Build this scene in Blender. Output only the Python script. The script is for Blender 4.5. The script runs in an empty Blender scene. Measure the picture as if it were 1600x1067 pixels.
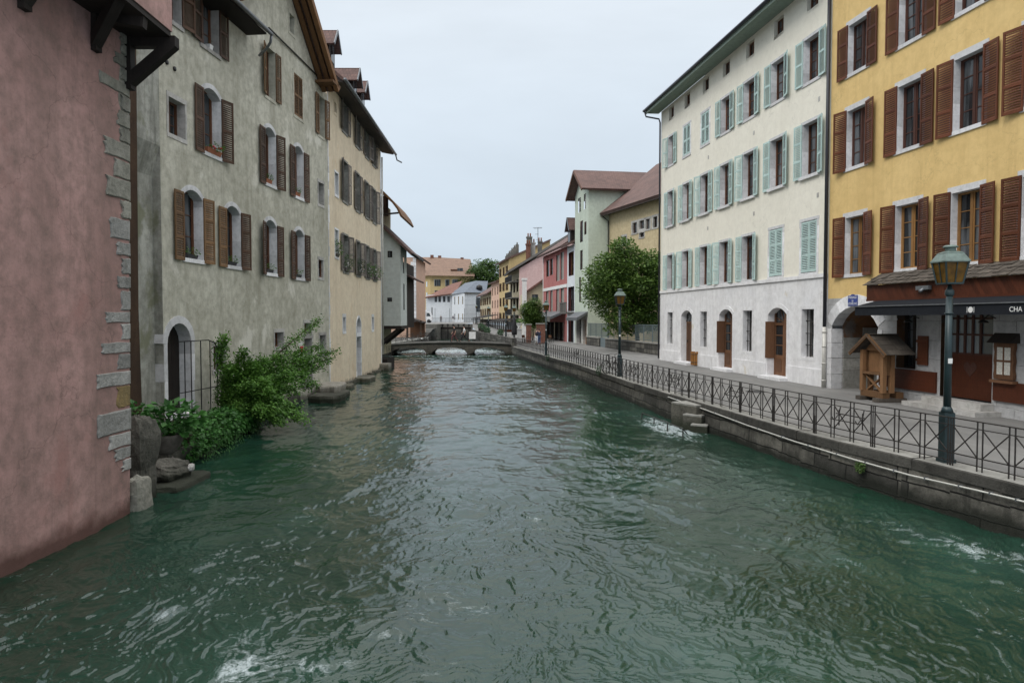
import bpy, math, random
import numpy as np
from mathutils import Vector, Matrix
R = random.Random(7)
sc = bpy.context.scene
COL = sc.collection
PI = math.pi
# ------------------------------------------------------------------ camera numbers
FPX = 1067.0; TH = math.atan(36/1067); CZ = 3.75
def ray(px, py):
    a = (px-800)/FPX; b = (533.5-py)/FPX
    return Vector((a, math.cos(TH)+b*math.sin(TH), -math.sin(TH)+b*math.cos(TH)))
def gp(px, py, z=0.9):
    d = ray(px, py); return Vector((0, 0, CZ))+d*((z-CZ)/d.z)
def at(px, py, Y):
    d = ray(px, py); return Vector((0, 0, CZ))+d*(Y/d.y)

# ------------------------------------------------------------------ materials
MATS = {}
def nodes(name):
    m = bpy.data.materials.new(name); m.use_nodes = True
    nt = m.node_tree; b = nt.nodes['Principled BSDF']
    MATS[name] = m
    return m, nt, b
def N(nt, t, **k):
    n = nt.nodes.new(t)
    for a, v in k.items():
        if a in n.inputs.keys(): n.inputs[a].default_value = v
        else: setattr(n, a, v)
    return n
def L(nt, a, b): nt.links.new(a, b)
def c4(c): return (c[0], c[1], c[2], 1)
def mapping(nt, coord, scale, loc=(0, 0, 0)):
    mp = N(nt, 'ShaderNodeMapping'); mp.inputs['Scale'].default_value = scale; mp.inputs['Location'].default_value = loc
    L(nt, coord, mp.inputs['Vector']); return mp.outputs['Vector']
def noise(nt, vec, scale, detail=4, rough=.55, dist=0):
    n = N(nt, 'ShaderNodeTexNoise'); n.inputs['Scale'].default_value = scale
    n.inputs['Detail'].default_value = detail; n.inputs['Roughness'].default_value = rough; n.inputs['Distortion'].default_value = dist
    L(nt, vec, n.inputs['Vector']); return n.outputs['Fac']
def ramp(nt, fac, a, b, lo=0., hi=1.):
    r = N(nt, 'ShaderNodeMapRange'); L(nt, fac, r.inputs['Value'])
    r.inputs['From Min'].default_value = a; r.inputs['From Max'].default_value = b
    r.inputs['To Min'].default_value = lo; r.inputs['To Max'].default_value = hi
    return r.outputs['Result']
def mix(nt, fac, a, b):
    x = N(nt, 'ShaderNodeMix', data_type='RGBA')
    if isinstance(fac, float): x.inputs[0].default_value = fac
    else: L(nt, fac, x.inputs[0])
    for k, v in ((6, a), (7, b)):
        if isinstance(v, tuple): x.inputs[k].default_value = c4(v)
        else: L(nt, v, x.inputs[k])
    return x.outputs[2]
def mth(nt, op, a, b=None):
    m = N(nt, 'ShaderNodeMath', operation=op)
    for k, v in ((0, a), (1, b)):
        if v is None: continue
        if isinstance(v, (int, float)): m.inputs[k].default_value = v
        else: L(nt, v, m.inputs[k])
    return m.outputs[0]
def bump(nt, h, b, strength=.3, dist=.02):
    n = N(nt, 'ShaderNodeBump'); n.inputs['Strength'].default_value = strength; n.inputs['Distance'].default_value = dist
    L(nt, h, n.inputs['Height']); L(nt, n.outputs['Normal'], b.inputs['Normal'])
def pos(nt): return N(nt, 'ShaderNodeNewGeometry').outputs['Position']
def uvc(nt): return N(nt, 'ShaderNodeUVMap').outputs['UV']
def objrand(nt): return N(nt, 'ShaderNodeObjectInfo').outputs['Random']

def stucco(name, col, alt, stain, big=.35, stain_amt=.6, patch=None, patch_amt=(.6, .66), bs=.35, seed=0., streak=(1.6, .16), spots=.25, crack=.22, tide=None):
    m, nt, b = nodes(name); p = pos(nt)
    p0 = mapping(nt, p, (1, 1, 1), (seed, seed*1.7, seed*.6))
    c = mix(nt, ramp(nt, noise(nt, p0, big, 6, .6), .36, .64), col, alt)
    fine = noise(nt, p0, 3.2, 8, .7)
    c = mix(nt, ramp(nt, fine, .40, .72, 0, .35+spots), c, stain)
    st = noise(nt, mapping(nt, p0, (streak[0], streak[0], streak[1])), 1., 6, .62, .4)
    c = mix(nt, ramp(nt, st, .5, .74, 0, stain_amt), c, stain)
    st2 = noise(nt, mapping(nt, p0, (5.5, 5.5, .22), (3, 1, 7)), 1., 7, .7, .5)
    c = mix(nt, ramp(nt, st2, .55, .68, 0, stain_amt*.6), c, stain)
    vo = N(nt, 'ShaderNodeTexVoronoi', feature='DISTANCE_TO_EDGE'); vo.inputs['Scale'].default_value = .42
    wv_ = N(nt, 'ShaderNodeVectorMath', operation='ADD'); nz_ = N(nt, 'ShaderNodeTexNoise'); nz_.inputs['Scale'].default_value = 1.7; nz_.inputs['Detail'].default_value = 6; L(nt, p0, nz_.inputs['Vector']); L(nt, p0, wv_.inputs[0]); L(nt, nz_.outputs['Color'], wv_.inputs[1]); L(nt, wv_.outputs[0], vo.inputs['Vector'])
    c = mix(nt, ramp(nt, vo.outputs['Distance'], .0, .006, crack, 0), c, tuple(x*.45 for x in stain))
    if patch:
        pn = noise(nt, mapping(nt, p0, (1, 1, .7), (9, 3, 4)), .8, 8, .62, .3)
        c = mix(nt, ramp(nt, pn, patch_amt[0], patch_amt[1], 0, .85), c, patch)
    sp = noise(nt, p0, 14, 4, .7)
    c = mix(nt, ramp(nt, sp, .58, .75, 0, spots), c, stain)
    if tide:
        z_ = N(nt, 'ShaderNodeSeparateXYZ'); L(nt, p, z_.inputs[0]); zz = mth(nt, 'ADD', z_.outputs[2], mth(nt, 'MULTIPLY', noise(nt, p, 2.4, 6), -.55))
        c = mix(nt, ramp(nt, zz, -.14, .12, .85, 0), c, tide)
    L(nt, c, b.inputs['Base Color']); b.inputs['Roughness'].default_value = .92
    b.inputs['Specular IOR Level'].default_value = .25
    h = mth(nt, 'ADD', mth(nt, 'MULTIPLY', fine, .7), mth(nt, 'MULTIPLY', noise(nt, p0, 22, 5, .6), .35))
    bump(nt, h, b, bs, .03)
    return m

def isl(nt, c, v):            # each loose piece a slightly different tone
    hs = N(nt, 'ShaderNodeHueSaturation'); L(nt, c, hs.inputs['Color']); L(nt, ramp(nt, N(nt, 'ShaderNodeNewGeometry').outputs['Random Per Island'], 0, 1, 1-v, 1+v), hs.inputs['Value']); return hs.outputs[0]
def wood(name, col, alt, rough=.6, plank=None, vary=.3, gscale=1.):
    m, nt, b = nodes(name); v = uvc(nt)
    g = noise(nt, mapping(nt, v, (18*gscale, 1.2*gscale, 1)), 2.2, 6, .65, .6)
    c = mix(nt, ramp(nt, g, .35, .68), col, alt)
    w = noise(nt, pos(nt), 2.3, 5, .6)
    c = mix(nt, ramp(nt, w, .45, .75, 0, .5), c, tuple(x*.55 for x in col))
    o = objrand(nt)
    hs = N(nt, 'ShaderNodeHueSaturation'); L(nt, c, hs.inputs['Color']); L(nt, ramp(nt, o, 0, 1, 1-vary, 1+vary), hs.inputs['Value'])
    L(nt, isl(nt, hs.outputs[0], min(.25, vary)), b.inputs['Base Color']); b.inputs['Roughness'].default_value = rough; b.inputs['Specular IOR Level'].default_value = .2
    bump(nt, g, b, .3, .006)
    return m

def stone(name, col, alt, dark, bs=.5, scale=1., wet=None, lum=.45):
    m, nt, b = nodes(name); p = pos(nt)
    c = mix(nt, ramp(nt, noise(nt, p, .9*scale, 6, .65), .35, .66), col, alt)
    f = noise(nt, p, 6*scale, 8, .7)
    c = mix(nt, ramp(nt, f, .45, .75, 0, .75), c, dark)
    s = noise(nt, mapping(nt, p, (2.2, 2.2, .35)), 1, 6, .6, .4)
    c = mix(nt, ramp(nt, s, .52, .72, 0, lum), c, dark)
    if wet:
        z = N(nt, 'ShaderNodeSeparateXYZ'); L(nt, p, z.inputs[0])
        zz = mth(nt, 'ADD', z.outputs[2], mth(nt, 'MULTIPLY', noise(nt, p, 2., 5), .5))
        c = mix(nt, ramp(nt, zz, .42, .72, .85, 0), c, wet)
    c = isl(nt, c, .22)
    L(nt, c, b.inputs['Base Color']); b.inputs['Roughness'].default_value = .88; b.inputs['Specular IOR Level'].default_value = .3
    bump(nt, mth(nt, 'ADD', f, mth(nt, 'MULTIPLY', noise(nt, p, 26, 4, .6), .4)), b, bs, .04)
    return m

def plain(name, col, rough=.5, metal=0., vary=.12, spec=.5, scale=5.):
    m, nt, b = nodes(name); p = pos(nt)
    c = mix(nt, ramp(nt, noise(nt, p, scale, 6, .65), .35, .7), tuple(x*(1-vary) for x in col), tuple(min(1, x*(1+vary)) for x in col))
    L(nt, c, b.inputs['Base Color']); b.inputs['Roughness'].default_value = rough; b.inputs['Metallic'].default_value = metal
    b.inputs['Specular IOR Level'].default_value = spec
    return m

def tiles(name, col, alt, dark, w=.2, h=.28, bs=.7):
    m, nt, b = nodes(name); v = uvc(nt)
    br = N(nt, 'ShaderNodeTexBrick'); L(nt, v, br.inputs['Vector'])
    br.inputs['Color1'].default_value = c4(col); br.inputs['Color2'].default_value = c4(alt); br.inputs['Mortar'].default_value = c4(dark)
    br.inputs['Scale'].default_value = 1; br.inputs['Brick Width'].default_value = w; br.inputs['Row Height'].default_value = h
    br.inputs['Mortar Size'].default_value = .02; br.inputs['Mortar Smooth'].default_value = .6; br.inputs['Bias'].default_value = -.1
    n = noise(nt, pos(nt), .8, 8, .65)
    c = mix(nt, ramp(nt, n, .42, .7, 0, .75), br.outputs['Color'], dark)
    n2 = noise(nt, pos(nt), 5., 5, .65)
    c = mix(nt, ramp(nt, n2, .5, .75, 0, .5), c, alt)
    L(nt, c, b.inputs['Base Color']); b.inputs['Roughness'].default_value = .85
    bump(nt, br.outputs['Fac'], b, -bs, .03)
    return m

def masonry(name, c1, c2, mortar, w, h, dark, wet=None, ms=.012, sq=.5):
    m, nt, b = nodes(name); v = uvc(nt); p = pos(nt)
    vv = N(nt, 'ShaderNodeVectorMath', operation='ADD')
    nz = N(nt, 'ShaderNodeTexNoise'); nz.inputs['Scale'].default_value = 1.6; L(nt, v, nz.inputs['Vector'])
    sc_ = N(nt, 'ShaderNodeVectorMath', operation='SCALE'); L(nt, nz.outputs['Color'], sc_.inputs[0]); sc_.inputs['Scale'].default_value = .12
    L(nt, v, vv.inputs[0]); L(nt, sc_.outputs[0], vv.inputs[1])
    br = N(nt, 'ShaderNodeTexBrick'); L(nt, vv.outputs[0], br.inputs['Vector'])
    br.inputs['Color1'].default_value = c4(c1); br.inputs['Color2'].default_value = c4(c2); br.inputs['Mortar'].default_value = c4(mortar)
    br.inputs['Scale'].default_value = 1; br.inputs['Brick Width'].default_value = w; br.inputs['Row Height'].default_value = h
    br.inputs['Mortar Size'].default_value = ms; br.inputs['Mortar Smooth'].default_value = .5
    br.squash = 1.6; br.squash_frequency = 3; br.offset = .37
    f = noise(nt, p, 5, 8, .7)
    c = mix(nt, ramp(nt, f, .42, .74, 0, .8), br.outputs['Color'], dark)
    s = noise(nt, mapping(nt, p, (1.8, 1.8, .25)), 1, 7, .65, .4)
    c = mix(nt, ramp(nt, s, .46, .72, 0, .85), c, dark)
    if wet:
        z = N(nt, 'ShaderNodeSeparateXYZ'); L(nt, p, z.inputs[0])
        zz = mth(nt, 'ADD', z.outputs[2], mth(nt, 'MULTIPLY', noise(nt, p, 1.6, 6), .5))
        c = mix(nt, ramp(nt, zz, .38, .62, .92, 0), c, wet)
    L(nt, c, b.inputs['Base Color']); b.inputs['Roughness'].default_value = .85; b.inputs['Specular IOR Level'].default_value = .3
    h_ = mth(nt, 'SUBTRACT', mth(nt, 'MULTIPLY', f, .8), mth(nt, 'MULTIPLY', br.outputs['Fac'], .9))
    bump(nt, h_, b, .9, .06)
    return m

def leafmat(name, dark, light, tip):
    m, nt, b = nodes(name); p = pos(nt)
    n = noise(nt, p, 1.3, 4, .6)
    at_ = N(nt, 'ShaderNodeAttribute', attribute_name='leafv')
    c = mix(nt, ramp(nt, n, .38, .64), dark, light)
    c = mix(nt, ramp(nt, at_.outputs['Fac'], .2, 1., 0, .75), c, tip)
    L(nt, c, b.inputs['Base Color']); b.inputs['Roughness'].default_value = .5
    b.inputs['Specular IOR Level'].default_value = .35
    tr = N(nt, 'ShaderNodeBsdfTranslucent'); L(nt, c, tr.inputs['Color'])
    mx = N(nt, 'ShaderNodeMixShader'); mx.inputs[0].default_value = .28
    L(nt, b.outputs[0], mx.inputs[1]); L(nt, tr.outputs[0], mx.inputs[2])
    L(nt, mx.outputs[0], nt.nodes['Material Output'].inputs['Surface'])
    return m

def glassmat(name, dark, curtain, amt, rough=.06):
    m, nt, b = nodes(name)
    v = uvc(nt); o = objrand(nt)
    w = N(nt, 'ShaderNodeTexWave'); w.inputs['Scale'].default_value = 6; w.inputs['Distortion'].default_value = 2.5
    L(nt, v, w.inputs['Vector'])
    ofs = N(nt, 'ShaderNodeCombineXYZ'); L(nt, mth(nt, 'MULTIPLY', o, 37.), ofs.inputs[0])
    va = N(nt, 'ShaderNodeVectorMath', operation='ADD'); L(nt, v, va.inputs[0]); L(nt, ofs.outputs[0], va.inputs[1])
    k = ramp(nt, noise(nt, mapping(nt, va.outputs[0], (1, .12, 1)), 1.7, 2), .47, .55, 0, amt)
    cc = mix(nt, ramp(nt, w.outputs['Fac'], 0, 1, 0, .6), curtain, tuple(x*.5 for x in curtain))
    c = mix(nt, k, dark, cc)
    L(nt, c, b.inputs['Base Color']); b.inputs['Roughness'].default_value = rough; b.inputs['IOR'].default_value = 1.5
    bump(nt, noise(nt, va.outputs[0], 2.2, 2), b, .06, .02)
    return m

stucco('pink_render', (.50, .31, .28), (.425, .25, .225), (.20, .14, .118), .5, .6, (.38, .205, .18), (.60, .72), .5, 1.3, (.9, .06), .5, .35, (.09, .045, .035))
stucco('grey_render', (.62, .605, .515), (.49, .475, .395), (.25, .24, .185), .4, .6, (.70, .68, .60), (.58, .66), .6, 4.1, (1.4, .14), .35, .22, (.09, .085, .065))
stucco('grey_old_render', (.50, .50, .45), (.30, .30, .26), (.10, .10, .085), .6, .8, (.20, .205, .135), (.52, .6), .6, 8.1, (1.8, .3), .3)
stucco('cream_render', (.80, .69, .525), (.75, .635, .475), (.50, .41, .29), .4, .5, (.58, .40, .22), (.62, .74), .3, 2.2, (1.2, .12), .15, .22, (.14, .115, .08))
stucco('white_render', (.83, .80, .70), (.79, .76, .66), (.63, .60, .52), .4, .22, None, (.6, .7), .2, 3.3, (1.2, .12), .08)
stucco('limestone_render', (.81, .805, .81), (.73, .73, .745), (.52, .51, .50), .8, .4, (.62, .56, .45), (.66, .72), .35, 5.5, (1.5, .2), .2)
stucco('yellow_render', (.75, .545, .245), (.70, .50, .215), (.51, .35, .14), .5, .45, (.63, .49, .29), (.66, .74), .4, 6.6, (1.3, .13), .14)
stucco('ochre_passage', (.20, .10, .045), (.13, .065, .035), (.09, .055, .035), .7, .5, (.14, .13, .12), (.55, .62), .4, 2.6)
stucco('bluegrey_render', (.63, .665, .635), (.58, .61, .585), (.42, .44, .42), .4, .35, None, (.6, .7), .2, 7.7)
stucco('peach_render', (.68, .46, .35), (.62, .42, .32), (.42, .28, .21), .4, .35, None, (.6, .7), .2, 1.9)
stucco('green_render', (.54, .60, .51), (.49, .55, .465), (.36, .40, .33), .35, .4, None, (.6, .7), .2, 3.9)
stucco('ochre_render', (.60, .50, .32), (.54, .445, .28), (.35, .28, .17), .4, .4, None, (.6, .7), .2, 3.1)
stucco('red_render', (.44, .185, .17), (.39, .16, .15), (.27, .07, .07), .4, .35, None, (.6, .7), .2, 3.2)
stucco('rose_render', (.64, .46, .44), (.59, .425, .405), (.42, .25, .235), .4, .3, None, (.6, .7), .2, 3.4)
stucco('beige_render', (.56, .50, .36), (.50, .44, .31), (.32, .28, .19), .4, .35, None, (.6, .7), .2, 3.5)
stucco('farwhite_render', (.70, .73, .76), (.64, .67, .70), (.46, .48, .5), .3, .3, None, (.6, .7), .15, 3.6)
stucco('faryellow_render', (.57, .44, .225), (.52, .395, .20), (.36, .27, .14), .2, .35, None, (.6, .7), .15, 3.7)
stucco('brown_render', (.085, .052, .033), (.06, .038, .026), (.03, .02, .014), .6, .5, None, (.6, .7), .5, 9.1)
stone('pale_stone', (.50, .49, .47), (.40, .385, .36), (.22, .21, .19), .4)
stone('white_stone', (.76, .76, .77), (.66, .66, .67), (.44, .44, .44), .3, 1., None, .25)
stone('quoin_stone', (.33, .315, .27), (.23, .225, .185), (.10, .098, .078), .8, 1.4)
stone('quoin_pale', (.42, .41, .385), (.30, .295, .275), (.14, .135, .12), .9, 1.4)
stone('quoin_ochre', (.36, .25, .10), (.27, .20, .10), (.12, .10, .06), .8, 1.4)
stone('rough_rock', (.17, .16, .135), (.085, .082, .068), (.03, .029, .023), 1.3, 1.6, (.02, .025, .014))
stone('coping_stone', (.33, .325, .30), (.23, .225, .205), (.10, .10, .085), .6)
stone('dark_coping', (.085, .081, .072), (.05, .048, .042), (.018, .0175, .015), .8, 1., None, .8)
stone('step_stone', (.36, .34, .30), (.28, .26, .22), (.13, .12, .09), .6, 1., (.05, .05, .03))
masonry('quay_masonry', (.19, .18, .155), (.058, .056, .05), (.010, .0095, .0085), 1.15, .34, (.020, .0195, .017), (.010, .012, .008), .02)
masonry('bridge_masonry', (.13, .115, .095), (.085, .076, .064), (.05, .045, .038), .6, .22, (.06, .055, .046), (.03, .03, .022))
masonry('pier_blocks', (.52, .52, .52), (.42, .42, .42), (.22, .22, .22), .95, .62, (.28, .28, .28), None, .006)
masonry('red_brick', (.30, .11, .07), (.24, .085, .055), (.22, .18, .15), .22, .075, (.12, .05, .035))
tiles('brown_tiles', (.17, .10, .085), (.125, .074, .064), (.065, .042, .038))
tiles('red_tiles', (.22, .10, .072), (.165, .078, .058), (.09, .045, .035))
tiles('tan_tiles', (.245, .155, .11), (.19, .12, .085), (.12, .078, .058), .3, .34)
tiles('slate_roof', (.15, .175, .21), (.13, .15, .185), (.09, .105, .125), .35, .3)
wood('walnut_shutter', (.072, .040, .026), (.115, .066, .042), .6)
wood('tan_shutter', (.20, .118, .058), (.15, .085, .042), .6)
wood('russet_shutter', (.088, .030, .015), (.125, .043, .02), .5, None, .22)
wood('grey_shutter', (.20, .178, .162), (.155, .138, .126), .7)
wood('aqua_shutter', (.50, .645, .615), (.45, .585, .56), .5, None, .05, .4)
wood('brown_frame', (.135, .058, .032), (.09, .04, .022), .5)
wood('honey_frame', (.30, .16, .06), (.23, .12, .045), .5)
wood('maroon_frame', (.085, .038, .028), (.06, .028, .022), .5)
wood('door_wood', (.145, .073, .040), (.10, .05, .028), .55)
wood('dark_timber', (.022, .018, .016), (.035, .028, .024), .7)
wood('eave_timber', (.20, .105, .05), (.14, .072, .034), .7)
wood('shop_board', (.088, .026, .012), (.055, .017, .009), .5)
wood('rustic_pine', (.215, .118, .058), (.14, .075, .037), .75)
wood('bin_slat', (.36, .17, .05), (.27, .125, .04), .6)
wood('shingle_wood', (.105, .09, .075), (.055, .047, .04), .85, None, .3)
wood('grey_board', (.15, .14, .13), (.10, .095, .088), .8)
plain('dark_iron', (.022, .021, .021), .5, .3)
plain('rail_iron', (.028, .024, .022), .55, .2)
plain('lamp_paint', (.018, .036, .040), .4, .1, .2)
plain('verdigris', (.14, .185, .165), .55, .2, .25, .5, 9.)
plain('amber_glass', (.11, .055, .006), .35, 0, .4, .3, 7.)
plain('black_fabric', (.012, .014, .018), .85, 0, .2, .2)
plain('navy_pipe', (.03, .032, .042), .45, .2)
plain('zinc', (.17, .18, .19), .45, .5, .2)
plain('white_paint', (.72, .72, .70), .5)
plain('soffit_green', (.26, .33, .28), .7)
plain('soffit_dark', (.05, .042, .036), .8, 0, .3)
plain('sign_blue', (.035, .06, .24), .35)
plain('paper', (.62, .60, .54), .7, 0, .3, .4, 30.)
plain('terracotta', (.33, .12, .06), .8)
plain('dark_pot', (.03, .032, .036), .6)
plain('grey_pot', (.13, .115, .10), .85, 0, .35)
plain('flower_red', (.45, .02, .03), .6)
plain('flower_white', (.75, .70, .70), .6)
plain('bark', (.07, .052, .038), .9, 0, .4, .3, 12.)
plain('skin', (.50, .30, .22), .6)
plain('hair_dark', (.02, .015, .012), .6)
plain('cloth_black', (.015, .015, .018), .85)
plain('cloth_white', (.62, .62, .62), .85)
plain('cloth_red', (.11, .035, .035), .85)
plain('cloth_jean', (.06, .10, .19), .85)
plain('cloth_navy', (.025, .03, .06), .85)
plain('rubber', (.02, .02, .02), .7)
plain('truck_white', (.75, .76, .78), .35)
plain('grey_concrete', (.15, .145, .13), .9, 0, .3, .3, 2.)
plain('steel', (.5, .5, .5), .35, .8)
plain('pipe_pale', (.55, .54, .50), .5, .2)
plain('dull_teal_metal', (.16, .20, .21), .5, .3)
glassmat('window_glass', (.012, .014, .016), (.22, .24, .26), .55)
glassmat('curtain_glass', (.10, .118, .125), (.27, .32, .35), .9, .12)
glassmat('pale_glass', (.26, .24, .21), (.34, .32, .28), .8, .4)
glassmat('plain_glass', (.02, .024, .028), (.12, .14, .15), .5)
leafmat('tree_leaf', (.038, .082, .018), (.105, .185, .035), (.19, .285, .055))
leafmat('bush_leaf', (.045, .120, .020), (.105, .24, .038), (.18, .36, .062))
leafmat('ivy_leaf', (.022, .080, .016), (.05, .165, .032), (.10, .27, .055))
leafmat('far_leaf', (.05, .10, .03), (.095, .165, .045), (.14, .21, .06))
leafmat('dark_leaf', (.018, .05, .022), (.035, .085, .03), (.06, .12, .04))

def asphalt():
    m, nt, b = nodes('asphalt'); p = pos(nt)
    c = mix(nt, ramp(nt, noise(nt, p, .5, 6, .6), .36, .66), (.135, .133, .128), (.205, .20, .19))
    c = mix(nt, ramp(nt, noise(nt, mapping(nt, p, (2.2, .25, 1)), 1, 6, .62, .3), .5, .72, 0, .6), c, (.095, .093, .09))
    f = noise(nt, p, 60, 3, .7)
    c = mix(nt, ramp(nt, f, .45, .75, 0, .5), c, (.27, .265, .25))
    L(nt, c, b.inputs['Base Color']); b.inputs['Roughness'].default_value = .78
    bump(nt, f, b, .25, .01)
asphalt()

# ------------------------------------------------------------------ mesh helpers
class MB:
    def __init__(s): s.v = []; s.f = []; s.m = []; s.k = 0; s.sm = []; s.smooth = False; s.lv = []
    def face(s, pts):
        i = len(s.v); s.v += [tuple(p) for p in pts]; s.f.append(tuple(range(i, i+len(pts)))); s.m.append(s.k); s.sm.append(s.smooth)
    def idx(s, vs, fs):
        i = len(s.v); s.v += [tuple(p) for p in vs]
        for f in fs: s.f.append(tuple(i+j for j in f)); s.m.append(s.k); s.sm.append(s.smooth)
    def box(s, a, b, M=None):
        x0, y0, z0 = a; x1, y1, z1 = b
        vs = [Vector((x, y, z)) for z in (z0, z1) for x, y in ((x0, y0), (x1, y0), (x1, y1), (x0, y1))]
        if M is not None: vs = [M @ v for v in vs]
        s.idx(vs, [(3, 2, 1, 0), (4, 5, 6, 7), (0, 1, 5, 4), (1, 2, 6, 5), (2, 3, 7, 6), (3, 0, 4, 7)])
    def prism(s, pts, ext):          # polygon extruded along vector ext
        pts = [Vector(p) for p in pts]; e = Vector(ext); n = len(pts)
        s.idx(pts+[p+e for p in pts], [tuple(range(n-1, -1, -1)), tuple(range(n, 2*n))]+[(i, (i+1) % n, n+(i+1) % n, n+i) for i in range(n)])
    def bar(s, p, q, w, h=None, up=(0, 0, 1)):   # square bar
        p = Vector(p); q = Vector(q); h = h or w; d = (q-p).normalized(); up = Vector(up)
        x = d.cross(up)
        if x.length < 1e-4: x = d.cross(Vector((1, 0, 0)))
        x.normalize(); y = x.cross(d).normalized(); x = x*w/2; y = y*h/2
        s.idx([p-x-y, p+x-y, p+x+y, p-x+y, q-x-y, q+x-y, q+x+y, q-x+y], [(3, 2, 1, 0), (4, 5, 6, 7), (0, 1, 5, 4), (1, 2, 6, 5), (2, 3, 7, 6), (3, 0, 4, 7)])
    def tube(s, pts, r, n=8, cap=True):
        pts = [Vector(p) for p in pts]; rs = r if isinstance(r, (list, tuple)) else [r]*len(pts)
        vs = []; fs = []; prev = None
        for i, p in enumerate(pts):
            d = (pts[min(i+1, len(pts)-1)]-pts[max(i-1, 0)]).normalized()
            x = prev - d*prev.dot(d) if prev is not None else d.cross(Vector((0, 0, 1)))
            if x.length < 1e-3: x = d.cross(Vector((1, 0, 0)))
            x.normalize(); prev = x; y = d.cross(x)
            for k in range(n):
                a = 2*PI*k/n; vs.append(p+(x*math.cos(a)+y*math.sin(a))*rs[i])
        for i in range(len(pts)-1):
            for k in range(n): fs.append((i*n+k, i*n+(k+1) % n, (i+1)*n+(k+1) % n, (i+1)*n+k))
        if cap: fs += [tuple(range(n-1, -1, -1)), tuple(range((len(pts)-1)*n, len(pts)*n))]
        sm = s.smooth; s.smooth = n > 6; s.idx(vs, fs); s.smooth = sm
    def lathe(s, prof, c=(0, 0, 0), n=20, rot=0, smooth=True):
        c = Vector(c); vs = []; fs = []
        for r, z in prof:
            for k in range(n):
                a = 2*PI*k/n+rot; vs.append(c+Vector((r*math.cos(a), r*math.sin(a), z)))
        for i in range(len(prof)-1):
            for k in range(n): fs.append((i*n+k, i*n+(k+1) % n, (i+1)*n+(k+1) % n, (i+1)*n+k))
        fs += [tuple(range(n-1, -1, -1)), tuple(range((len(prof)-1)*n, len(prof)*n))]
        sm = s.smooth; s.smooth = smooth; s.idx(vs, fs); s.smooth = sm
    def blob(s, c, r, seg=10, rings=7, jit=.12, rnd=None):
        rnd = rnd or R; c = Vector(c); r = r if isinstance(r, (tuple, list)) else (r, r, r); vs = []; fs = []
        for i in range(1, rings):
            t = PI*i/rings
            for k in range(seg):
                a = 2*PI*k/seg; q = 1+rnd.uniform(-jit, jit)
                vs.append(c+Vector((r[0]*math.sin(t)*math.cos(a)*q, r[1]*math.sin(t)*math.sin(a)*q, r[2]*math.cos(t)*q)))
        for i in range(rings-2):
            for k in range(seg): fs.append((i*seg+k, (i+1)*seg+k, (i+1)*seg+(k+1) % seg, i*seg+(k+1) % seg))
        top = len(vs); vs += [c+Vector((0, 0, r[2])), c-Vector((0, 0, r[2]))]
        for k in range(seg):
            fs.append((top, k, (k+1) % seg)); fs.append((top+1, (rings-2)*seg+(k+1) % seg, (rings-2)*seg+k))
        s.idx(vs, fs)
    def leaf(s, p, d, n, ln, wd, val):
        d = Vector(d).normalized(); n = Vector(n); x = d.cross(n)
        if x.length < 1e-3: x = d.cross(Vector((.3, .5, .8)))
        x.normalize(); p = Vector(p); nn = x.cross(d)
        s.face([p, p+d*ln*.45+x*wd*.5+nn*ln*.06, p+d*ln, p+d*ln*.45-x*wd*.5+nn*ln*.06]); s.lv.append(val)
    def mesh(s, name, mats, M=None):
        me = bpy.data.meshes.new(name)
        vs = s.v if M is None else [tuple(M @ Vector(p)) for p in s.v]
        me.from_pydata(vs, [], s.f)
        for m in mats: me.materials.append(MATS[m])
        me.polygons.foreach_set('material_index', s.m); me.polygons.foreach_set('use_smooth', s.sm)
        uv = me.uv_layers.new(name='UVMap'); me.update()
        co = np.array(s.v, dtype=np.float64); buf = np.zeros((len(me.loops), 2)); Z = np.array((0, 0, 1.))
        nv = len(me.polygons); nr = np.zeros(nv*3); me.polygons.foreach_get('normal', nr); nr = nr.reshape(-1, 3)
        if M is not None:
            RM = np.array(M.to_3x3().inverted()); nr = nr @ RM.T
        ls = np.zeros(nv, dtype=np.int32); lt = np.zeros(nv, dtype=np.int32)
        me.polygons.foreach_get('loop_start', ls); me.polygons.foreach_get('loop_total', lt)
        t = np.cross(np.broadcast_to(Z, nr.shape), nr); ln = np.linalg.norm(t, axis=1)
        flat = ln < .05; t[flat] = (1, 0, 0); ln[flat] = 1; t /= ln[:, None]
        b2 = np.cross(nr, t); lv = np.zeros(len(me.loops), dtype=np.int32); me.loops.foreach_get('vertex_index', lv)
        pf = np.repeat(np.arange(nv), lt)
        P = co[lv]; buf[:, 0] = (P*t[pf]).sum(1); buf[:, 1] = (P*b2[pf]).sum(1)
        uv.data.foreach_set('uv', buf.astype(np.float32).ravel())
        if s.lv and len(s.lv) == nv:
            a = me.attributes.new('leafv', 'FLOAT', 'FACE'); a.data.foreach_set('value', s.lv)
        return me

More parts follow.
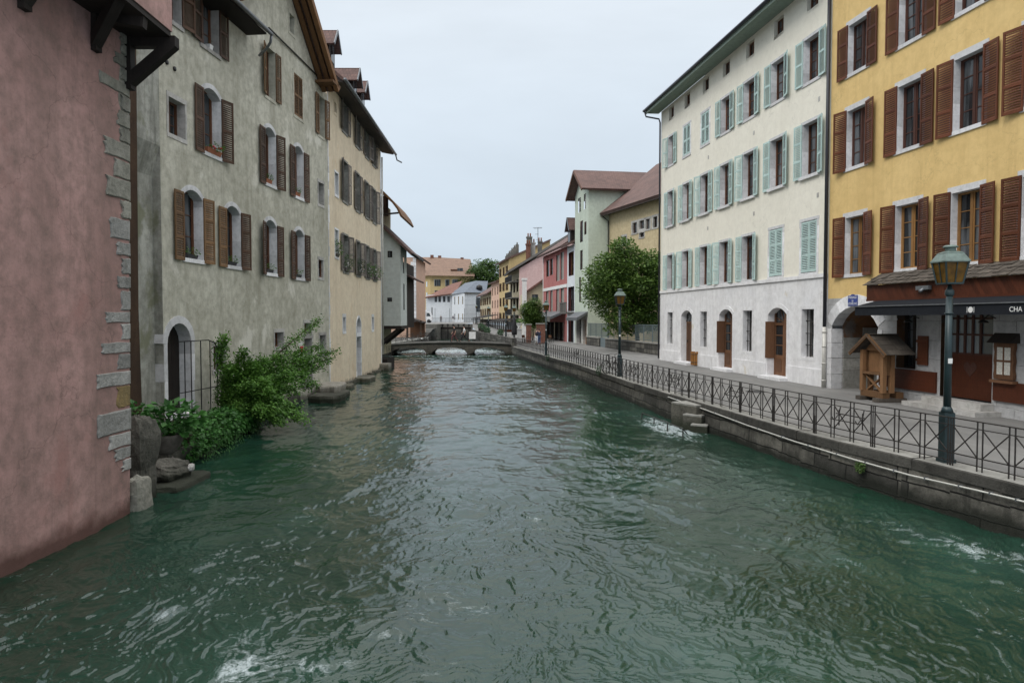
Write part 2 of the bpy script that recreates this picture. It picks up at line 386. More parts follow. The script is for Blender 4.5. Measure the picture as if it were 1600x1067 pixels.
WM = {}
def mat_tr(p, rz=0.): return Matrix.Translation(Vector(p)) @ Matrix.Rotation(rz, 4, 'Z')
def link(o, parent, M):
    COL.objects.link(o); WM[o.name] = M
    if parent is not None:
        o.parent = parent; o.matrix_basis = WM[parent.name].inverted() @ M
    else: o.matrix_basis = M
    return o
def thing(name, label, cat, loc, group=None, rz=0.):
    o = bpy.data.objects.new(name, None); o.empty_display_size = .2
    o['label'] = label; o['category'] = cat
    if group: o['group'] = group
    return link(o, None, mat_tr(loc, rz))
def part(name, mb, mats, parent, label=None):
    """mesh given in WORLD coordinates"""
    mats = [mats] if isinstance(mats, str) else mats
    M = WM[parent.name]
    o = bpy.data.objects.new(name, mb.mesh(name, mats, M.inverted())); 
    if label: o['label'] = label
    return link(o, parent, M)
def lpart(name, mb, mats, parent, label=None):
    """mesh given in the parent's LOCAL coordinates"""
    mats = [mats] if isinstance(mats, str) else mats
    o = bpy.data.objects.new(name, mb.mesh(name, mats))
    if label: o['label'] = label
    return link(o, parent, WM[parent.name])
def inst(name, me, parent, M):
    return link(bpy.data.objects.new(name, me), parent, M)
def single(name, mb, mats, label, cat, loc=(0, 0, 0), group=None, kind=None):
    mats = [mats] if isinstance(mats, str) else mats
    M = mat_tr(loc); o = bpy.data.objects.new(name, mb.mesh(name, mats, M.inverted()))
    if label: o['label'] = label
    if cat: o['category'] = cat
    if group: o['group'] = group
    if kind: o['kind'] = kind
    return link(o, None, M)
def copy_tree(o, M, label=None):
    def rec(a, p, Mw):
        c = a.copy(); COL.objects.link(c); WM[c.name] = Mw
        if p is not None: c.parent = p; c.matrix_basis = a.matrix_basis.copy()
        else: c.matrix_basis = Mw
        for ch in a.children: rec(ch, c, Mw @ ch.matrix_basis)
        return c
    r = rec(o, None, M)
    if label: r['label'] = label
    return r

class Fac:                       # a vertical facade: u along P0->P1, y outward
    def __init__(s, P0, P1, base=0.):
        s.P0 = Vector((P0[0], P0[1], 0)); P1 = Vector((P1[0], P1[1], 0)); s.L = (P1-s.P0).length
        s.u = (P1-s.P0)/s.L; s.n = Vector((-s.u.y, s.u.x, 0)); s.base = base
    def P(s, u, z, d=0.): return s.P0+s.u*u+s.n*d+Vector((0, 0, z))
    def M(s, u, z, d=0.):
        p = s.P(u, z, d)
        return Matrix(((s.u.x, s.n.x, 0, p.x), (s.u.y, s.n.y, 0, p.y), (0, 0, 1, p.z), (0, 0, 0, 1)))
    def hit(s, px, py, d=0.):
        r = ray(px, py); q = s.P0+s.n*d; o = Vector((0, 0, CZ))
        t = (q-o).dot(s.n)/r.dot(s.n); p = o+r*t
        return (p-q).dot(s.u), p.z

def arc(w, rise, n=10):          # points of a segmental arch from -w/2 to w/2, springing at z=0
    if rise <= 0: return [(-w/2, 0), (w/2, 0)]
    r = (w*w/4+rise*rise)/(2*rise); a = math.asin(min(1, w/2/r))
    return [(r*math.sin(-a+2*a*i/n), r*math.cos(-a+2*a*i/n)-(r-rise)) for i in range(n+1)]

def wallmb(F, u0, u1, z0, z1, ops, mb=None, d=0.):
    """front face with holes; ops = (ua, ub, za, zb, rise)"""
    mb = mb or MB()
    ops = [o if len(o) > 4 else o+(0,) for o in ops]
    us = sorted({u0, u1} | {x for o in ops for x in o[:2] if u0 < x < u1}); zs = sorted({z0, z1} | {x for o in ops for x in o[2:4] if z0 < x < z1})
    for a, b in zip(us, us[1:]):
        run = None
        cells = []
        for c, e in zip(zs, zs[1:]):
            um, zm = (a+b)/2, (c+e)/2
            hole = any(o[0] < um < o[1] and o[2] < zm < o[3] for o in ops)
            if hole:
                if run: cells.append(run); run = None
            else: run = (run[0], e) if run else (c, e)
        if run: cells.append(run)
        for c, e in cells: mb.face([F.P(a, c, d), F.P(b, c, d), F.P(b, e, d), F.P(a, e, d)])
    for o in ops:
        if o[4] > 0:
            w = o[1]-o[0]; cu = (o[0]+o[1])/2; zs_ = o[3]-o[4]; pts = arc(w, o[4])
            h = len(pts)//2
            for i in range(len(pts)-1):
                p, q = pts[i], pts[i+1]
                mb.face([F.P(cu+p[0], zs_+p[1], d), F.P(cu+q[0], zs_+q[1], d), F.P(cu+q[0], o[3], d), F.P(cu+p[0], o[3], d)])
    return mb
def massmb(F, u0, u1, z0, z1, depth, mb, front=False):
    """ends, back and lid of a house behind its facade"""
    a, b = F.P(u0, z0), F.P(u1, z0); e = -F.n*depth; h = Vector((0, 0, z1-z0))
    mb.face([a, a+e, a+e+h, a+h]); mb.face([b+e, b, b+h, b+e+h]); mb.face([a+e, b+e, b+e+h, a+e+h])
    if front: mb.face([a, b, b+h, a+h])
    mb.face([a+h, b+h, b+h+e, a+h+e])
    return mb

# ------------------------------------------------------------------ window kit (local: x along wall, y outward, z up, origin at sill centre)
MC = {}
def cached(key, fn):
    if key not in MC: MC[key] = fn()
    return MC[key]
def shutter_mesh(w, h, panels, mat, pitch=.07):
    def f():
        mb = MB(); t = .036; st = .062
        mb.box((0, -t/2, 0), (st, t/2, h)); mb.box((w-st, -t/2, 0), (w, t/2, h))
        rails = [0]+[h*(i/panels) for i in range(1, panels)]+[h]
        rh = .085; segs = []
        for i, z in enumerate(rails):
            a = 0 if i == 0 else (h-rh if i == panels else z-rh/2)
            mb.box((st, -t/2+.003, a), (w-st, t/2-.003, a+rh)); segs.append((a, a+rh))
        for (a, b), (c, d) in zip(segs, segs[1:]):
            n = max(2, int((c-b)/pitch)); dz = (c-b)/n
            for k in range(n):
                zc = b+dz*(k+.5)
                ct, s_ = math.cos(.75), math.sin(.75); hw = dz*(.46 if mat == 'aqua_shutter' else .62)
                y0, z0_, y1, z1_ = t*.45, zc-hw*s_, -t*.45, zc+hw*s_
                mb.face([(st, y0, z0_), (w-st, y0, z0_), (w-st, y1, z1_), (st, y1, z1_)])
        mb.box((0.0, -.012, h*.14), (.05, t/2+.012, h*.14+.03)); mb.box((0.0, -.012, h*.84), (.05, t/2+.012, h*.84+.03))
        return mb.mesh('shutter', [mat])
    return cached(('sh', round(w, 2), round(h, 2), panels, mat), f)
def frame_mesh(w, h, r, bars, mat, sash=2):
    def f():
        mb = MB(); y0, y1 = -r-.03, -r+.035; b = .065
        mb.box((-w/2, y0, 0), (-w/2+b, y1, h)); mb.box((w/2-b, y0, 0), (w/2, y1, h))
        mb.box((-w/2+b, y0, 0), (w/2-b, y1-.002, b)); mb.box((-w/2+b, y0, h-b), (w/2-b, y1-.002, h))
        if sash == 2: mb.box((-.05, y0, b), (.05, y1+.012, h-b))
        xs = [(-w/2+b, -.05), (.05, w/2-b)] if sash == 2 else [(-w/2+b, w/2-b)]
        for xa, xb in xs:
            if sash == 2:
                mb.box((xa, y0, b), (xa+.035, y1-.012, h-b)); mb.box((xb-.035, y0, b), (xb, y1-.012, h-b))
            for i in range(1, bars+1):
                z = b+(h-2*b)*i/(bars+1); mb.box((xa+(.035 if sash == 2 else 0), y0, z-.014), (xb-(.035 if sash == 2 else 0), y1-.018, z+.014))
        return mb.mesh('window', [mat])
    return cached(('fr', round(w, 2), round(h, 2), r, bars, mat, sash), f)
def pane_mesh(w, h, r, mat):
    def f():
        mb = MB(); mb.box((-w/2+.01, -r-.04, .01), (w/2-.01, -r-.005, h-.01)); return mb.mesh('pane', [mat])
    return cached(('pa', round(w, 2), round(h, 2), r, mat), f)
def surround_mesh(w, h, r, b, rise, mat, sill=.06, sillw=None, key=0, lint=None, d=.018):
    def f():
        rr = random.Random(key*17+int(w*100)); mb = MB(); y0 = -r-.06
        lint_ = lint or b
        hs = h-rise
        if b > 0:
            for sx in (-1, 1):
                z = 0
                while z < hs-.01:
                    zz = min(hs, z+rr.uniform(.34, .6))
                    if hs-zz < .2: zz = hs
                    bb = b*rr.uniform(.85, 1.25); x0, x1 = sorted((sx*w/2, sx*(w/2+bb)))
                    mb.box((x0, y0, z+.002), (x1, d+rr.uniform(-.004, .004), zz-.002)); z = zz
            if rise > 0:
                pa = arc(w, rise, 10); k = len(pa)
                r0 = (w*w/4+rise*rise)/(2*rise); cz = hs-(r0-rise)
                out = []
                for x, z in pa:
                    v = Vector((x, z+hs-cz)).normalized(); out.append((x+v.x*lint_, z+hs+v.y*lint_))
                for i in range(k-1):
                    (xa, za), (xb, zb) = pa[i], pa[i+1]
                    mb.prism([(xa, d, za+hs), (xb, d, zb+hs), (out[i+1][0], d, out[i+1][1]), (out[i][0], d, out[i][1])], (0, y0-d, 0))
            else: mb.box((-w/2-b*1.15, y0, h), (w/2+b*1.15, d+.004, h+lint_))
        else:                      # plain rendered reveal
            mb.box((-w/2-.02, y0, 0), (-w/2, -.002, h)); mb.box((w/2, y0, 0), (w/2+.02, -.002, h)); mb.box((-w/2-.02, y0, h), (w/2+.02, -.002, h+.02))
        sw = sillw if sillw is not None else b
        mb.box((-w/2-sw, y0, -.13), (w/2+sw, sill, 0))
        return mb.mesh('surround', [mat])
    return cached(('su', round(w, 2), round(h, 2), r, b, rise, mat, sill, key, lint), f)

def window(root, F, u, z, w, h, frame='brown_frame', pane='window_glass', r=.3, bars=3, sash=2, sur=None, b=.12, rise=0, sill=.06, key=0, lint=None,
           sh=None, shw=None, shp=2, shz=(0, 0), openl=1, openr=1, ang=None, shmat2=None):
    """openl / openr: 1 open against the wall, 0 closed, None no shutter (l = lower u)"""
    M = F.M(u, z)
    o = inst('window', frame_mesh(w, h, r, bars, frame, sash), root, M)
    inst('pane', pane_mesh(w, h, r, pane), o, M)
    if sur: inst('surround', surround_mesh(w, h, r, b, rise, sur, sill, None, key, lint), o, M)
    if sh:
        sw = shw or w/2; hh = h+shz[1]-shz[0]
        if rise: hh -= rise*.6
        for side, op in ((-1, openl), (1, openr)):
            if op is None: continue
            me = shutter_mesh(sw, hh, shp, shmat2 if (side > 0 and shmat2) else sh)
            a = (R.choice((.04, .07, .11, .17, .28)) if ang is None else ang*R.uniform(.7, 1.2)) if op else 0
            T = Matrix.Translation((side*(w/2+(.015 if op else -.01)), (.05 if op else .0), shz[0]))
            rot = Matrix.Rotation(a*side, 4, 'Z')
            sx = side if op else -side
            S = Matrix.Diagonal((sx, 1, 1, 1))
            inst('shutter', me, o, M @ T @ rot @ S)
    return o

def slab(mb, pts, t):            # thick sheet: quad + thickness downward along normal
    p = [Vector(x) for x in pts]; n = (p[1]-p[0]).cross(p[2]-p[0]).normalized()
    if n.z < 0: n = -n
    mb.prism(p, -n*t)

def leaves(mb, c, rad, n, ln, rnd, bias=.55, flat=1., droop=0., shell=.5):
    c = Vector(c)
    for _ in range(n):
        d = Vector((rnd.gauss(0, 1), rnd.gauss(0, 1), rnd.gauss(0, 1))).normalized()
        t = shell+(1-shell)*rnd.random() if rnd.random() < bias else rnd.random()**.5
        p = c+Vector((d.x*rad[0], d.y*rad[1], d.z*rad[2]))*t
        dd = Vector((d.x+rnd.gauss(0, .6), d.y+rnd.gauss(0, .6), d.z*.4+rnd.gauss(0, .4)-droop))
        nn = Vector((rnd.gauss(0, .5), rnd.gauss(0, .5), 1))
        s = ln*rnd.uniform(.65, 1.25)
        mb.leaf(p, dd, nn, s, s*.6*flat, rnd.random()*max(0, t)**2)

# ================================================================== THE SETTING
Q = [(10.6, -2), (9.7, 5.5), (9.0, 10.5), (8.42, 13.1), (7.42, 16.0), (6.8, 20.1), (6.1, 24.5), (5.46, 29.0), (5.0, 33.2), (4.05, 42.0), (1.75, 57.5), (0.05, 69.3)]
def dens(pts, step):
    out = []
    for a, b in zip(pts, pts[1:]):
        a = Vector(a); b = Vector(b); n = max(1, int((b-a).length/step))
        out += [a.lerp(b, i/n) for i in range(n)]
    return out+[Vector(pts[-1])]
def smooth(pts, it=3):
    for _ in range(it):
        pts = [pts[0]]+[pts[i-1]*.25+pts[i]*.5+pts[i+1]*.25 for i in range(1, len(pts)-1)]+[pts[-1]]
    return pts
QD = smooth(dens([Vector(p) for p in Q], 1.0), 2)
def qside(i):                    # unit normal pointing to the street
    a = QD[max(0, i-1)]; b = QD[min(len(QD)-1, i+1)]; d = (b-a).normalized()
    return Vector((d.y, -d.x))
QN = [qside(i) for i in range(len(QD))]
QF = [Vector(p) for p in [(0.05, 69.3), (-1.6, 80), (-4.6, 100), (-7.8, 128)]]      # beyond the footbridge
def zst(y): return .9+max(0, min(1, (y-92)/60))*1.9

mb = MB()
for i in range(len(QD)-1):
    a = QD[i]+QN[i]*.5; b = QD[i+1]+QN[i+1]*.5
    mb.face([(a.x, a.y, .9), (32, a.y, .9), (32, b.y, .9), (b.x, b.y, .9)])
far = dens(QF, 6)
far += [Vector((-8.6, 140)), Vector((-9.5, 160)), Vector((-10, 180))]
for a, b in zip(far, far[1:]):
    mb.face([(a.x+.4, a.y, zst(a.y)), (32, a.y, zst(a.y)), (32, b.y, zst(b.y)), (b.x+.4, b.y, zst(b.y))])
single('street', mb, 'asphalt', None, None, kind='structure')
mb = MB()
mb.face([(-900, 128.5, 2.72), (-9, 128.5, 2.72), (-9, 300, 2.8), (-900, 300, 2.8)]); mb.face([(-9, 174, 2.795), (900, 174, 2.795), (900, 300, 2.8), (-9, 300, 2.8)])
mb.face([(-900, 300, 2.8), (900, 300, 2.8), (900, 1500, 2.8), (-900, 1500, 2.8)])
single('ground', mb, 'asphalt', None, None, kind='structure')
mb = MB()
LB = [(-10.7, 49.2), (-11.6, 56), (-12.4, 66), (-12.75, 72), (-11.9, 84), (-11.7, 96), (-12.6, 112), (-13.5, 128)]
for a, b in zip(LB, LB[1:]):
    za = 1.15 if a[1] < 97 else 2.0; zb = 1.15 if b[1] < 97 else 2.0
    mb.face([(a[0]-.35, a[1], za), (b[0]-.35, b[1], zb), (-60, b[1], zb), (-60, a[1], za)])
single('path', mb, 'dark_coping', None, None, kind='structure')

for k, (px, py, l) in enumerate(((1073, 611, 'round iron manhole cover in the street opposite the litter bin'), (1180, 612, 'round iron manhole cover in the street before the middle brown door'))):
    p = gp(px, py, .9); mb = MB(); mb.lathe([(.36, .0), (.36, .012), (.30, .014), (.30, .009), (.02, .009)], p, 24); single('manhole_cover', mb, 'dark_iron', l, 'manhole cover', p, 'manhole covers in the street')
# quay wall with its coping
def strip_wall(mb, pts, z0, z1, th, sides=1):
    for a, b in zip(pts, pts[1:]):
        mb.face([(a.x, a.y, z0), (b.x, b.y, z0), (b.x, b.y, z1), (a.x, a.y, z1)])
qw = thing('quay_wall', 'mossy dark stone quay wall below the iron railing along the river', 'quay wall', (QD[14].x, QD[14].y, 0))
mb = MB()
ZT = .70
mb = MB()
jit = {}
for i in range(len(QD)-1):
    a, b = QD[i], QD[i+1]; na, nb = QN[i], QN[i+1]
    zs = [-.8, -.1, .3, ZT]
    for k in range(3):
        da = .10-.035*k+.0; db = da
        oa = [a-na*(.09-.03*k), b-nb*(.09-.03*k)]; ob = [a-na*(.06-.03*k), b-nb*(.06-.03*k)]
        mb.face([(oa[0].x, oa[0].y, zs[k]), (oa[1].x, oa[1].y, zs[k]), (ob[1].x, ob[1].y, zs[k+1]), (ob[0].x, ob[0].y, zs[k+1])])
part('wall', mb, 'quay_masonry', qw)
mb = MB(); i = 0; rq = random.Random(3)
cum = [0]
for a, b in zip(QD, QD[1:]): cum.append(cum[-1]+(b-a).length)
def qat(s, off=0.):
    s = max(0, min(cum[-1]-1e-4, s)); j = max(k for k in range(len(cum)) if cum[k] <= s); j = min(j, len(QD)-2)
    t = (s-cum[j])/(cum[j+1]-cum[j]); p = QD[j].lerp(QD[j+1], t); n = QN[j].lerp(QN[j+1], t).normalized()
    return p+n*off, n
s = 0
while s < cum[-1]-.3:
    ln = rq.uniform(1.1, 2.0); e = min(cum[-1], s+ln)
    a, na = qat(s+.006); b, nb = qat(e-.006); o = rq.uniform(.03, .06); zt = .915+rq.uniform(-.012, .012); zb = ZT-rq.uniform(0, .012)
    p = [a-na*o, b-nb*o, b+nb*.52, a+na*.52]
    ch = .025
    lo = [(v.x, v.y, zb) for v in p]; mi = [(v.x, v.y, zt-ch) for v in p]
    q = [a-na*(o-ch), b-nb*(o-ch), b+nb*.515, a+na*.515]; up = [(v.x, v.y, zt) for v in q]
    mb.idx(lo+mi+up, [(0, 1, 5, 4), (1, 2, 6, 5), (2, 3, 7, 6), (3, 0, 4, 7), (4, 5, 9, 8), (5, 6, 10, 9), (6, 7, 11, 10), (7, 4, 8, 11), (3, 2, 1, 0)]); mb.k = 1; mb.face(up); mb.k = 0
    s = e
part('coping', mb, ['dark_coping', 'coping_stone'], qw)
# pale pipe fixed to the quay wall
pp = []
for px, py in ((1042, 620), (1100, 640), (1170, 664), (1240, 690), (1330, 717), (1420, 742), (1520, 766), (1600, 786)):
    best = None
    for k in range(0, int(cum[-1]*4)):
        p, n = qat(k/4, -.09); r = ray(px, py); t = p.y/r.y
        e = abs(r.x*t-p.x)
        if best is None or e < best[0]: best = (e, Vector((p.x, p.y, CZ+r.z*t)))
    pp.append(best[1])
pp.append(pp[-1]+(pp[-1]-pp[-2])*1.5)
mb = MB(); mb.tube(pp, .018, 6)
pt = thing('wall_pipe', 'thin pale pipe clipped along the stone quay wall above the water', 'pipe', pp[3])
part('pipe', mb, 'pipe_pale', pt)
for k in range(0, len(pp)-1):
    for t in (.25, .75):
        p = pp[k].lerp(pp[k+1], t); mb = MB(); mb.box(p-Vector((.022, .012, .03)), p+Vector((.06, .012, .03))); part('clip', mb, 'zinc', pt)

# left bank walls and wall beyond the footbridge
lb = thing('bank_wall', 'dark stone bank wall under the overhanging house by the footbridge', 'bank wall', (-12, 60, 0))
mb = MB(); strip_wall(mb, [Vector(p) for p in LB[:6]], -.8, 1.0, 0); part('wall', mb, 'quay_masonry', lb)
mb = MB()
for a, b in zip(LB[:5], LB[1:6]): mb.prism([(a[0]+.05, a[1]+.01, 1.0), (b[0]+.05, b[1]-.01, 1.0), (b[0]-.36, b[1]-.01, 1.0), (a[0]-.36, a[1]+.01, 1.0)], (0, 0, .17))
part('coping', mb, 'coping_stone', lb)
fw = thing('bank_wall', 'curved low stone wall beyond the footbridge below the cafe lamps', 'bank wall', (-3, 90, 0))
mb = MB(); fr = dens(QF, 4); strip_wall(mb, fr, -.8, 1.0, 0); part('wall', mb, 'quay_masonry', fw)
mb = MB()
for a, b in zip(fr, fr[1:]): mb.prism([(a.x-.06, a.y+.01, .98), (b.x-.06, b.y-.01, .98), (b.x+.42, b.y-.01, .98), (a.x+.42, a.y+.01, .98)], (0, 0, .75))
part('parapet', mb, 'quay_masonry', fw)
cw = thing('bank_wall', 'pale concrete bank wall upstream beside the sluice', 'bank wall', (-15, 121, 0))
mb = MB(); mb.box((-40, 120, -.8), (-13.2, 128.6, 2.74)); part('wall', mb, 'grey_concrete', cw)
mb = MB(); mb.prism([(-17.2, 119.9, .6), (-13.4, 119.9, .6), (-13.4, 119.9, 1.9), (-17.2, 119.9, 1.2)], (0, -.5, 0)); part('apron', mb, 'grey_concrete', cw)
mb = MB(); mb.box((-13.2, 128, -.8), (-7.4, 128.6, 2.73))
for i in range(6): pass
wr = thing('sluice_gate', 'dark iron sluice gate with rack lifting gear across the river', 'sluice gate', (-10.6, 127, 0))
part('weir_wall', mb, 'grey_concrete', wr)
mb = MB(); mb.box((-13.6, 126.6, 1.75), (-7.6, 127.2, 2.15)); part('beam', mb, 'dark_timber', wr)
for i in range(5):
    x = -13.2+i*1.3; mb = MB(); mb.box((x-.1, 126.7, -.5), (x+.1, 127.1, 1.75)); part('post', mb, 'dark_iron', wr)
for i in range(6):
    x = -12.9+i*.98; mb = MB(); mb.box((x-.1, 126.75, 2.15), (x+.1, 127.05, 2.75)); mb.lathe([(.22, -.1), (.22, .1)], (x, 126.9, 2.6), 8); part('lifting_gear', mb, 'dark_iron', wr)

# ================================================================== LEFT BANK HOUSES
# ---- pink house
PH = Fac((-7.3, 12.9), (-7.62, 4.0)); LEAN = .017
ph = thing('pink_house', 'pink rendered house with grey corner stones and dark timber brackets over the water', 'house', (-7.5, 10, 0))
def lean(mb):
    mb.v = [(x+LEAN*max(0, z), y, z) for x, y, z in mb.v]; return mb
mb = wallmb(PH, 0, PH.L, -1, 14, []); massmb(PH, 0, PH.L, -1, 14, 7, mb)
part('wall', lean(mb), 'pink_render', ph)
rq = random.Random(11); mb = MB()
QU = [(2, 22, 172), (22, 45, 178), (45, 63, 160), (63, 80, 177), (80, 97, 180), (97, 116, 168), (116, 136, 182), (138, 157, 146), (157, 181, 181), (181, 206, 174), (206, 229, 179), (229, 256, 154), (256, 285, 171), (285, 316, 158), (316, 345, 182), (345, 378, 165), (380, 402, 176), (404, 430, 186), (432, 452, 178), (454, 486, 188), (487, 505, 160), (505, 531, 187), (533, 551, 155), (551, 576, 180), (578, 601, 148), (601, 636, 181), (637, 673, 148), (673, 696, 168), (696, 716, 178), (716, 735, 190)]
band = [(.26+rq.uniform(-.05, .06), zz) for zz in np.linspace(1.35, 9.3, 46)]; mb.k = 0
for (ua, za), (ub, zb) in zip(band, band[1:]): mb.face([PH.P(-.015, za, .008), PH.P(ua, za, .008), PH.P(ub, zb, .008), PH.P(-.015, zb, .008)])
for ya, yb, xl in QU:
    u1 = PH.hit(xl-2, (ya+yb)/2)[0]; z1 = PH.hit(195, ya)[1]; z0 = PH.hit(195, yb)[1]; u1 = max(.24, u1)
    mb.k = 0 if ya < 345 else 1
    if ya == 601: mb.k = 2
    n_ = 5; g = .012
    ol = [(u1+rq.uniform(-.045, .045), z0+g+(z1-z0-2*g)*t/n_+(rq.uniform(-.015, .015) if 0 < t < n_ else 0)) for t in range(n_+1)]
    tp = [(u1*(1-t/4)+rq.uniform(-.02, .02) if t < 4 else -.02, z1-g+rq.uniform(-.014, .008)) for t in range(1, 5)]
    bt = [(u1*t/4 if t else -.02, z0+g+rq.uniform(-.008, .014)) for t in range(0, 4)]
    ring = bt+ol+tp; d_ = rq.uniform(.012, .03)
    f = [PH.P(u, zz, d_+rq.uniform(-.004, .004)) for u, zz in ring]; c = sum((Vector(p) for p in f), Vector())/len(f)
    inn = [c+(p-c)*.9+PH.n*.018 for p in f]; bk_ = [PH.P(u, zz, -.05) for u, zz in ring]; n = len(ring)
    mb.idx(f+bk_+inn, [(i, i+n, (i+1) % n+n, (i+1) % n) for i in range(n)]+[(i, (i+1) % n, 2*n+(i+1) % n, 2*n+i) for i in range(n)]+[tuple(range(2*n, 3*n))])
part('corner_stones', lean(mb), ['quoin_stone', 'quoin_pale', 'quoin_ochre'], ph)
mb = MB(); a = PH.P(-.02, 8.9); 
X0, X1, Y0, Y1, Z0, Z1 = -7.3, -6.3, 9.0, 12.85, 8.95, 12.5
mb.box((X0, Y0, Z0+.1), (X1, Y1, Z1)); bal = part('oriel', mb, 'pink_render', ph)
mb = MB(); mb.box((X0, Y0, Z0), (X1-.02, Y1-.02, Z0+.098)); part('soffit', mb, 'dark_timber', bal)
def bracket(mb, foot, tip, beam=True, back=None):
    foot = Vector(foot); tip = Vector(tip)
    mb.bar(foot+Vector((.05, 0, -.12)), foot+Vector((.05, 0, 1.1)), .17, .17, (0, 1, 0)); mb.bar(foot+Vector((.06, 0, .02)), tip, .17, .2)
    if beam: mb.bar((foot.x-.1, tip.y, tip.z+.02), (tip.x+.06, tip.y, tip.z+.02), .17, .19)
for foot, tip, bm in (((-7.18, 12.86, 8.12), (-6.3, 12.9, 8.86), True), ((-7.23, 11.9, 8.45), (-6.42, 11.4, 9.1), False), ((-7.28, 10.25, 8.42), (-6.42, 10.0, 9.2), False)):
    mb = MB(); bracket(mb, foot, tip, bm); part('bracket', mb, 'dark_timber', ph)
mb = MB(); mb.bar((-7.3, 11.95, 8.98), (-6.36, 12.02, 8.86), .16, .18); part('beam', mb, 'dark_timber', ph)

# ---- grey house
GH = Fac((-9.25, 34.5), (-10.86, 17.0)); GU = 13.95
gh = thing('grey_house', 'weathered grey rendered house with brown louvred shutters and a steep timber gable', 'house', GH.P(8, 0))
g1 = [(12.24, 1.14, 5.68, 2.22, 'tan_shutter'), (9.62, 1.04, 5.66, 2.15, 'walnut_shutter'), (6.53, 1.04, 5.6, 2.15, 'walnut_shutter'), (3.62, 1.04, 5.58, 2.15, 'walnut_shutter')]
g2 = [(10.98, 1.14, 9.35, 2.2), (6.5, 1.0, 9.2, 2.28), (3.6, 1.0, 9.2, 2.25)]
ops = []
for u, w, z, h, s in g1: ops.append((u-w/2, u+w/2, z, z+h, .26))
for u, w, z, h in g2: ops.append((u-w/2, u+w/2, z, z+h, .24))
g3 = [(13.3, 1.1, 12.9, 1.85), (11.02, 1.1, 12.87, 1.75), (6.4, .86, 12.7, 1.98), (3.58, .95, 12.76, 1.82), (.78, .8, 12.64, 1.9)]
for u, w, z, h in g3: ops.append((u-w/2, u+w/2, z, z+h))
small = [(13.05, .9, 9.42, 1.1, .3), (.92, .72, 9.3, 1.05, .4), (1.05, .62, 5.75, .85, .12), (4.22, .52, 16.2, .78, .4), (10.72, .78, 1.95, .85, .4), (5.85, .85, 2.55, .62, .3), (2.75, .85, 3.02, .52, .3), (.9, .8, 1.98, .95, .35)]
for u, w, z, h, r in small: ops.append((u-w/2, u+w/2, z, z+h))
DG = (13.12, 1.3, .75, 2.85, .62); ops.append((DG[0]-DG[1]/2, DG[0]+DG[1]/2, DG[2], DG[2]+DG[3], DG[4]))
ops.append((2.28, 3.22, .65, 2.82))
mb = wallmb(GH, 0, GU, -1, 14.95, ops)
# gable above the gutter line
mb2 = [o for o in ops if o[2] > 15]
ga, gz = 5.6, 18.9
wallmb(GH, 3.4, 7.0, 14.95, 17.0, mb2, mb)
gs = (gz-15.2)/(ga-1.25)
mb.face([GH.P(.95, 14.95), GH.P(3.4, 14.95), GH.P(3.4, 17.02)]); mb.face([GH.P(7, 14.95), GH.P(10.24, 14.95), GH.P(7, 17.7)])
mb.face([GH.P(3.4, 17.0), GH.P(7, 17.0), GH.P(7, 17.7), GH.P(ga, gz), GH.P(3.4, 17.02)])
massmb(GH, 0, 16, -1, 14.9, 9, mb)
part('wall', mb, 'grey_render', gh)
mb = MB()
for (za, da), (zb, db) in zip(((-1, -.27), (8.0, -.27), (8.9, 0)), ((8.0, -.27), (8.9, 0), (14.95, 0))):
    mb.face([GH.P(GU, za, da), GH.P(16, za, da), GH.P(16, zb, db), GH.P(GU, zb, db)])
mb.face([GH.P(GU, -1, -.27), GH.P(GU, -1, 0), GH.P(GU, 8.9, 0), GH.P(GU, 8.0, -.27)])
part('buttress', mb, 'grey_old_render', gh)
mb = MB()
mb.prism([GH.P(14.72, -.5, -.27), GH.P(15.9, -.5, -.27), GH.P(15.9, 12.5, .0), GH.P(15.12, 12.5, .0), GH.P(15.1, 4, -.1)], GH.n*.1)
part('corner_pilaster', mb, 'brown_render', gh)
for i, (u, w, z, h, s) in enumerate(g1):
    window(gh, GH, u, z, w, h, 'brown_frame', 'window_glass', .34, 2, 2, 'white_stone', .1, .26, .05, i, .16, s, .56, 3, (-.1, .0), shmat2=('tan_shutter' if i < 2 else 'walnut_shutter'))
for i, (u, w, z, h) in enumerate(g2):
    window(gh, GH, u, z, w, h, 'brown_frame', 'plain_glass' if i == 0 else 'window_glass', .34, 2, 2, 'white_stone', .1, .24, .05, 5+i, .16, 'walnut_shutter', .54, 2 if i == 0 else 3, (-.1, .0))
for i, (u, w, z, h) in enumerate(g3):
    window(gh, GH, u, z, w, h, 'brown_frame', 'window_glass', .3, 2, 2, 'pale_stone' if i < 2 else 'grey_render', .11, 0, .05 if i < 2 else .02, 9+i, .13,
           'walnut_shutter' if i < 2 else 'tan_shutter', w/2+.02, 2, (0, 0), 0 if i == 3 else (1 if i != 2 else 1), 0 if i == 3 else 1)
for i, (u, w, z, h, r) in enumerate(small):
    window(gh, GH, u, z, w, h, 'brown_frame', 'window_glass', r, 1 if i else 2, 2 if i == 0 else 1, 'pale_stone' if i != 3 else 'grey_render', .085, 0, .02, 20+i, .15)
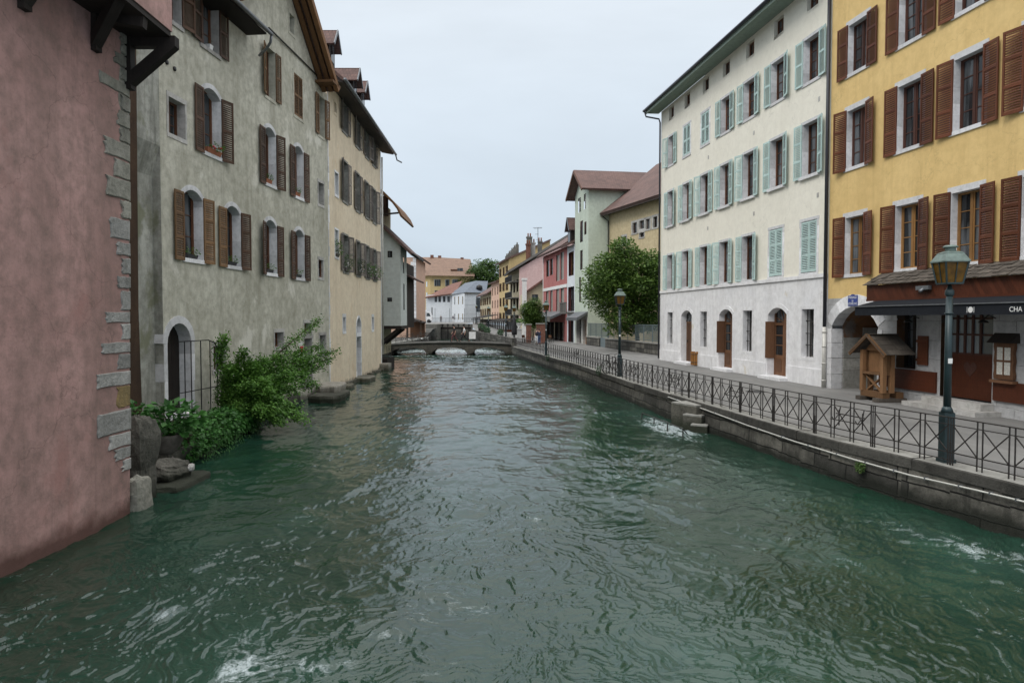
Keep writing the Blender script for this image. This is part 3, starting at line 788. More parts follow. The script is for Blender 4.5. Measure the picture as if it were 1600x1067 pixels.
# arched door and river door
def door(root, F, u0, u1, z0, z1, rise, mat, sur, b, r, style='planks', glass='plain_glass', key=0, lint=None):
    w = u1-u0; h = z1-z0; M = F.M((u0+u1)/2, z0)
    mb = MB()
    if style == 'planks':
        n = 6
        for i in range(n):
            x0 = -w/2+w*i/n; mb.box((x0+.004, -r-.05, 0), (x0+w/n-.004, -r+(.004 if i % 2 else 0), h))
        mb.box((-w/2, -r-.06, 0), (w/2, -r-.02, h))
    else:
        mb.box((-w/2, -r-.06, 0), (-w/2+.1, -r+.02, h)); mb.box((w/2-.1, -r-.06, 0), (w/2, -r+.02, h)); mb.box((-.06, -r-.06, 0), (.06, -r+.02, h*.74))
        mb.box((-w/2+.1, -r-.06, 0), (w/2-.1, -r, h*.3)); mb.box((-w/2+.1, -r-.06, h*.74), (w/2-.1, -r+.03, h*.78))
        for i in range(1, 3): mb.box((-w/2+.1, -r-.05, h*.3+h*.44*i/3-.02), (w/2-.1, -r-.004, h*.3+h*.44*i/3+.02))
        for x in (-w*.25, w*.25): mb.box((x-w*.15, -r-.0, h*.05), (x+w*.15, -r+.018, h*.25))
        for i in range(4):
            a = PI*(i+.5)/4; mb.bar((0, -r-.01, h*.78), (w*.45*math.cos(a), -r-.01, h*.78+w*.4*math.sin(a)), .03)
    d = inst('door', mb.mesh('door', [mat]), root, M)
    if style != 'planks':
        g = MB(); g.box((-w/2+.08, -r-.045, h*.3), (w/2-.08, -r-.03, h)); inst('pane', g.mesh('pane', [glass]), d, M)
    else:
        g = MB(); g.box((w/2-.22, -r, h*.38), (w/2-.16, -r+.05, h*.42)); inst('handle', g.mesh('handle', ['dark_iron']), d, M)
    if sur: inst('surround', surround_mesh(w, h, r, b, rise, sur, .04, b, 70+key, lint), d, M)
    return d
door(gh, GH, DG[0]-DG[1]/2, DG[0]+DG[1]/2, DG[2], DG[2]+DG[3], DG[4], 'dark_timber', 'white_stone', .16, .4, 'planks', key=1, lint=.24)
door(gh, GH, 2.28, 3.22, .65, 2.82, 0, 'maroon_frame', 'pale_stone', .16, .35, 'planks', key=2, lint=.2)
# near lean-to roof with gutter, then the gable roof
mb = MB(); mb.k = 0
slab(mb, [GH.P(8.35, 14.6, .85), GH.P(16.2, 14.6, .85), GH.P(16.2, 19, -4.2), GH.P(8.35, 19, -4.2)], .12)
rf = part('roof', mb, 'brown_tiles', gh)
mb = MB(); mb.box((0, -.9, 0), (7.8, .78, .06), GH.M(8.38, 14.42)); part('soffit', mb, 'dark_timber', rf)
mb = MB(); mb.tube([GH.P(8.2, 14.5, .9), GH.P(16.2, 14.56, .9)], .075, 10)
mb.tube([GH.P(8.22, 14.45, .9), GH.P(8.2, 14.2, .85), GH.P(8.0, 14.05, .6), GH.P(7.7, 14.0, .25), GH.P(7.62, 13.95, .12)], .05, 8)
part('gutter', mb, 'zinc', rf)
mb = MB()
for s_, ue in ((-1, .55), (1, 11.0)):
    a, b = GH.P(ga, gz+.35, .85), GH.P(ue, gz+.35-abs(ue-ga)*gs, .85)
    slab(mb, [a, b, b-GH.n*9, a-GH.n*9], .16)
rf = part('roof', mb, 'brown_tiles', gh)
for ds, t in ((.8, .26), (.5, .22), (.16, .22)):
    mb = MB(); mb.bar(GH.P(ga, gz+.1, ds), GH.P(.72, gz+.1-abs(.72-ga)*gs, ds), .2, t); mb.bar(GH.P(ga, gz+.1, ds), GH.P(10.5, gz+.1-abs(10.5-ga)*gs, ds), .2, t); part('verge_board', mb, 'eave_timber', rf)
mb = MB()
mb.box((.55, .02, 14.98), (1.6, .9, 15.1), GH.M(0, 0)); part('eave_end', mb, 'eave_timber', rf)
mb = MB(); mb.tube([GH.P(6.6, 15.44, .06), GH.P(3.4, 15.4, .05), GH.P(.05, 15.33, .05)], .035, 6); part('cable', mb, 'dark_iron', gh)
for px, py in ((260, 98), (272, 108)):
    u, z = GH.hit(px, py); mb = MB(); mb.lathe([(.07, 0), (.07, .04)], (0, 0, 0), 10); mb.v = [tuple(GH.M(u, z) @ Vector((x, zz, y))) for x, y, zz in mb.v]; part('vent_hole', mb, 'dark_iron', gh)
mb = MB(); mb.box((-.28, .0, 0), (.28, .02, .75), GH.M(3.55, 1.95)); s1 = part('notice', mb, 'white_paint', gh)
mb = MB(); mb.box((-.2, .021, .28), (.2, .026, .55), GH.M(3.55, 1.95)); part('red_band', mb, 'flower_red', s1)

# ---- cream house
CH = Fac((-9.34, 48.9), (-9.25, 34.52))
ch = thing('cream_house', 'cream rendered river house with grey louvred shutters and roof dormers', 'house', CH.P(7, 0))
cu = [(10.72, 1.2), (7.52, 1.05), (4.78, 1.05), (2.42, 1.05)]
ops = []
for u, w in cu:
    for z, h in ((6.36, 2.0), (10.22, 2.2), (14.05, 1.55)): ops.append((u-w/2, u+w/2, z, z+h))
cs = [(12.68, .72, 7.0, 1.4), (12.6, .7, 10.25, 1.15), (12.75, .42, 14.5, .52), (11.18, .62, 3.03, .78), (3.2, .62, 2.98, .85)]
for u, w, z, h in cs: ops.append((u-w/2, u+w/2, z, z+h))
ops.append((6.9, 8.1, .12, 3.8, .55))
mb = wallmb(CH, 0, CH.L, -1, 15.72, ops); massmb(CH, 0, CH.L, -1, 15.7, 9, mb); part('wall', mb, 'cream_render', ch)
for i, (u, w) in enumerate(cu):
    for j, (z, h) in enumerate(((6.36, 2.0), (10.22, 2.2), (14.05, 1.55))):
        window(ch, CH, u, z, w, h, 'grey_board', 'plain_glass', .26, 2, 2, 'coping_stone', .07, 0, .04, i, .1, 'grey_shutter', .58, 2, (0, 0))
for i, (u, w, z, h) in enumerate(cs):
    window(ch, CH, u, z, w, h, 'grey_board', 'window_glass', .3, 1, 1, 'white_stone' if i != 2 else 'cream_render', .08, 0, .03, 40+i, .2 if i > 2 else .1)
door(ch, CH, 6.9, 8.1, .12, 3.8, .55, 'grey_board', 'white_stone', .12, .3, 'planks', key=3, lint=.14)
mb = MB(); mb.box((-.62, -.35, 2.65), (.62, .03, 2.85), CH.M(7.5, 0)); part('transom', mb, 'white_stone', ch)
mb = MB(); rr = random.Random(5); z = 0
while z < 15.6:
    h = rr.uniform(.3, .55); w = rr.choice((.14, .24)); mb.box((CH.L-w, -.1, z+.01), (CH.L-.004, .02, min(z+h, 15.7)-.01), CH.M(0, 0)); z += h
part('corner_stones', mb, 'white_stone', ch)
mb = MB(); z = 0
while z < 15.6:
    h = rr.uniform(.3, .55); mb.box((.004, -.1, z+.01), (rr.choice((.12, .2)), .02, min(z+h, 15.7)-.01), CH.M(0, 0)); z += h
part('corner_stones', mb, 'white_stone', ch)
mb = MB(); slab(mb, [CH.P(-.5, 15.62, .95), CH.P(CH.L+.3, 15.62, .95), CH.P(CH.L+.3, 21.5, -6), CH.P(-.5, 21.5, -6)], .14)
rf = part('roof', mb, 'brown_tiles', ch)
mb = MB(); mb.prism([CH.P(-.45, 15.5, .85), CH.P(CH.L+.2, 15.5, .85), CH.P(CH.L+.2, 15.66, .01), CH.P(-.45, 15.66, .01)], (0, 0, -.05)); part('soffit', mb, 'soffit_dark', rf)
mb = MB(); mb.tube([CH.P(-.6, 15.5, 1.0), CH.P(CH.L+.4, 15.54, 1.0)], .085, 10); mb.tube([CH.P(-.5, 15.45, 1.0), CH.P(-.75, 15.15, 1.05), CH.P(-1.3, 15.1, 1.3)], .05, 8); part('gutter', mb, 'zinc', rf)
def dormer(root, F, u, z0, w, h, d0, back, mats=('brown_tiles', 'dark_timber', 'zinc')):
    mb = MB(); M = F.M(u, 0, d0)
    mb.prism([M @ Vector(p) for p in ((-w/2, 0, z0), (w/2, 0, z0), (w/2, 0, z0+h*.6), (0, 0, z0+h), (-w/2, 0, z0+h*.6))], -F.n*back)
    o = part('dormer', mb, mats[1], root)
    mb = MB()
    for s in (-1, 1): slab(mb, [M @ Vector((0, .3, z0+h+.12)), M @ Vector((s*(w/2+.22), .3, z0+h*.5)), M @ Vector((s*(w/2+.22), -back, z0+h*.5)), M @ Vector((0, -back, z0+h+.12))], .09)
    part('dormer_roof', mb, mats[0], o)
    mb = MB()
    for s in (-1, 1): mb.bar(M @ Vector((0, .32, z0+h+.08)), M @ Vector((s*(w/2+.24), .32, z0+h*.48)), .05, .14)
    part('verge_board', mb, mats[2], o)
    mb = MB(); mb.box((-w*.3, -.01, z0+.15), (w*.3, .03, z0+h*.6), M); part('pane', mb, 'window_glass', o)
for u in (11.3, 5.7, 3.4): dormer(ch, CH, u, 17.5, 1.1, 1.75, -.5, 2.5)

# ---- tall brown-eaved house and the blue-grey overhanging house
bh = thing('brown_eaved_house', 'narrow house with a sweeping brown eave just behind the cream house', 'house', (-12, 53, 0))
BH = Fac((-9.9, 56), (-9.9, 50)); mb = wallmb(BH, 0, 6, 1, 12.6, []); massmb(BH, 0, 6, 1, 12.6, 6, mb); part('wall', mb, 'beige_render', bh)
mb = MB(); prof = [(-8.0, 11.2), (-8.25, 11.75), (-8.7, 12.35), (-9.3, 12.95), (-10.2, 13.7), (-12.5, 15.4)]
for (xa, za), (xb, zb) in zip(prof, prof[1:]): slab(mb, [(xa, 49.9, za), (xa, 56, za), (xb, 56, zb), (xb, 49.9, zb)], .14)
part('roof', mb, 'eave_timber', bh)
mb = MB(); mb.bar((-9.9, 50.2, 11.3), (-8.3, 50.2, 11.45), .1, .12); part('bracket', mb, 'dark_timber', bh)
oh = thing('overhanging_house', 'blue-grey house with lean-to roof jutting over the water on timber struts', 'house', (-10, 52, 1))
OF = Fac((-8.3, 51), (-12.6, 51)); OS = Fac((-8.3, 54.0), (-8.3, 51))
mb = MB(); ops = []
for a, b in (((605.5, 392), (613, 402.5)), ((605, 465), (612.5, 471.5))):
    u0, z1 = OF.hit(*b); u1, z0 = OF.hit(*a); z0_, z1_ = OF.hit(a[0], b[1])[1], OF.hit(a[0], a[1])[1]; ops.append((min(u0, u1), max(u0, u1), z0_, z1_))
wallmb(OF, 0, 4.3, 3.2, 9.3, ops, mb); mb.face([OF.P(0, 9.3), OF.P(4.3, 9.3), OF.P(4.3, 13.6), ])
ops2 = [(1.3, 1.75, 7.2, 8.4), (1.2, 1.7, 4.4, 6.4)]
wallmb(OS, 0, 3, 3.2, 9.3, ops2, mb); mb.face([(-8.3, 51, 3.2), (-8.3, 54, 3.2), (-12.6, 54, 3.2), (-12.6, 51, 3.2)])
part('wall', mb, 'bluegrey_render', oh)
for (a, b, c, d), F_ in [(o, OF) for o in ops]+[(o, OS) for o in ops2]: window(oh, F_, (a+b)/2, c, b-a, d-c, 'dark_timber', 'window_glass', .12, 1, 1)
mb = MB(); slab(mb, [(-7.35, 50.6, 8.55), (-7.35, 56, 8.55), (-13, 56, 14.0), (-13, 50.6, 14.0)], .18); rf = part('roof', mb, 'brown_tiles', oh)
mb = MB(); mb.tube([(-7.3, 50.4, 8.45), (-7.3, 56, 8.45)], .1, 8); part('gutter', mb, 'dark_iron', rf)
mb = MB(); mb.box((-10.35, 52, 11.6), (-9.5, 52.8, 13.0)); part('chimney', mb, 'brown_tiles', rf)
mb = MB(); mb.box((-12.6, 50.98, 2.95), (-8.25, 54.02, 3.19)); part('floor_beam', mb, 'dark_timber', oh)
for y in (51.2, 52.5, 53.8):
    mb = MB(); mb.bar((-10.6, y, 1.3), (-8.5, y, 2.95), .2, .24); part('strut', mb, 'dark_timber', oh)
mb = MB(); mb.tube([OF.P(4.0, 6.1, .08), OF.P(1.2, 7.1, .08)], .05, 6); part('drainpipe', mb, 'zinc', oh)
mb = MB(); mb.box((-12.6, 51.2, .8), (-10.75, 54, 2.94)); part('base_wall', mb, 'brown_render', oh)
mb = MB(); mb.tube([CH.P(-.12, 15.2, .08), CH.P(-.12, 1.2, .08)], .06, 8); part('drainpipe', mb, 'pipe_pale', ch)
ta = thing('timber_annex', 'dark timber boarded annex with small tiled roof behind the blue-grey house', 'annex', (-9, 57, 1))
mb = MB(); mb.box((-13, 54.3, 3.0), (-8.45, 59, 8.2)); part('wall', mb, 'dark_timber', ta)
mb = MB(); slab(mb, [(-7.7, 54.2, 6.9), (-7.7, 60, 6.9), (-9.2, 60, 7.7), (-9.2, 54.2, 7.7)], .12); part('roof', mb, 'brown_tiles', ta)
pe = thing('peach_house', 'peach rendered house with white corner stones at the far end of the footbridge', 'house', (-15, 98, 1.1))
PF = Fac((-13.3, 95), (-18, 95)); PS = Fac((-13.3, 105), (-13.3, 95))
mb = wallmb(PF, 0, 4.7, 1, 12.2, []); wallmb(PS, 0, 10, 1, 12.2, [], mb); part('wall', mb, 'peach_render', pe)
mb = MB(); z = 1.2; k = 0
while z < 12:
    w = .75 if k % 2 else .45; mb.box((.0, -.1, z+.02), (w, .03, z+.5), PF.M(0, 0)); z += .52; k += 1
part('corner_stones', mb, 'white_stone', pe)
mb = MB(); slab(mb, [(-12.5, 94.3, 12.2), (-12.5, 106, 12.2), (-19, 106, 16.2), (-19, 94.3, 16.2)], .25); part('roof', mb, 'brown_tiles', pe)
sh_ = thing('lean_to_shed', 'open timber lean-to with sloping board roof against the peach house', 'shed', (-12.9, 92.5, 1.1))
mb = MB(); slab(mb, [(-14.2, 91, 4.0), (-14.2, 95, 4.0), (-11.9, 95, 3.25), (-11.9, 91, 3.25)], .16); part('roof', mb, 'dark_timber', sh_)
for x in (-14, -12.2):
    mb = MB(); mb.box((x-.12, 91.2, 1.1), (x+.12, 91.45, 3.5)); part('post', mb, 'brown_render', sh_)
mb = MB(); mb.box((-14.1, 94.6, 1.1), (-12.1, 94.9, 3.3)); part('board_wall', mb, 'door_wood', sh_)

# ================================================================== RIGHT BANK HOUSES
WF = Fac((12.96, 28.05), (10.22, 47.2)); YF = Fac((15.25, 12.0), (12.96, 28.05))
wh = thing('white_house', 'tall cream and white house with pale aqua louvred shutters', 'house', WF.P(9, .9))
wc = [(1.42, 1.16), (4.14, 1.16), (6.87, 1.16), (9.53, 1.1), (12.15, 1.08), (14.87, 1.06), (17.5, .95)]
rows = ((5.72, 2.22), (9.88, 2.25), (13.88, 1.85))
up = []; gr = []
for u, w in wc:
    for z, h in rows: up.append((u-w/2, u+w/2, z, z+h))
    up.append((u-.42, u+.42, 16.92, 17.66))
gw = [(.95, 1.88), (6.33, 7.28), (11.67, 12.58), (16.98, 17.9)]; gd = [(3.1, 4.76), (8.46, 10.07), (13.84, 15.5)]
for a, b in gw: gr.append((a, b, 2.07, 4.15))
for a, b in gd: gr.append((a, b, 1.05, 4.25, .32))
mb = wallmb(WF, 0, WF.L, 5.55, 17.85, up); massmb(WF, 0, WF.L, 5.55, 17.85, 11, mb); part('wall', mb, 'white_render', wh)
mb = wallmb(WF, 0, WF.L, .5, 5.55, gr); massmb(WF, 0, WF.L, .5, 5.5, 10.9, mb); part('ground_floor_wall', mb, 'limestone_render', wh)
mb = MB(); mb.box((.06, -.05, 5.46), (WF.L-.02, .07, 5.62), WF.M(0, 0)); part('string_course', mb, 'limestone_render', wh)
mb = MB(); rr = random.Random(9)         # plinth blocks and corner stones
def blocks(u0, u1, z0, z1):
    u = u0
    while u < u1-.05:
        w = min(u1-u, rr.uniform(.6, 1.1)); w = u1-u if u1-u-w < .3 else w
        mb.box((u+.006, -.03, z0+.006), (u+w-.006, .03+rr.uniform(0, .012), z1-.006), WF.M(0, 0)); u += w
edges = [0.08]+[x for a, b in sorted(gd) for x in (a-.16, b+.16)]+[WF.L-.05]
for a, b in zip(edges[::2], edges[1::2]): mb = MB(); blocks(a, b, .86, 1.62); part('plinth', mb, 'limestone_render', wh)
for i, (u, w) in enumerate(wc):
    for j, (z, h) in enumerate(rows):
        closed = (j == 0 and i < 2) or (j == 2 and i in (4, 5))
        window(wh, WF, u, z, w, h, 'brown_frame', 'window_glass', .3, 3, 2, 'white_stone', .13, 0, .12 if j == 1 else .04, 100+i, .13, 'aqua_shutter', w/2-.015 if closed else .56, 3 if j < 2 else 2, (.03 if closed else -.06, -.03 if closed else .04), 0 if closed else 1, 0 if closed else 1)
    window(wh, WF, u, 16.92, .84, .74, 'brown_frame', 'window_glass', .22, 1, 2, 'white_render', 0, 0, .0)
for i, (a, b) in enumerate(gw):
    o = window(wh, WF, (a+b)/2, 2.07, b-a, 2.08, 'grey_board', 'window_glass', .42, 3, 2, 'limestone_render', .12, 0, .01, 120+i, .14)
    mb = MB()
    for k in range(4): mb.bar(WF.P(a+(b-a)*(k+.5)/4, 2.07, -.2), WF.P(a+(b-a)*(k+.5)/4, 4.15, -.2), .028)
    for z in (2.6, 3.1, 3.65): mb.bar(WF.P(a, z, -.2), WF.P(b, z, -.2), .03)
    part('grille', mb, 'dark_iron', o)
for i, (a, b) in enumerate(gd):
    d = door(wh, WF, a, b, 1.05, 4.25, .32, 'door_wood', 'limestone_render', .14, .34, 'glazed' if i < 2 else 'planks', key=10+i, lint=.2)
    if i == 2:
        mb = MB(); mb.box((a+.1, -.33, 3.45), (b-.1, -.3, 3.55), WF.M(0, 0)); part('transom_bar', mb, 'door_wood', d)
        mb = MB(); mb.box((a+.05, -.335, 3.55), (b-.05, -.32, 4.2), WF.M(0, 0)); part('transom_pane', mb, 'window_glass', d)
        mb = MB()
        for k in range(3):
            x = a+(b-a)*(k+.5)/3; mb.bar(WF.P(x-.25, 3.56, -.31), WF.P(x+.25, 4.15, -.31), .03); mb.bar(WF.P(x+.25, 3.56, -.31), WF.P(x-.25, 4.15, -.31), .03)
        part('transom_lattice', mb, 'dark_iron', d)
    mb = MB(); mb.box((a-.2, .0, .85), (b+.2, .42, 1.04), WF.M(0, 0)); part('doorstep', mb, 'white_stone', d)
    if i < 2:                     # inner leaves folded back
        for s, uu, op in ((1, b, 1.15), (-1, a, 0.08)):
            if s < 0:
                mb = MB(); mb.box((0, -.03, 0), (.6, .02, 2.35)); Mx = WF.M(a+.03, 1.95, -.26)
            else:
                mb = MB(); mb.box((0, -.025, 0), (.44, .025, 1.75)); Mx = WF.M(b-.035, 1.85, -.3) @ Matrix.Rotation(PI/2-.06, 4, 'Z')
            for k in range(1, 4): mb.box((.44*k/4-.004, -.032, .02), (.44*k/4+.004, .03, 1.7))
            inst('leaf', mb.mesh('leaf', ['door_wood']), d, Mx)
mb = MB(); slab(mb, [WF.P(.02, 18.05, .98), WF.P(WF.L+.55, 18.05, .98), WF.P(WF.L+.55, 22.5, -6), WF.P(.02, 22.5, -6)], .12); rf = part('roof', mb, 'brown_tiles', wh)
mb = MB(); mb.prism([WF.P(.02, 17.84, .9), WF.P(WF.L+.5, 17.84, .9), WF.P(WF.L+.5, 17.86, .01), WF.P(.02, 17.86, .01)], (0, 0, .05))
for k in range(1, 9): mb.box((.02, .1*k-.004, 17.825), (WF.L+.5, .1*k+.004, 17.838), WF.M(0, 0))
part('soffit', mb, 'soffit_green', rf)
mb = MB(); mb.box((.02, .9, 17.78), (WF.L+.52, .96, 18.02), WF.M(0, 0)); part('fascia', mb, 'soffit_green', rf)
mb = MB(); mb.tube([WF.P(0.02, 18.0, 1.06), WF.P(WF.L+.6, 18.02, 1.06)], .085, 10); part('gutter', mb, 'navy_pipe', rf)
mb = MB(); mb.tube([WF.P(WF.L+.45, 17.95, 1.05), WF.P(WF.L+.4, 17.6, .95), WF.P(WF.L-.02, 17.35, .18), WF.P(WF.L-.03, 17.1, .1), WF.P(WF.L-.03, 1.0, .1)], .055, 8); part('drainpipe', mb, 'navy_pipe', wh)
mb = MB(); mb.tube([WF.P(.03, 19, .12), WF.P(.03, 3.4, .12)], .075, 8); part('drainpipe', mb, 'navy_pipe', wh)
mb = MB(); mb.tube([WF.P(.03, 3.4, .12), WF.P(.03, .9, .12)], .085, 8)
for z in (1.2, 1.9, 2.6, 3.2): mb.lathe([(.1, -.03), (.1, .03)], WF.P(.03, z, .12), 8)
part('drainpipe', mb, 'pipe_pale', wh)
for px, py in ((1280, 155), (1178, 208), (1107, 246), (1278, 305), (1178, 334), (1106, 357)):
    u, z = WF.hit(px, py); mb = MB(); mb.box((u-.07, 0, z-.1), (u+.07, .012, z+.1), WF.M(0, 0)); part('vent_plate', mb, 'pale_stone', wh)

# ---- yellow house with the restaurant
yh = thing('yellow_house', 'yellow rendered house with red-brown shutters, stone arch and restaurant front', 'house', YF.P(8, .9))
yc = [(14.55, 1.12), (11.72, 1.12), (9.2, 1.12), (6.65, 1.12), (3.9, 1.12), (1.4, 1.12)]
rows = ((5.47, 2.2, 'honey_frame'), (9.6, 2.2, 'maroon_frame'), (13.22, 1.86, 'maroon_frame'), (16.8, 1.5, 'maroon_frame'))
up = [(u-w/2, u+w/2, z, z+h) for u, w in yc for z, h, f in rows]
AR = (13.12, 15.9, .85, 4.2, .75)
gr = [AR, (11.2, 12.15, 2.03, 4.05), (8.1, 10.1, 1.25, 4.05), (2.2, 5.6, 1.95, 4.0)]
mb = wallmb(YF, 0, YF.L-.004, 4.55, 19.5, up); massmb(YF, 0, YF.L-.004, 4.55, 19.5, 11, mb); part('wall', mb, 'yellow_render', yh)
mb = wallmb(YF, 0, YF.L-.004, .5, 4.55, gr); part('ground_floor_wall', mb, 'pier_blocks', yh)
mb = MB(); mb.box((0, -11, .5), (.04, -.01, 4.5), YF.M(0, 0)); part('end_wall', mb, 'pier_blocks', yh)
for i, (u, w) in enumerate(yc):
    for j, (z, h, f) in enumerate(rows):
        window(yh, YF, u, z, w, h, f, 'window_glass', .24, 3, 2, 'white_stone', .15, 0, .05, 200+i+j*7, .2, 'russet_shutter', .6, 3, (-.1, .06), ang=R.choice((.05, .09, .13, .22, .34)))
# stone arch ring and the vaulted passage
cu = (AR[0]+AR[1])/2; w = AR[1]-AR[0]; pa = arc(w, AR[4], 9); zs_ = AR[3]-AR[4]
r0 = (w*w/4+AR[4]**2)/(2*AR[4]); cz = zs_-(r0-AR[4]); mb = MB()
for i in range(9):
    q = []
    for (x, z), rr_ in ((pa[i], 0), (pa[i+1], 0), (pa[i+1], .48), (pa[i], .48)):
        v = Vector((x, z+zs_-cz)).normalized(); q.append(YF.P(cu+x+v.x*rr_, z+zs_+v.y*rr_, .02+.006*(i % 2)))
    c = sum(q, Vector())/4; q = [c+(p-c)*.985 for p in q]; mb.prism(q, -YF.n*.5)
for s, u in ((1, AR[1]), (-1, AR[0])):
    z = .86
    for h in (.62, .66, .62, .58):
        x0, x1 = sorted((u, u+s*(.3 if s > 0 else .25))); x1 = min(x1, YF.L-.01)
        mb.box((x0, -.5, z+.008), (x1, .02+.01*(int(h*100) % 2), min(z+h, zs_-.01)-.008), YF.M(0, 0)); z += h
part('arch_ring', mb, 'white_stone', yh)
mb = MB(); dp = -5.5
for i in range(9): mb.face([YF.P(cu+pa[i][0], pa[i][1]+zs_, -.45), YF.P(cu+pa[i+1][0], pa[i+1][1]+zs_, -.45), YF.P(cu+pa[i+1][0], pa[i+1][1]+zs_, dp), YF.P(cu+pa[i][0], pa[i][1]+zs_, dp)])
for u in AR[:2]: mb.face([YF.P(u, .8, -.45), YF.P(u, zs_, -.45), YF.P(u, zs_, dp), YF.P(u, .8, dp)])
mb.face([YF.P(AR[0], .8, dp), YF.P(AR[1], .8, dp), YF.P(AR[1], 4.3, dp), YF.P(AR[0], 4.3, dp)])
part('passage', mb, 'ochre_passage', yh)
mb = MB(); rr = random.Random(21); z = .88
for h in (.75, .5, .85, .4):
    for k in range(2): mb.box((AR[1]-.04, -.5-k*.85-.82, z+.01), (AR[1]-.002, -.5-k*.85, z+h-.01), YF.M(0, 0)) if rr.random() < .8 else None
    z += h
part('passage_stones', mb, 'coping_stone', yh)
# dark window, boarded panels, shop front
M = YF.M(0, 0)
o = window(yh, YF, 11.675, 2.03, .95, 2.02, 'dark_timber', 'window_glass', .35, 2, 2, None)
mb = MB(); mb.box((10.22, .0, 1.32), (12.95, .07, 2.0), M)
for k in range(1, 5): mb.box((10.22, .07, 1.32+.136*k-.006), (12.95, .074, 1.32+.136*k+.006), M)
part('board_panel', mb, 'shop_board', yh)
mb = MB(); mb.box((10.6, .02, 2.2), (11.05, .07, 3.17), M)
for z in (2.32, 2.95): mb.box((10.58, .07, z), (11.08, .095, z+.09), M)
part('small_shutter', mb, 'russet_shutter', yh)
sf = MB(); sf.box((8.1, -.3, 1.27), (10.1, -.2, 2.62), M)
for k in range(1, 9): sf.box((8.1, -.2, 1.27+.15*k-.005), (10.1, -.197, 1.27+.15*k+.005), M)
sf = part('shop_front', sf, 'shop_board', yh)
mb = MB(); hp = []
for i in range(28):
    t = 2*PI*i/28; hp.append((16*math.sin(t)**3/16*.25, (13*math.cos(t)-5*math.cos(2*t)-2*math.cos(3*t)-math.cos(4*t))/16*.27))
mb.prism([M @ Vector((9.12+x, -.19, 2.2+z)) for x, z in hp], -YF.n*.006); part('heart_emblem', mb, 'maroon_frame', sf)
mb = MB()
for u in (8.1, 8.72, 9.02, 9.32, 9.62, 10.02): mb.box((u, -.28, 2.62), (u+.08, -.19, 4.05), M)
for z in (2.62, 3.22, 3.72): mb.box((8.1, -.275, z), (10.1, -.2, z+.06), M)
part('window_frame', mb, 'maroon_frame', sf)
mb = MB(); mb.box((8.1, -.26, 2.62), (10.1, -.235, 4.05), M); part('pane', mb, 'curtain_glass', sf)
window(yh, YF, 3.9, 1.95, 3.4, 2.05, 'dark_timber', 'curtain_glass', .3, 2, 2, None)
mb = MB(); mb.box((.1, .0, 1.36), (8.0, .07, 1.93), M)
for k in range(1, 4): mb.box((.1, .07, 1.36+.14*k-.006), (8.0, .074, 1.36+.14*k+.006), M)
part('board_panel', mb, 'shop_board', yh)
mb = MB(); mb.box((7.75, .01, .86), (10.75, .85, 1.04), M); mb.box((8.0, .011, 1.041), (10.35, .45, 1.24), M); part('steps', mb, 'pale_stone', yh)
# shingled pent roof, diagonal boards, awning
mb = MB(); rr = random.Random(31)
for r_ in range(4):
    d0 = .86-.2*r_; z0 = 4.93+.115*r_; u = -.1
    while u < 12.85:
        w = rr.uniform(.14, .3); ue = min(12.9, u+w); j = rr.uniform(-.04, .05); tz = rr.uniform(0, .02)
        slab(mb, [M @ Vector((u+.004, d0+j, z0+tz)), M @ Vector((ue-.004, d0+j, z0+tz)), M @ Vector((ue-.004, d0-.34, z0+.17)), M @ Vector((u+.004, d0-.34, z0+.17))], .025); u = ue
pr = part('pent_roof', mb, 'shingle_wood', yh)
mb = MB(); u = .0
while u < 12.7:
    mb.prism([M @ Vector(p) for p in ((u, .7, 4.42), (min(u+.15, 12.8), .7, 4.42), (min(u+.15+.35, 12.8), .7, 4.92), (min(u+.35, 12.8), .7, 4.92))], YF.n*(-.03+rr.uniform(0, .006))); u += .153
part('diagonal_boards', mb, 'shop_board', pr)
mb = MB(); mb.box((12.78, .0, 4.42), (12.82, .7, 4.95), M); mb.box((0, .702, 4.36), (12.8, .73, 4.43), M); part('trim', mb, 'shop_board', pr)
aw = MB(); aw.prism([M @ Vector(p) for p in ((.3, .66, 4.38), (12.3, .66, 4.38), (12.3, 1.5, 4.17), (.3, 1.5, 4.17))], (0, 0, -.02)); aw = part('awning', aw, 'black_fabric', yh)
mb = MB(); mb.box((.3, 1.47, 3.85), (12.32, 1.49, 4.145), M); part('valance', mb, 'black_fabric', aw)
mb = MB(); mb.box((.3, 1.46, 4.147), (12.34, 1.53, 4.178), M); part('front_rail', mb, 'zinc', aw)
def text(parent, body, F, u, z, d, size, mat, name='lettering', ext=.003, align='LEFT'):
    cu_ = bpy.data.curves.new(name, 'FONT'); cu_.body = body; cu_.size = size; cu_.extrude = ext; cu_.align_x = align
    cu_.materials.append(MATS[mat]); o = bpy.data.objects.new(name, cu_)
    p = F.P(u, z, d); Mx = Matrix(((-F.u.x, 0, F.n.x, p.x), (-F.u.y, 0, F.n.y, p.y), (0, 1, 0, p.z), (0, 0, 0, 1)))
    dg = bpy.context.evaluated_depsgraph_get(); COL.objects.link(o); dg.update(); me = bpy.data.meshes.new_from_object(o.evaluated_get(dg)); COL.objects.unlink(o); bpy.data.objects.remove(o)
    return link(bpy.data.objects.new(name, me), parent, Mx)
u, z = YF.hit(1576.5, 487, 1.5); text(aw, 'CHA', YF, u, z, 1.497, .185, 'white_paint')
u, z = YF.hit(1516, 484, 1.5); mb = MB(); mb.prism([M @ Vector((u+.085*math.cos(2*PI*i/20), 1.4905, z+.085*math.sin(2*PI*i/20))) for i in range(20)], YF.n*.006)
mb.box((u-.125, 1.4905, z-.08), (u-.112, 1.496, z+.08), M); mb.box((u+.112, 1.4905, z-.08), (u+.125, 1.496, z+.08), M); part('plate_emblem', mb, 'white_paint', aw)
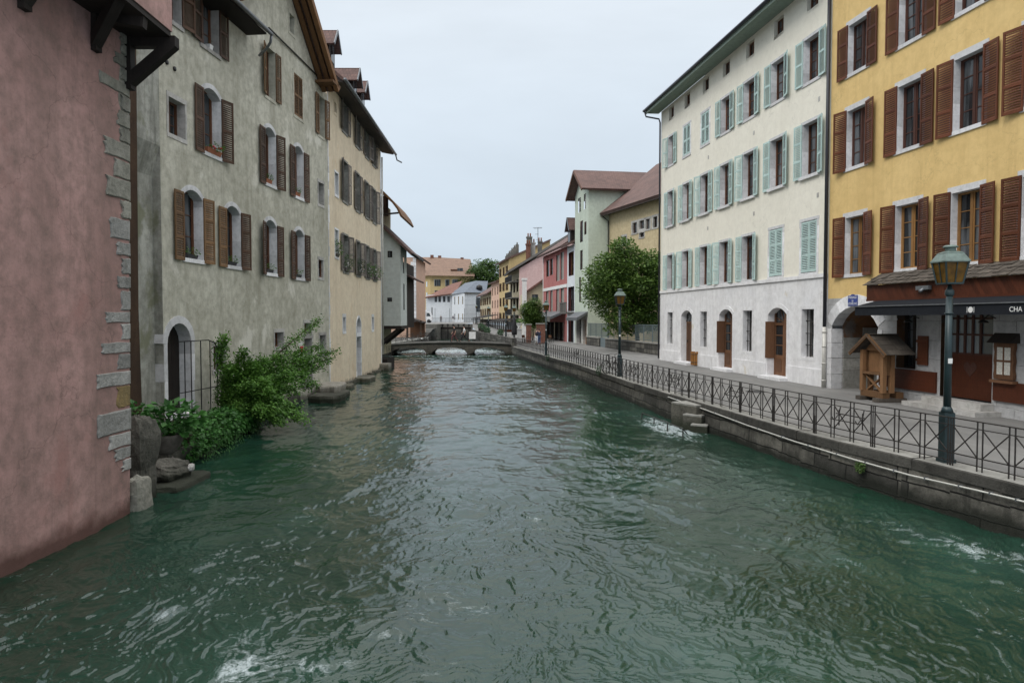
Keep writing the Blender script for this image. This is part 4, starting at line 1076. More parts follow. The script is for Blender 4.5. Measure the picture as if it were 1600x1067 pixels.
mb = MB(); u, z = YF.hit(1446, 450, .7); mb.box((u-.3, .735, z-.06), (u+.25, .85, z+.07), M); mb.tube([M @ Vector((u-.1, .8, z)), M @ Vector((u-.1, .98, z-.12))], .05, 8); part('floodlight', mb, 'zinc', pr)
mb = MB()
for u in (11.05, 8.0):
    mb.tube([M @ Vector((u, .02, 3.75)), M @ Vector((u, .25, 3.85)), M @ Vector((u, .42, 3.72))], .015, 6); mb.lathe([(.14, 3.62), (.12, 3.66), (.03, 3.72)], (M @ Vector((u, .42, 0))), 12)
    part('wall_lamp', mb, 'dark_iron', yh); mb = MB()
mb = MB(); slab(mb, [YF.P(-.5, 19.3, .9), YF.P(YF.L, 19.3, .9), YF.P(YF.L, 23.5, -6), YF.P(-.5, 23.5, -6)], .15); part('roof', mb, 'brown_tiles', yh)
# street name plate, menu board, kiosk, bin
u, z = YF.hit(1334, 469.5); sg = thing('street_sign', 'blue enamel street name plate above the stone arch of the yellow house', 'street sign', YF.P(u, z, .03))
mb = MB(); mb.box((u-.29, .032, z-.21), (u+.29, .05, z+.19), M); mb.prism([M @ Vector((u+.12*math.cos(a), .032, z+.19+.05*math.sin(a))) for a in [PI*i/8 for i in range(9)]], YF.n*.018); part('plate', mb, 'sign_blue', sg)
for s, dz in (('PASSAGE', .075), ('DE', -.045), ("L'\u00c9V\u00caCH\u00c9", -.165)): text(sg, s, YF, u, z+dz, .052, .125 if s != 'DE' else .09, 'white_paint', 'lettering', .002, 'CENTER')
mbd = thing('menu_board', 'carved brown menu case with four paper menus on the white pier', 'menu board', YF.P(7.6, 2.0, .07))
mb = MB(); rr = random.Random(4); wv = [.02*math.sin(i*1.9)+.01*rr.random() for i in range(9)]
ol = [(7.28-wv[i], 2.0+1.05*i/8) for i in range(9)]+[(7.92+wv[8-i], 3.05-1.05*i/8) for i in range(9)]
mb.prism([M @ Vector((x, .02, zz)) for x, zz in ol], YF.n*.1); part('case', mb, 'door_wood', mbd)
mb = MB(); mb.prism([M @ Vector(p) for p in ((7.18, .0, 3.05), (7.18, .3, 3.05), (7.2, .0, 3.33))], M.to_3x3() @ Vector((.84, 0, 0))); part('hood', mb, 'dark_timber', mbd)
for i in range(4):
    x = 7.37+.25*(i % 2); zz = 2.14+.42*(i//2); mb = MB(); mb.box((x, .121, zz), (x+.2, .124, zz+.36), M); part('menu_sheet', mb, 'paper', mbd)
mb = MB(); mb.box((7.58, .121, 2.1), (7.61, .14, 2.96), M); mb.box((7.33, .121, 2.51), (7.86, .139, 2.55), M); mb.box((7.2, .02, 1.9), (8.0, .2, 1.98), M); part('frame', mb, 'door_wood', mbd)
kM = YF.M(13.75, .92, .75); kM = Matrix.Translation(gp(1376, 625, .92)) @ (Matrix.Translation(-kM.translation) @ kM)
kM = Matrix.Translation(gp(1376, 625, .92)) @ Matrix.Rotation(math.atan2(YF.u.y, YF.u.x), 4, 'Z')
ks = thing('wooden_kiosk', 'rustic pine notice kiosk with little gable roof beside the stone arch', 'kiosk', kM.translation); 
def kp(n, mats, f): b = MB(); f(b); b.v = [tuple(kM @ Vector(p)) for p in b.v]; return part(n, b, mats, ks)
for sx in (-1, 1):
    for sy in (0, 1): kp('post', 'rustic_pine', lambda b: b.box((sx*.53-.075, -.06+sy*.3, .3), (sx*.53+.075, .08+sy*.3, 1.74)))
kp('back_board', 'rustic_pine', lambda b: b.box((-.454, .1, .98), (.454, .15, 1.72)))
for s in (-1, 1): kp('side_board', 'rustic_pine', lambda b: b.box((s*.53-.02, .081, .9), (s*.53+.02, .239, 1.7)))
kp('shelf', 'rustic_pine', lambda b: b.box((-.454, -.05, .9), (.454, .4, .975)))
for s in (-1, 1): kp('cross_brace', 'rustic_pine', lambda b: b.bar((-.42*s, .24+.03*s, .32), (.42*s, .24+.03*s, .88), .045, .09, (0, 1, 0)))
kp('base', 'rustic_pine', lambda b: (b.box((-.58, .1, .12), (.58, .36, .32)), b.box((-.58, -.42, .12), (.58, -.16, .32))))
for s in (-1, 1): kp('skid', 'shingle_wood', lambda b: b.box((s*.45-.13, -.55, -.01), (s*.45+.13, .55, .12)))
def kroof(b):
    rr = random.Random(8)
    for s in (-1, 1):
        for k in range(4):
            x = -.6
            for q in range(5):
                w = .24; t = k/4
                slab(b, [(s*(.92-.23*k), x+q*w+.004, 1.62+.16*k+rr.uniform(0, .015)), (s*(.92-.23*k), x+q*w+w-.004, 1.62+.16*k), (s*(.92-.23*k-.3), x+q*w+w-.004, 1.62+.16*k+.2), (s*(.92-.23*k-.3), x+q*w+.004, 1.62+.16*k+.2)], .025)
kp('shingle_roof', 'shingle_wood', kroof)
kp('bargeboard', 'rustic_pine', lambda b: [b.bar((0, .56, 2.26), (s*.95, .56, 1.57), .05, .12) for s in (-1, 1)])
kp('gable_board', 'rustic_pine', lambda b: b.prism([(-.5, .26, 1.72), (.5, .26, 1.72), (0, .26, 2.15)], (0, -.04, 0)))
p = gp(1086, 571.5); bn = thing('litter_bin', 'orange-brown slatted wooden litter bin against the white house', 'litter bin', p)
mb = MB(); mb.lathe([(.2, .05), (.2, .8)], p, 12); part('liner', mb, 'dark_iron', bn)
mb = MB()
for k in range(16):
    a = 2*PI*k/16; c, s = math.cos(a), math.sin(a); Mx = Matrix.Translation(p) @ Matrix.Rotation(a, 4, 'Z'); mb.box((.235, -.037, .06), (.262, .037, .86), Mx)
part('slat_casing', mb, 'bin_slat', bn)
mb = MB(); mb.lathe([(.235, .2), (.272, .2), (.272, .24), (.235, .24)], p, 16); mb.lathe([(.235, .68), (.272, .68), (.272, .72), (.235, .72)], p, 16); part('band', mb, 'dark_iron', bn)

# ---- garden wall with glass-like fence, house behind
g0, g1_ = Vector((11.35, 52.3, 0)), Vector((8.0, 73.6, 0)); GWF = Fac((g0.x, g0.y), (g1_.x, g1_.y))
gwl = thing('garden_wall', 'low stone garden wall topped by a dull metal mesh fence', 'garden wall', (g0+g1_)/2)
mb = MB(); mb.box((0, -.35, .8), (14.5, 0, 1.75), GWF.M(0, 0)); mb.box((16.6, -.35, .8), (GWF.L-.05, 0, 1.75), GWF.M(0, 0)); part('wall', mb, 'quay_masonry', gwl)
mb = MB(); mb.box((0, -.4, 1.752), (14.5, .06, 1.87), GWF.M(0, 0)); mb.box((16.6, -.4, 1.752), (GWF.L-.05, .06, 1.87), GWF.M(0, 0)); part('coping', mb, 'coping_stone', gwl)
mb = MB(); mb.box((14.5, -.2, .9), (16.6, -.12, 1.85), GWF.M(0, 0)); part('gate', mb, 'dull_teal_metal', gwl)
for k in range(11):
    u = k*GWF.L/10.6; mb = MB(); mb.box((u, -.2, 1.87), (u+.06, -.14, 3.25), GWF.M(0, 0)); part('post', mb, 'dull_teal_metal', gwl)
mb = MB()
for z in (1.95, 3.2): mb.box((0, -.19, z), (GWF.L, -.15, z+.05), GWF.M(0, 0))
n = 190
for k in range(n): u = GWF.L*k/n; mb.box((u, -.178, 1.97), (u+.018, -.162, 3.2), GWF.M(0, 0))
part('mesh_fence', mb, 'dull_teal_metal', gwl)
mb = MB(); mb.face([GWF.P(0, .905, -.5), GWF.P(GWF.L, .905, -.5), GWF.P(GWF.L, .905, -14), GWF.P(0, .905, -14)]); single('lawn', mb, 'dark_leaf', None, None, kind='structure')
och = thing('ochre_house', 'set-back ochre house with stone mullioned windows behind the big tree', 'house', (12, 69, .9))
OC = Fac((14.6, 62.0), (10.4, 74.2)); ops = []
for (a, b, c, d) in ((632, 668, 527, 607), (690, 728, 510, 590), (742, 775, 497, 575), (803, 838, 478, 560), (543, 582, 643, 700), (690, 728, 597, 640)):
    x0, x1, y0, y1 = 870+a/5.337, 870+b/5.337, 250+c/5.337, 250+d/5.337
    u1, z1 = OC.hit(x0, y0); u0, z0 = OC.hit(x1, y1); ops.append((u0, u1, z0, z1))
mb = wallmb(OC, 0, OC.L, .9, 15, ops); massmb(OC, 0, OC.L, .9, 15, 8, mb); part('wall', mb, 'ochre_render', och)
for k, (a, b, c, d) in enumerate(ops): window(och, OC, (a+b)/2, c, b-a, d-c, 'maroon_frame', 'window_glass', .2, 1, 1, 'pale_stone', .22 if k < 4 else .1, 0, .06, 300+k, .2)
mb = MB(); slab(mb, [OC.P(-1, 15, 1.1), OC.P(OC.L+.2, 15, 1.1), OC.P(OC.L+.2, 20.8, -6), OC.P(-1, 20.8, -6)], .3); rf = part('roof', mb, 'brown_tiles', och)
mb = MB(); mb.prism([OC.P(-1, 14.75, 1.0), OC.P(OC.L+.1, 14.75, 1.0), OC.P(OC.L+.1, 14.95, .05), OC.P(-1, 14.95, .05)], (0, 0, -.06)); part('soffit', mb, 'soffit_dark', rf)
mb = MB(); slab(mb, [OC.P(5.0, 18.4, -2.2), OC.P(3.6, 18.4, -2.2), OC.P(3.6, 19.2, -3.3), OC.P(5.0, 19.2, -3.3)], -.06); part('skylight', mb, 'plain_glass', rf)
mb = MB(); mb.tube([OC.P(OC.L-.4, 14.7, .9), OC.P(OC.L-.4, 14.2, .2), OC.P(OC.L-.4, 1, .1)], .06, 8); part('drainpipe', mb, 'dark_iron', och)
# ---- green house
grn = thing('green_house', 'pale green house with tiled gable above the trees', 'house', (8.2, 76, .9))
GF = Fac((8.2, 73.6), (7.29, 79.4)); e = -GF.n; GS = Fac(tuple((GF.P(0, 0)+e*18)[:2]), (8.2, 73.6))
ops = []
for (a, b, c, d) in ((195, 218, 515, 680), (230, 247, 520, 618), (195, 215, 757, 912), (178, 200, 325, 430), (226, 243, 290, 405), (203, 215, 230, 265)):
    x0, x1, y0, y1 = 870+a/5.337, 870+b/5.337, 250+c/5.337, 250+d/5.337
    u1, z1 = GF.hit(x0, y0); u0, z0 = GF.hit(x1, y1); ops.append((max(.15, u0), min(5.7, u1), z0, z1))
ops.append((3.1, 3.9, 5.6, 8.4))
mb = wallmb(GF, 0, GF.L, 4.2, 17.7, ops); mb.face([GF.P(0, 17.7), GF.P(GF.L, 17.7), GF.P(GF.L/2, 19.8)])
ops2 = []
for (a, b, c, d) in ((552, 580, 290, 355), (435, 455, 500, 528)):
    x0, x1, y0, y1 = 870+a/5.337, 870+b/5.337, 250+c/5.337, 250+d/5.337
    u1, z0 = GS.hit(x1, y1); u0, z1 = GS.hit(x0, y0); ops2.append((min(u0, u1), max(u0, u1), z0, z1))
wallmb(GS, 0, GS.L, .9, 17.7, ops2, mb); wallmb(GF, 0, GF.L, .9, 4.2, [(.6, 2.1, .9, 3.6), (2.9, 5.0, .9, 3.6)], mb)
part('wall', mb, 'green_render', grn)
for k, (a, b, c, d) in enumerate(ops): window(grn, GF, (a+b)/2, c, b-a, d-c, 'maroon_frame' if k not in (3, 4) else 'white_paint', 'window_glass' if k not in (3, 4) else 'plain_glass', .15, 2, 1)
for a, b, c, d in ops2: window(grn, GS, (a+b)/2, c, b-a, d-c, 'dark_timber', 'window_glass', .15, 1, 1)
door(grn, GF, .6, 2.1, .92, 3.6, 0, 'rustic_pine', 'pale_stone', .3, .3, 'planks', key=40); door(grn, GF, 2.9, 5.0, .92, 3.6, 0, 'grey_board', 'pale_stone', .25, .4, 'glazed', key=41)
mb = MB()
for s in (-1, 1):
    a, b = GF.P(GF.L/2, 20.2, .9), GF.P(GF.L/2+s*(GF.L/2+.75), 17.55, .9); slab(mb, [a, b, b+e*19, a+e*19], .22)
rf = part('roof', mb, 'brown_tiles', grn)
mb = MB()
for s in (-1, 1): mb.bar(GF.P(GF.L/2, 20.0, .93), GF.P(GF.L/2+s*(GF.L/2+.7), 17.4, .93), .1, .3)
part('verge_board', mb, 'brown_frame', rf)
def awn(root, F, u0, u1, z0, z1, d, mat='black_fabric'):
    mb = MB(); M = F.M(0, 0); mb.prism([M @ Vector(p) for p in ((u0, 0.02, z1), (u0, d, z0+.35), (u0, d, z0), (u0, 0.02, z1-.2))], F.u*(u1-u0)); return part('awning', mb, mat, root)
awn(grn, GF, .1, 5.2, 3.5, 4.5, 1.2, 'zinc')
# ---- narrow white house, red house
nw = thing('narrow_white_house', 'narrow white house with timber balcony between the green and red houses', 'house', (7, 81, .9))
NF = Fac((7.29, 79.45), (6.7, 83.1)); ops = [(.5, 3.0, 8.8, 11.6), (.3, 3.2, 4.6, 7.5), (.5, 3.1, .92, 3.6)]
mb = wallmb(NF, 0, NF.L, .9, 12.4, ops); massmb(NF, 0, NF.L, .9, 12.4, 8, mb); part('wall', mb, 'farwhite_render', nw)
for a, b, c, d in ops: window(nw, NF, (a+b)/2, c, b-a, d-c, 'honey_frame' if c > 8 else 'dark_timber', 'window_glass', .4, 1, 2)
mb = MB(); mb.box((.2, .0, 4.3), (3.5, 1.0, 4.5), NF.M(0, 0)); bl = part('balcony', mb, 'grey_board', nw)
mb = MB()
for k in range(14): mb.box((.2+k*.25, .93, 4.5), (.3+k*.25, .97, 5.6), NF.M(0, 0))
mb.box((.2, .9, 5.55), (3.55, 1.0, 5.66), NF.M(0, 0)); part('balustrade', mb, 'grey_board', bl)
mb = MB(); slab(mb, [NF.P(0, 12.4, .9), NF.P(NF.L, 12.4, .9), NF.P(NF.L, 16, -6), NF.P(0, 16, -6)], .25); rf = part('roof', mb, 'brown_tiles', nw)
dormer(nw, NF, 1.5, 12.6, 1.5, 2.9, .3, 4)
rd = thing('red_house', 'crimson house with arched windows and a white band above the dark awning', 'house', (5.6, 90, .9))
RF = Fac((6.7, 83.1), (4.44, 97.5)); ops = []
def zq(F, a, b, c, d, ox, oy, s):
    x0, x1, y0, y1 = ox+a/s, ox+b/s, oy+c/s, oy+d/s; u1, z1 = F.hit(x0, (y0+y1)/2); u0, z0 = F.hit(x1, (y0+y1)/2)
    return (u0, u1, F.hit((x0+x1)/2, y1)[1], F.hit((x0+x1)/2, y0)[1])
for q in ((1012, 1052, 590, 820), (1066, 1102, 570, 800), (1150, 1196, 520, 880), (1210, 1255, 480, 860)): ops.append(zq(RF, *q, 740, 340, 8.894))
n1 = len(ops)
for q in ((930, 962, 105, 410), (985, 1015, 95, 410), (1060, 1100, 70, 410), (1118, 1160, 65, 410)): ops.append(zq(RF, *q, 740, 440, 8.206)+(.45,))
mb = wallmb(RF, 0, RF.L, .9, 12.5, ops+[(1, 13, .92, 3.3)]); massmb(RF, 0, RF.L, .9, 12.5, 9, mb); part('wall', mb, 'red_render', rd)
for k, o_ in enumerate(ops): window(rd, RF, (o_[0]+o_[1])/2, o_[2], o_[1]-o_[0], o_[3]-o_[2], 'brown_frame' if k < 2 else 'pale_stone', 'plain_glass' if k < 2 else 'pale_glass', .15, 2 if k < 2 else 1, 1, None)
mb = MB(); mb.box((0, -.05, 7.55), (RF.L, .08, 7.95), RF.M(0, 0)); part('string_course', mb, 'white_paint', rd)
mb = MB(); mb.box((RF.L-.25, -.05, .9), (RF.L, .06, 12.3), RF.M(0, 0)); part('corner_stones', mb, 'white_paint', rd)
mb = MB(); slab(mb, [RF.P(0, 12.5, .9), RF.P(RF.L+.4, 12.5, .9), RF.P(RF.L+.4, 17.6, -7), RF.P(0, 17.6, -7)], .25); part('roof', mb, 'brown_tiles', rd)
aw_ = awn(rd, RF, .6, RF.L, 3.6, 4.7, 2.0, 'zinc'); mb = MB(); mb.box((.6, 2.0, 3.35), (RF.L, 2.04, 4.0), RF.M(0, 0)); part('valance', mb, 'grey_concrete', aw_)
o = window(rd, RF, 7, .92, 12, 2.35, 'dark_timber', 'window_glass', .5, 0, 2)
for k in range(5): mb = MB(); mb.box((1.5+k*2.6, -.3, .92), (1.75+k*2.6, 0, 3.3), RF.M(0, 0)); part('pillar', mb, 'red_render' if k == 0 else 'dark_timber', rd)
# ---- low beige house, rose house with balconies, yellow, salmon and beige houses
lb_ = thing('beige_house', 'low beige house with sloping tiled gable and a tall white pillar', 'house', (3.4, 99, .9))
LF = Fac((9.5, 98.4), (2.05, 98.4)); u, z = LF.hit(836, 455.5)
mb = wallmb(LF, 0, LF.L, .9, 7.3, [(u-.45, u+.45, 6.2, 7.2)]); mb.face([LF.P(0, 7.3), LF.P(LF.L, 7.3), LF.P(0, 12.6)]); LS = Fac((2.05, 98.4), (1.3, 105)); wallmb(LS, 0, LS.L, .9, 7.3, [(1, 2.2, 4, 6)], mb); part('wall', mb, 'beige_render', lb_)
window(lb_, LF, u, 6.2, .9, 1.0, 'dark_timber', 'window_glass', .15, 0, 1)
mb = MB(); slab(mb, [(1.5, 98.0, 7.3), (1.5, 105, 7.3), (9.5, 105, 13), (9.5, 98.0, 13)], .22); part('roof', mb, 'red_tiles', lb_)
mb = MB(); mb.box((1.45, 97.7, .9), (2.1, 98.35, 9.2)); mb.box((1.35, 97.6, 9.2), (2.2, 98.45, 9.5)); part('pillar', mb, 'white_paint', lb_)
rs = thing('rose_house', 'rose pink house with long sloping roof, balconies and tall chimneys', 'house', (3, 122, 1.4))
RS = Fac((14, 118), (1.26, 118)); RB = Fac((1.26, 118), (-.6, 130))
mb = wallmb(RS, 0, RS.L, .9, 12.3, []); mb.face([RS.P(0, 12.3), RS.P(RS.L, 12.3), RS.P(0, 20)]); part('wall', mb, 'rose_render', rs)
ops = [(1+k*3.6, 3+k*3.6, z, z+2.2) for k in range(3) for z in (2.2, 5.2, 8.4, 10.9-.9)][:12]
ops = [o for o in ops if not (9 < o[2] < 10.2)]
mb = wallmb(RB, 0, RB.L, .9, 12.3, ops); massmb(RB, 0, RB.L, .9, 12.2, 9, mb); part('front_wall', mb, 'beige_render', rs)
for a, b, c, d in ops: window(rs, RB, (a+b)/2, c, b-a, d-c, 'brown_frame', 'window_glass', .3, 1, 2)
for z in (4.4, 7.4, 10.2):
    mb = MB(); mb.box((.3, 0, z-.15), (8.5, 1.3, z), RB.M(0, 0)); bl = part('balcony', mb, 'grey_concrete', rs)
    mb = MB(); mb.box((.3, 1.24, z+.95), (8.5, 1.3, z+1.03), RB.M(0, 0))
    for k in range(42): mb.box((.3+k*.2, 1.25, z), (.34+k*.2, 1.29, z+.95), RB.M(0, 0))
    for k in range(7): mb.box((.28, .1+k*.19, z), (.32, .14+k*.19, z+1.0), RB.M(0, 0))
    part('balustrade', mb, 'dark_iron', bl)
mb = MB(); slab(mb, [(-.6, 117.5, 12.0), (-1.6, 131, 12.0), (13, 131, 20.2), (13, 117.5, 20.2)], .35); rf = part('roof', mb, 'grey_board', rs)
for px, py0, py1, w, mt, Y in ((827, 400, 372, .9, 'grey_concrete', 121), (832.5, 398, 381, .9, 'pale_stone', 121.5), (844, 395, 379, .7, 'grey_concrete', 122), (825.5, 402, 383, .8, 'red_brick', 119)):
    p = at(px, py1, Y); q = at(px, py0, Y); mb = MB(); mb.box((p.x-w/2, Y, q.z-2.5), (p.x+w/2, Y+w, p.z)); mb.box((p.x-w/2-.1, Y-.1, p.z), (p.x+w/2+.1, Y+w+.1, p.z+.25)); o = part('chimney', mb, mt, rs)
    mb = MB()
    for s in (-.2, .2): mb.lathe([(.13, 0), (.11, .55), (.15, .62)], (p.x+s, Y+w/2, p.z+.25), 8)
    part('chimney_pot', mb, 'terracotta', o)
p = at(840.5, 380, 121); q = at(840.5, 356, 121); mb = MB(); mb.tube([p-Vector((0, 0, 3)), q], .06, 6)
for k, z in enumerate((0, -.12, -1.15, -2.1)): mb.tube([q+Vector((-.9+.2*k, 0, z)), q+Vector((.75 if k < 2 else .1, 0, z+.05))], .035, 5)
part('aerial', mb, 'zinc', rf)
def row_house(name, label, P0, P1, z0, ze, wall, roofm, cols, rows_, shut=None, rise=4.5, depth=8, over=.8, fr='maroon_frame'):
    F = Fac(P0, P1); h = thing(name, label, 'house', F.P(F.L/2, z0)); ops = []
    for k in range(cols):
        u = F.L*(k+.5)/cols
        for z in rows_: ops.append((u-.55, u+.55, z, z+1.7))
    mb = wallmb(F, 0, F.L-.02, z0-.4, ze, ops); massmb(F, 0, F.L-.02, z0-.4, ze, depth, mb)
    e = -F.n*depth; mb.face([F.P(0, ze), F.P(0, ze)+e, F.P(0, ze+rise)+e]); part('wall', mb, wall, h)
    for a, b, c, d in ops: window(h, F, (a+b)/2, c, b-a, d-c, fr, 'window_glass', .15, 1, 2, None, sh=shut, shw=.5, shp=2)
    mb = MB(); slab(mb, [F.P(-.3, ze, over), F.P(F.L+.1, ze, over), F.P(F.L+.1, ze+rise+.3, -depth), F.P(-.3, ze+rise+.3, -depth)], .3); return h, F, part('roof', mb, roofm, h)
h, F_, rf = row_house('far_yellow_house', 'narrow yellow house with dark eave and brick chimneys behind the rose house', (-.6, 130), (-2.67, 142.6), 2, 15.0, 'faryellow_render', 'brown_tiles', 3, (3.2, 6.2, 9.2, 12.2), 'walnut_shutter', 3.6, 8)
for k in range(5):
    p = at(792+k*4, 402-k*4.5, 136+k*1.2); mb = MB(); mb.box(p-Vector((.35, .35, 2)), p+Vector((.35, .35, .2)))
    mb.lathe([(.16, 0), (.12, .5)], p+Vector((0, 0, .2)), 8); part('chimney', mb, 'grey_concrete', rf)
h, F_, rf = row_house('salmon_house', 'slim salmon house with dark windows near the cafe terrace', (-2.67, 142.8), (-4.7, 155.3), 2.4, 11.6, 'peach_render', 'brown_tiles', 3, (3.4, 6.0, 8.8), None, 3, 8)
mb = MB(); mb.box((F_.L*.3-1, -6, 11.5), (F_.L*.3+1, -2.5, 15.4), F_.M(0, 0)); part('chimney', mb, 'grey_concrete', rf)
h, F_, rf = row_house('far_beige_house', 'beige house with olive shutters and a hipped tiled roof past the footbridge', (-4.7, 155.5), (-8.2, 177), 2.6, 9.4, 'beige_render', 'brown_tiles', 5, (4.4, 7.0), 'tan_shutter', 5, 7, 1.2)
mb = MB(); mb.box((0, .0, 3.4), (F_.L, 2.4, 3.6), F_.M(0, 0)); aw_ = part('awning', mb, 'black_fabric', h)

# ---- white houses across the head of the canal, yellow block behind
wg = thing('white_hall', 'white angular hall with bluish slate roof at the head of the canal', 'house', (-12, 182, 2.8))
A = at(755, 450, 184); B = at(725.8, 450, 180); C_ = at(706.3, 450, 186)
G1 = Fac((A.x, A.y), (B.x, B.y)); G2 = Fac((B.x, B.y), (C_.x, C_.y))
ops = [zq(G1, 756/8.89*8.89, 0, 0, 0, 0, 0, 1)] if False else []
o1 = [(.6, 1.5, 5.7, 9.3), (2.8, 3.8, 4.0, 4.9)]
mb = wallmb(G1, 0, G1.L, 2.6, 10.6, []); o2 = []
for x in (710.5, 716.5, 723): 
    u, _ = G2.hit(x, 480); o2 += [(u-.25, u+.25, 7.5, 9.6), (u-.25, u+.25, 3.4, 5)]
o2 = [o for o in o2 if o[1] < G2.L and o[0] > .05]
wallmb(G2, 0, G2.L, 2.6, 10.6, o2, mb); part('wall', mb, 'farwhite_render', wg)
for a, b, c, d in o2: window(wg, G2, (a+b)/2, c, b-a, d-c, 'grey_board', 'window_glass', .12, 0, 1)
u0 = G1.hit(747, 470)[0]; mb = MB(); mb.box((u0-.7, .0, 5.5), (u0+.7, .05, 9.3), G1.M(0, 0)); part('window', mb, 'plain_glass', wg)
for z in (5.0, 6.2, 7.4, 8.6): mb = MB(); mb.box((0, .0, z), (G1.L, .05, z+.1), G1.M(0, 0)); part('string_course', mb, 'farwhite_render', wg)
mb = MB(); mb.box((-.1, .0, 10.3), (G1.L+.1, .5, 10.6), G1.M(0, 0))
part('cornice', mb, 'grey_concrete', wg)
top = at(741, 438.5, 189); tl = at(718, 441, 190); mb = MB()
e1, e2, e3 = G1.P(-.6, 10.6, .6), G1.P(G1.L+.3, 10.6, .6), G2.P(G2.L+.5, 10.2, .5); r1, r2 = Vector((A.x+1, 192, top.z)), Vector((B.x+2.5, 190, top.z))
mb.face([e1, e2, r2, r1]); mb.face([e2, e3, Vector((C_.x+3, 193, top.z-.5)), r2]); rf = part('roof', mb, 'slate_roof', wg)
p = at(749, 447, 184.5); mb = MB(); mb.lathe([(.9, 0), (.8, .9), (0.1, 1.3)], p-Vector((0, 0, .9)), 10); part('roof_vent', mb, 'dark_iron', rf)
wr_ = thing('white_barn', 'long white building with a sloping red tiled roof below the yellow block', 'house', (-20, 188, 2.8))
A = at(706.5, 470, 187); B = at(665.5, 470, 187); BF = Fac((A.x, A.y), (B.x, B.y)); ops = []
for x in (681, 687, 694, 701): u, _ = BF.hit(x, 468); ops.append((u-.35, u+.35, 8.2, 9.8))
u, _ = BF.hit(675, 480); ops.append((u-.15, u+.15, 4.5, 6.8))
mb = wallmb(BF, 0, BF.L, 2.6, 10.2, ops); massmb(BF, 0, BF.L, 2.6, 9.4, 12, mb); part('wall', mb, 'farwhite_render', wr_)
for a, b, c, d in ops: window(wr_, BF, (a+b)/2, c, b-a, d-c, 'grey_board', 'window_glass', .12, 0, 1)
mb = MB(); p1, p2 = at(664, 464.5, 186), at(712, 457.5, 186); p3, p4 = at(722, 439, 196), at(706, 443.5, 198); slab(mb, [p1, p2, p3, p4], .3); part('roof', mb, 'red_tiles', wr_)
yb = thing('yellow_block', 'big ochre yellow apartment block with brown hipped roof far behind', 'apartment block', (-20, 212, 2.8))
A = at(741, 450, 212); B = at(672.5, 450, 212); C_ = at(640, 450, 222); B1 = Fac((A.x, A.y), (B.x, B.y)); B2 = Fac((B.x, B.y), (C_.x, C_.y))
o1 = []; o2 = []
for x, wd in ((683.5, 3.6), (699, 2.4), (711.5, 3.6)): u, _ = B1.hit(x, 437); o1 += [(u-wd/2*.55, u+wd/2*.55, 13.7, 15.8)]
for x in (684,): u, _ = B1.hit(x, 446); o1.append((u-1, u+1, 10.8, 12.4))
for x, wd in ((656, 2.2), (667, .7)):
    u, _ = B2.hit(x, 460)
    for z in (4.2, 7.2, 10.2, 13.6): o2.append((u-wd/2, u+wd/2, z, z+1.6))
mb = wallmb(B1, 0, B1.L, 2.6, 17.6, o1); wallmb(B2, 0, B2.L, 2.6, 17.6, o2, mb); part('wall', mb, 'faryellow_render', yb)
for ops, F_ in ((o1, B1), (o2, B2)):
    for a, b, c, d in ops: window(yb, F_, (a+b)/2, c, b-a, d-c, 'dark_timber', 'window_glass', .4, 0, 2)
mb = MB(); p = [at(742, 431.5, 210), at(671, 430.5, 210), at(634, 433, 222), at(680, 402, 226), at(735, 405, 226), at(652, 402, 230)]
mb.face([p[0], p[1], p[3], p[4]]); mb.face([p[1], p[2], p[5], p[3]]); rf = part('roof', mb, 'tan_tiles', yb)
for x, y in ((675, 400), (687, 401), (722, 404)): q = at(x, y, 226); mb = MB(); mb.box(q-Vector((.5, .5, 2)), q+Vector((.5, .5, .3))); part('chimney', mb, 'red_brick', rf)
q = at(709.5, 423.5, 214); mb = MB(); mb.box(q-Vector((.9, 0, .8)), q+Vector((.9, 3, .3))); mb.box(q+Vector((-1.1, -.3, .3)), q+Vector((1.1, 3, .5))); part('dormer', mb, 'brown_frame', rf)
for a, b in (((657, 420), (663, 417)), ((719, 422), (723, 426))):
    q = at(a[0], a[1], 214); mb = MB(); mb.box(q-Vector((.9, .1, .3)), q+Vector((.9, .4, .6))); part('skylight', mb, 'plain_glass', rf)

# ================================================================== FOOTBRIDGE
fb = thing('footbridge', 'low three-arched stone footbridge across the canal', 'footbridge', (-6, 72, 0))
BX0, BX1, BY0, BY1 = -12.75, .2, 70.0, 74.0
def deck(x): t = (x+6.2)/6.5; return 1.32-.22*t*t
spans = [(-12.45, -8.75), (-8.3, -4.6), (-4.05, -.6)]
mb = MB(); xs = sorted({BX0, BX1} | {s+(e-s)*i/14 for s, e in spans for i in range(15)})
def under(x):
    for s, e in spans:
        if s < x < e:
            t = (x-(s+e)/2)/((e-s)/2); return .14+.64*math.sqrt(max(0, 1-t*t))
    return None
for a, b in zip(xs, xs[1:]):
    m = (a+b)/2; op = under(m)
    if op is None: za = zb = -.8
    else:
        f_ = lambda x: (under(x) if under(x) is not None else .18); za, zb = f_(a), f_(b)
    for y in (BY0, BY1): mb.face([(a, y, za), (b, y, zb), (b, y, deck(b)-.102), (a, y, deck(a)-.102)])
    if op is not None: mb.face([(a, BY0, za), (b, BY0, zb), (b, BY1, zb), (a, BY1, za)])
for s, e in spans:
    for x in (s, e): mb.face([(x, BY0, -.8), (x, BY1, -.8), (x, BY1, .18), (x, BY0, .18)])
part('arches', mb, 'bridge_masonry', fb)
mb = MB(); xs = [BX0+(BX1-BX0)*i/18 for i in range(19)]
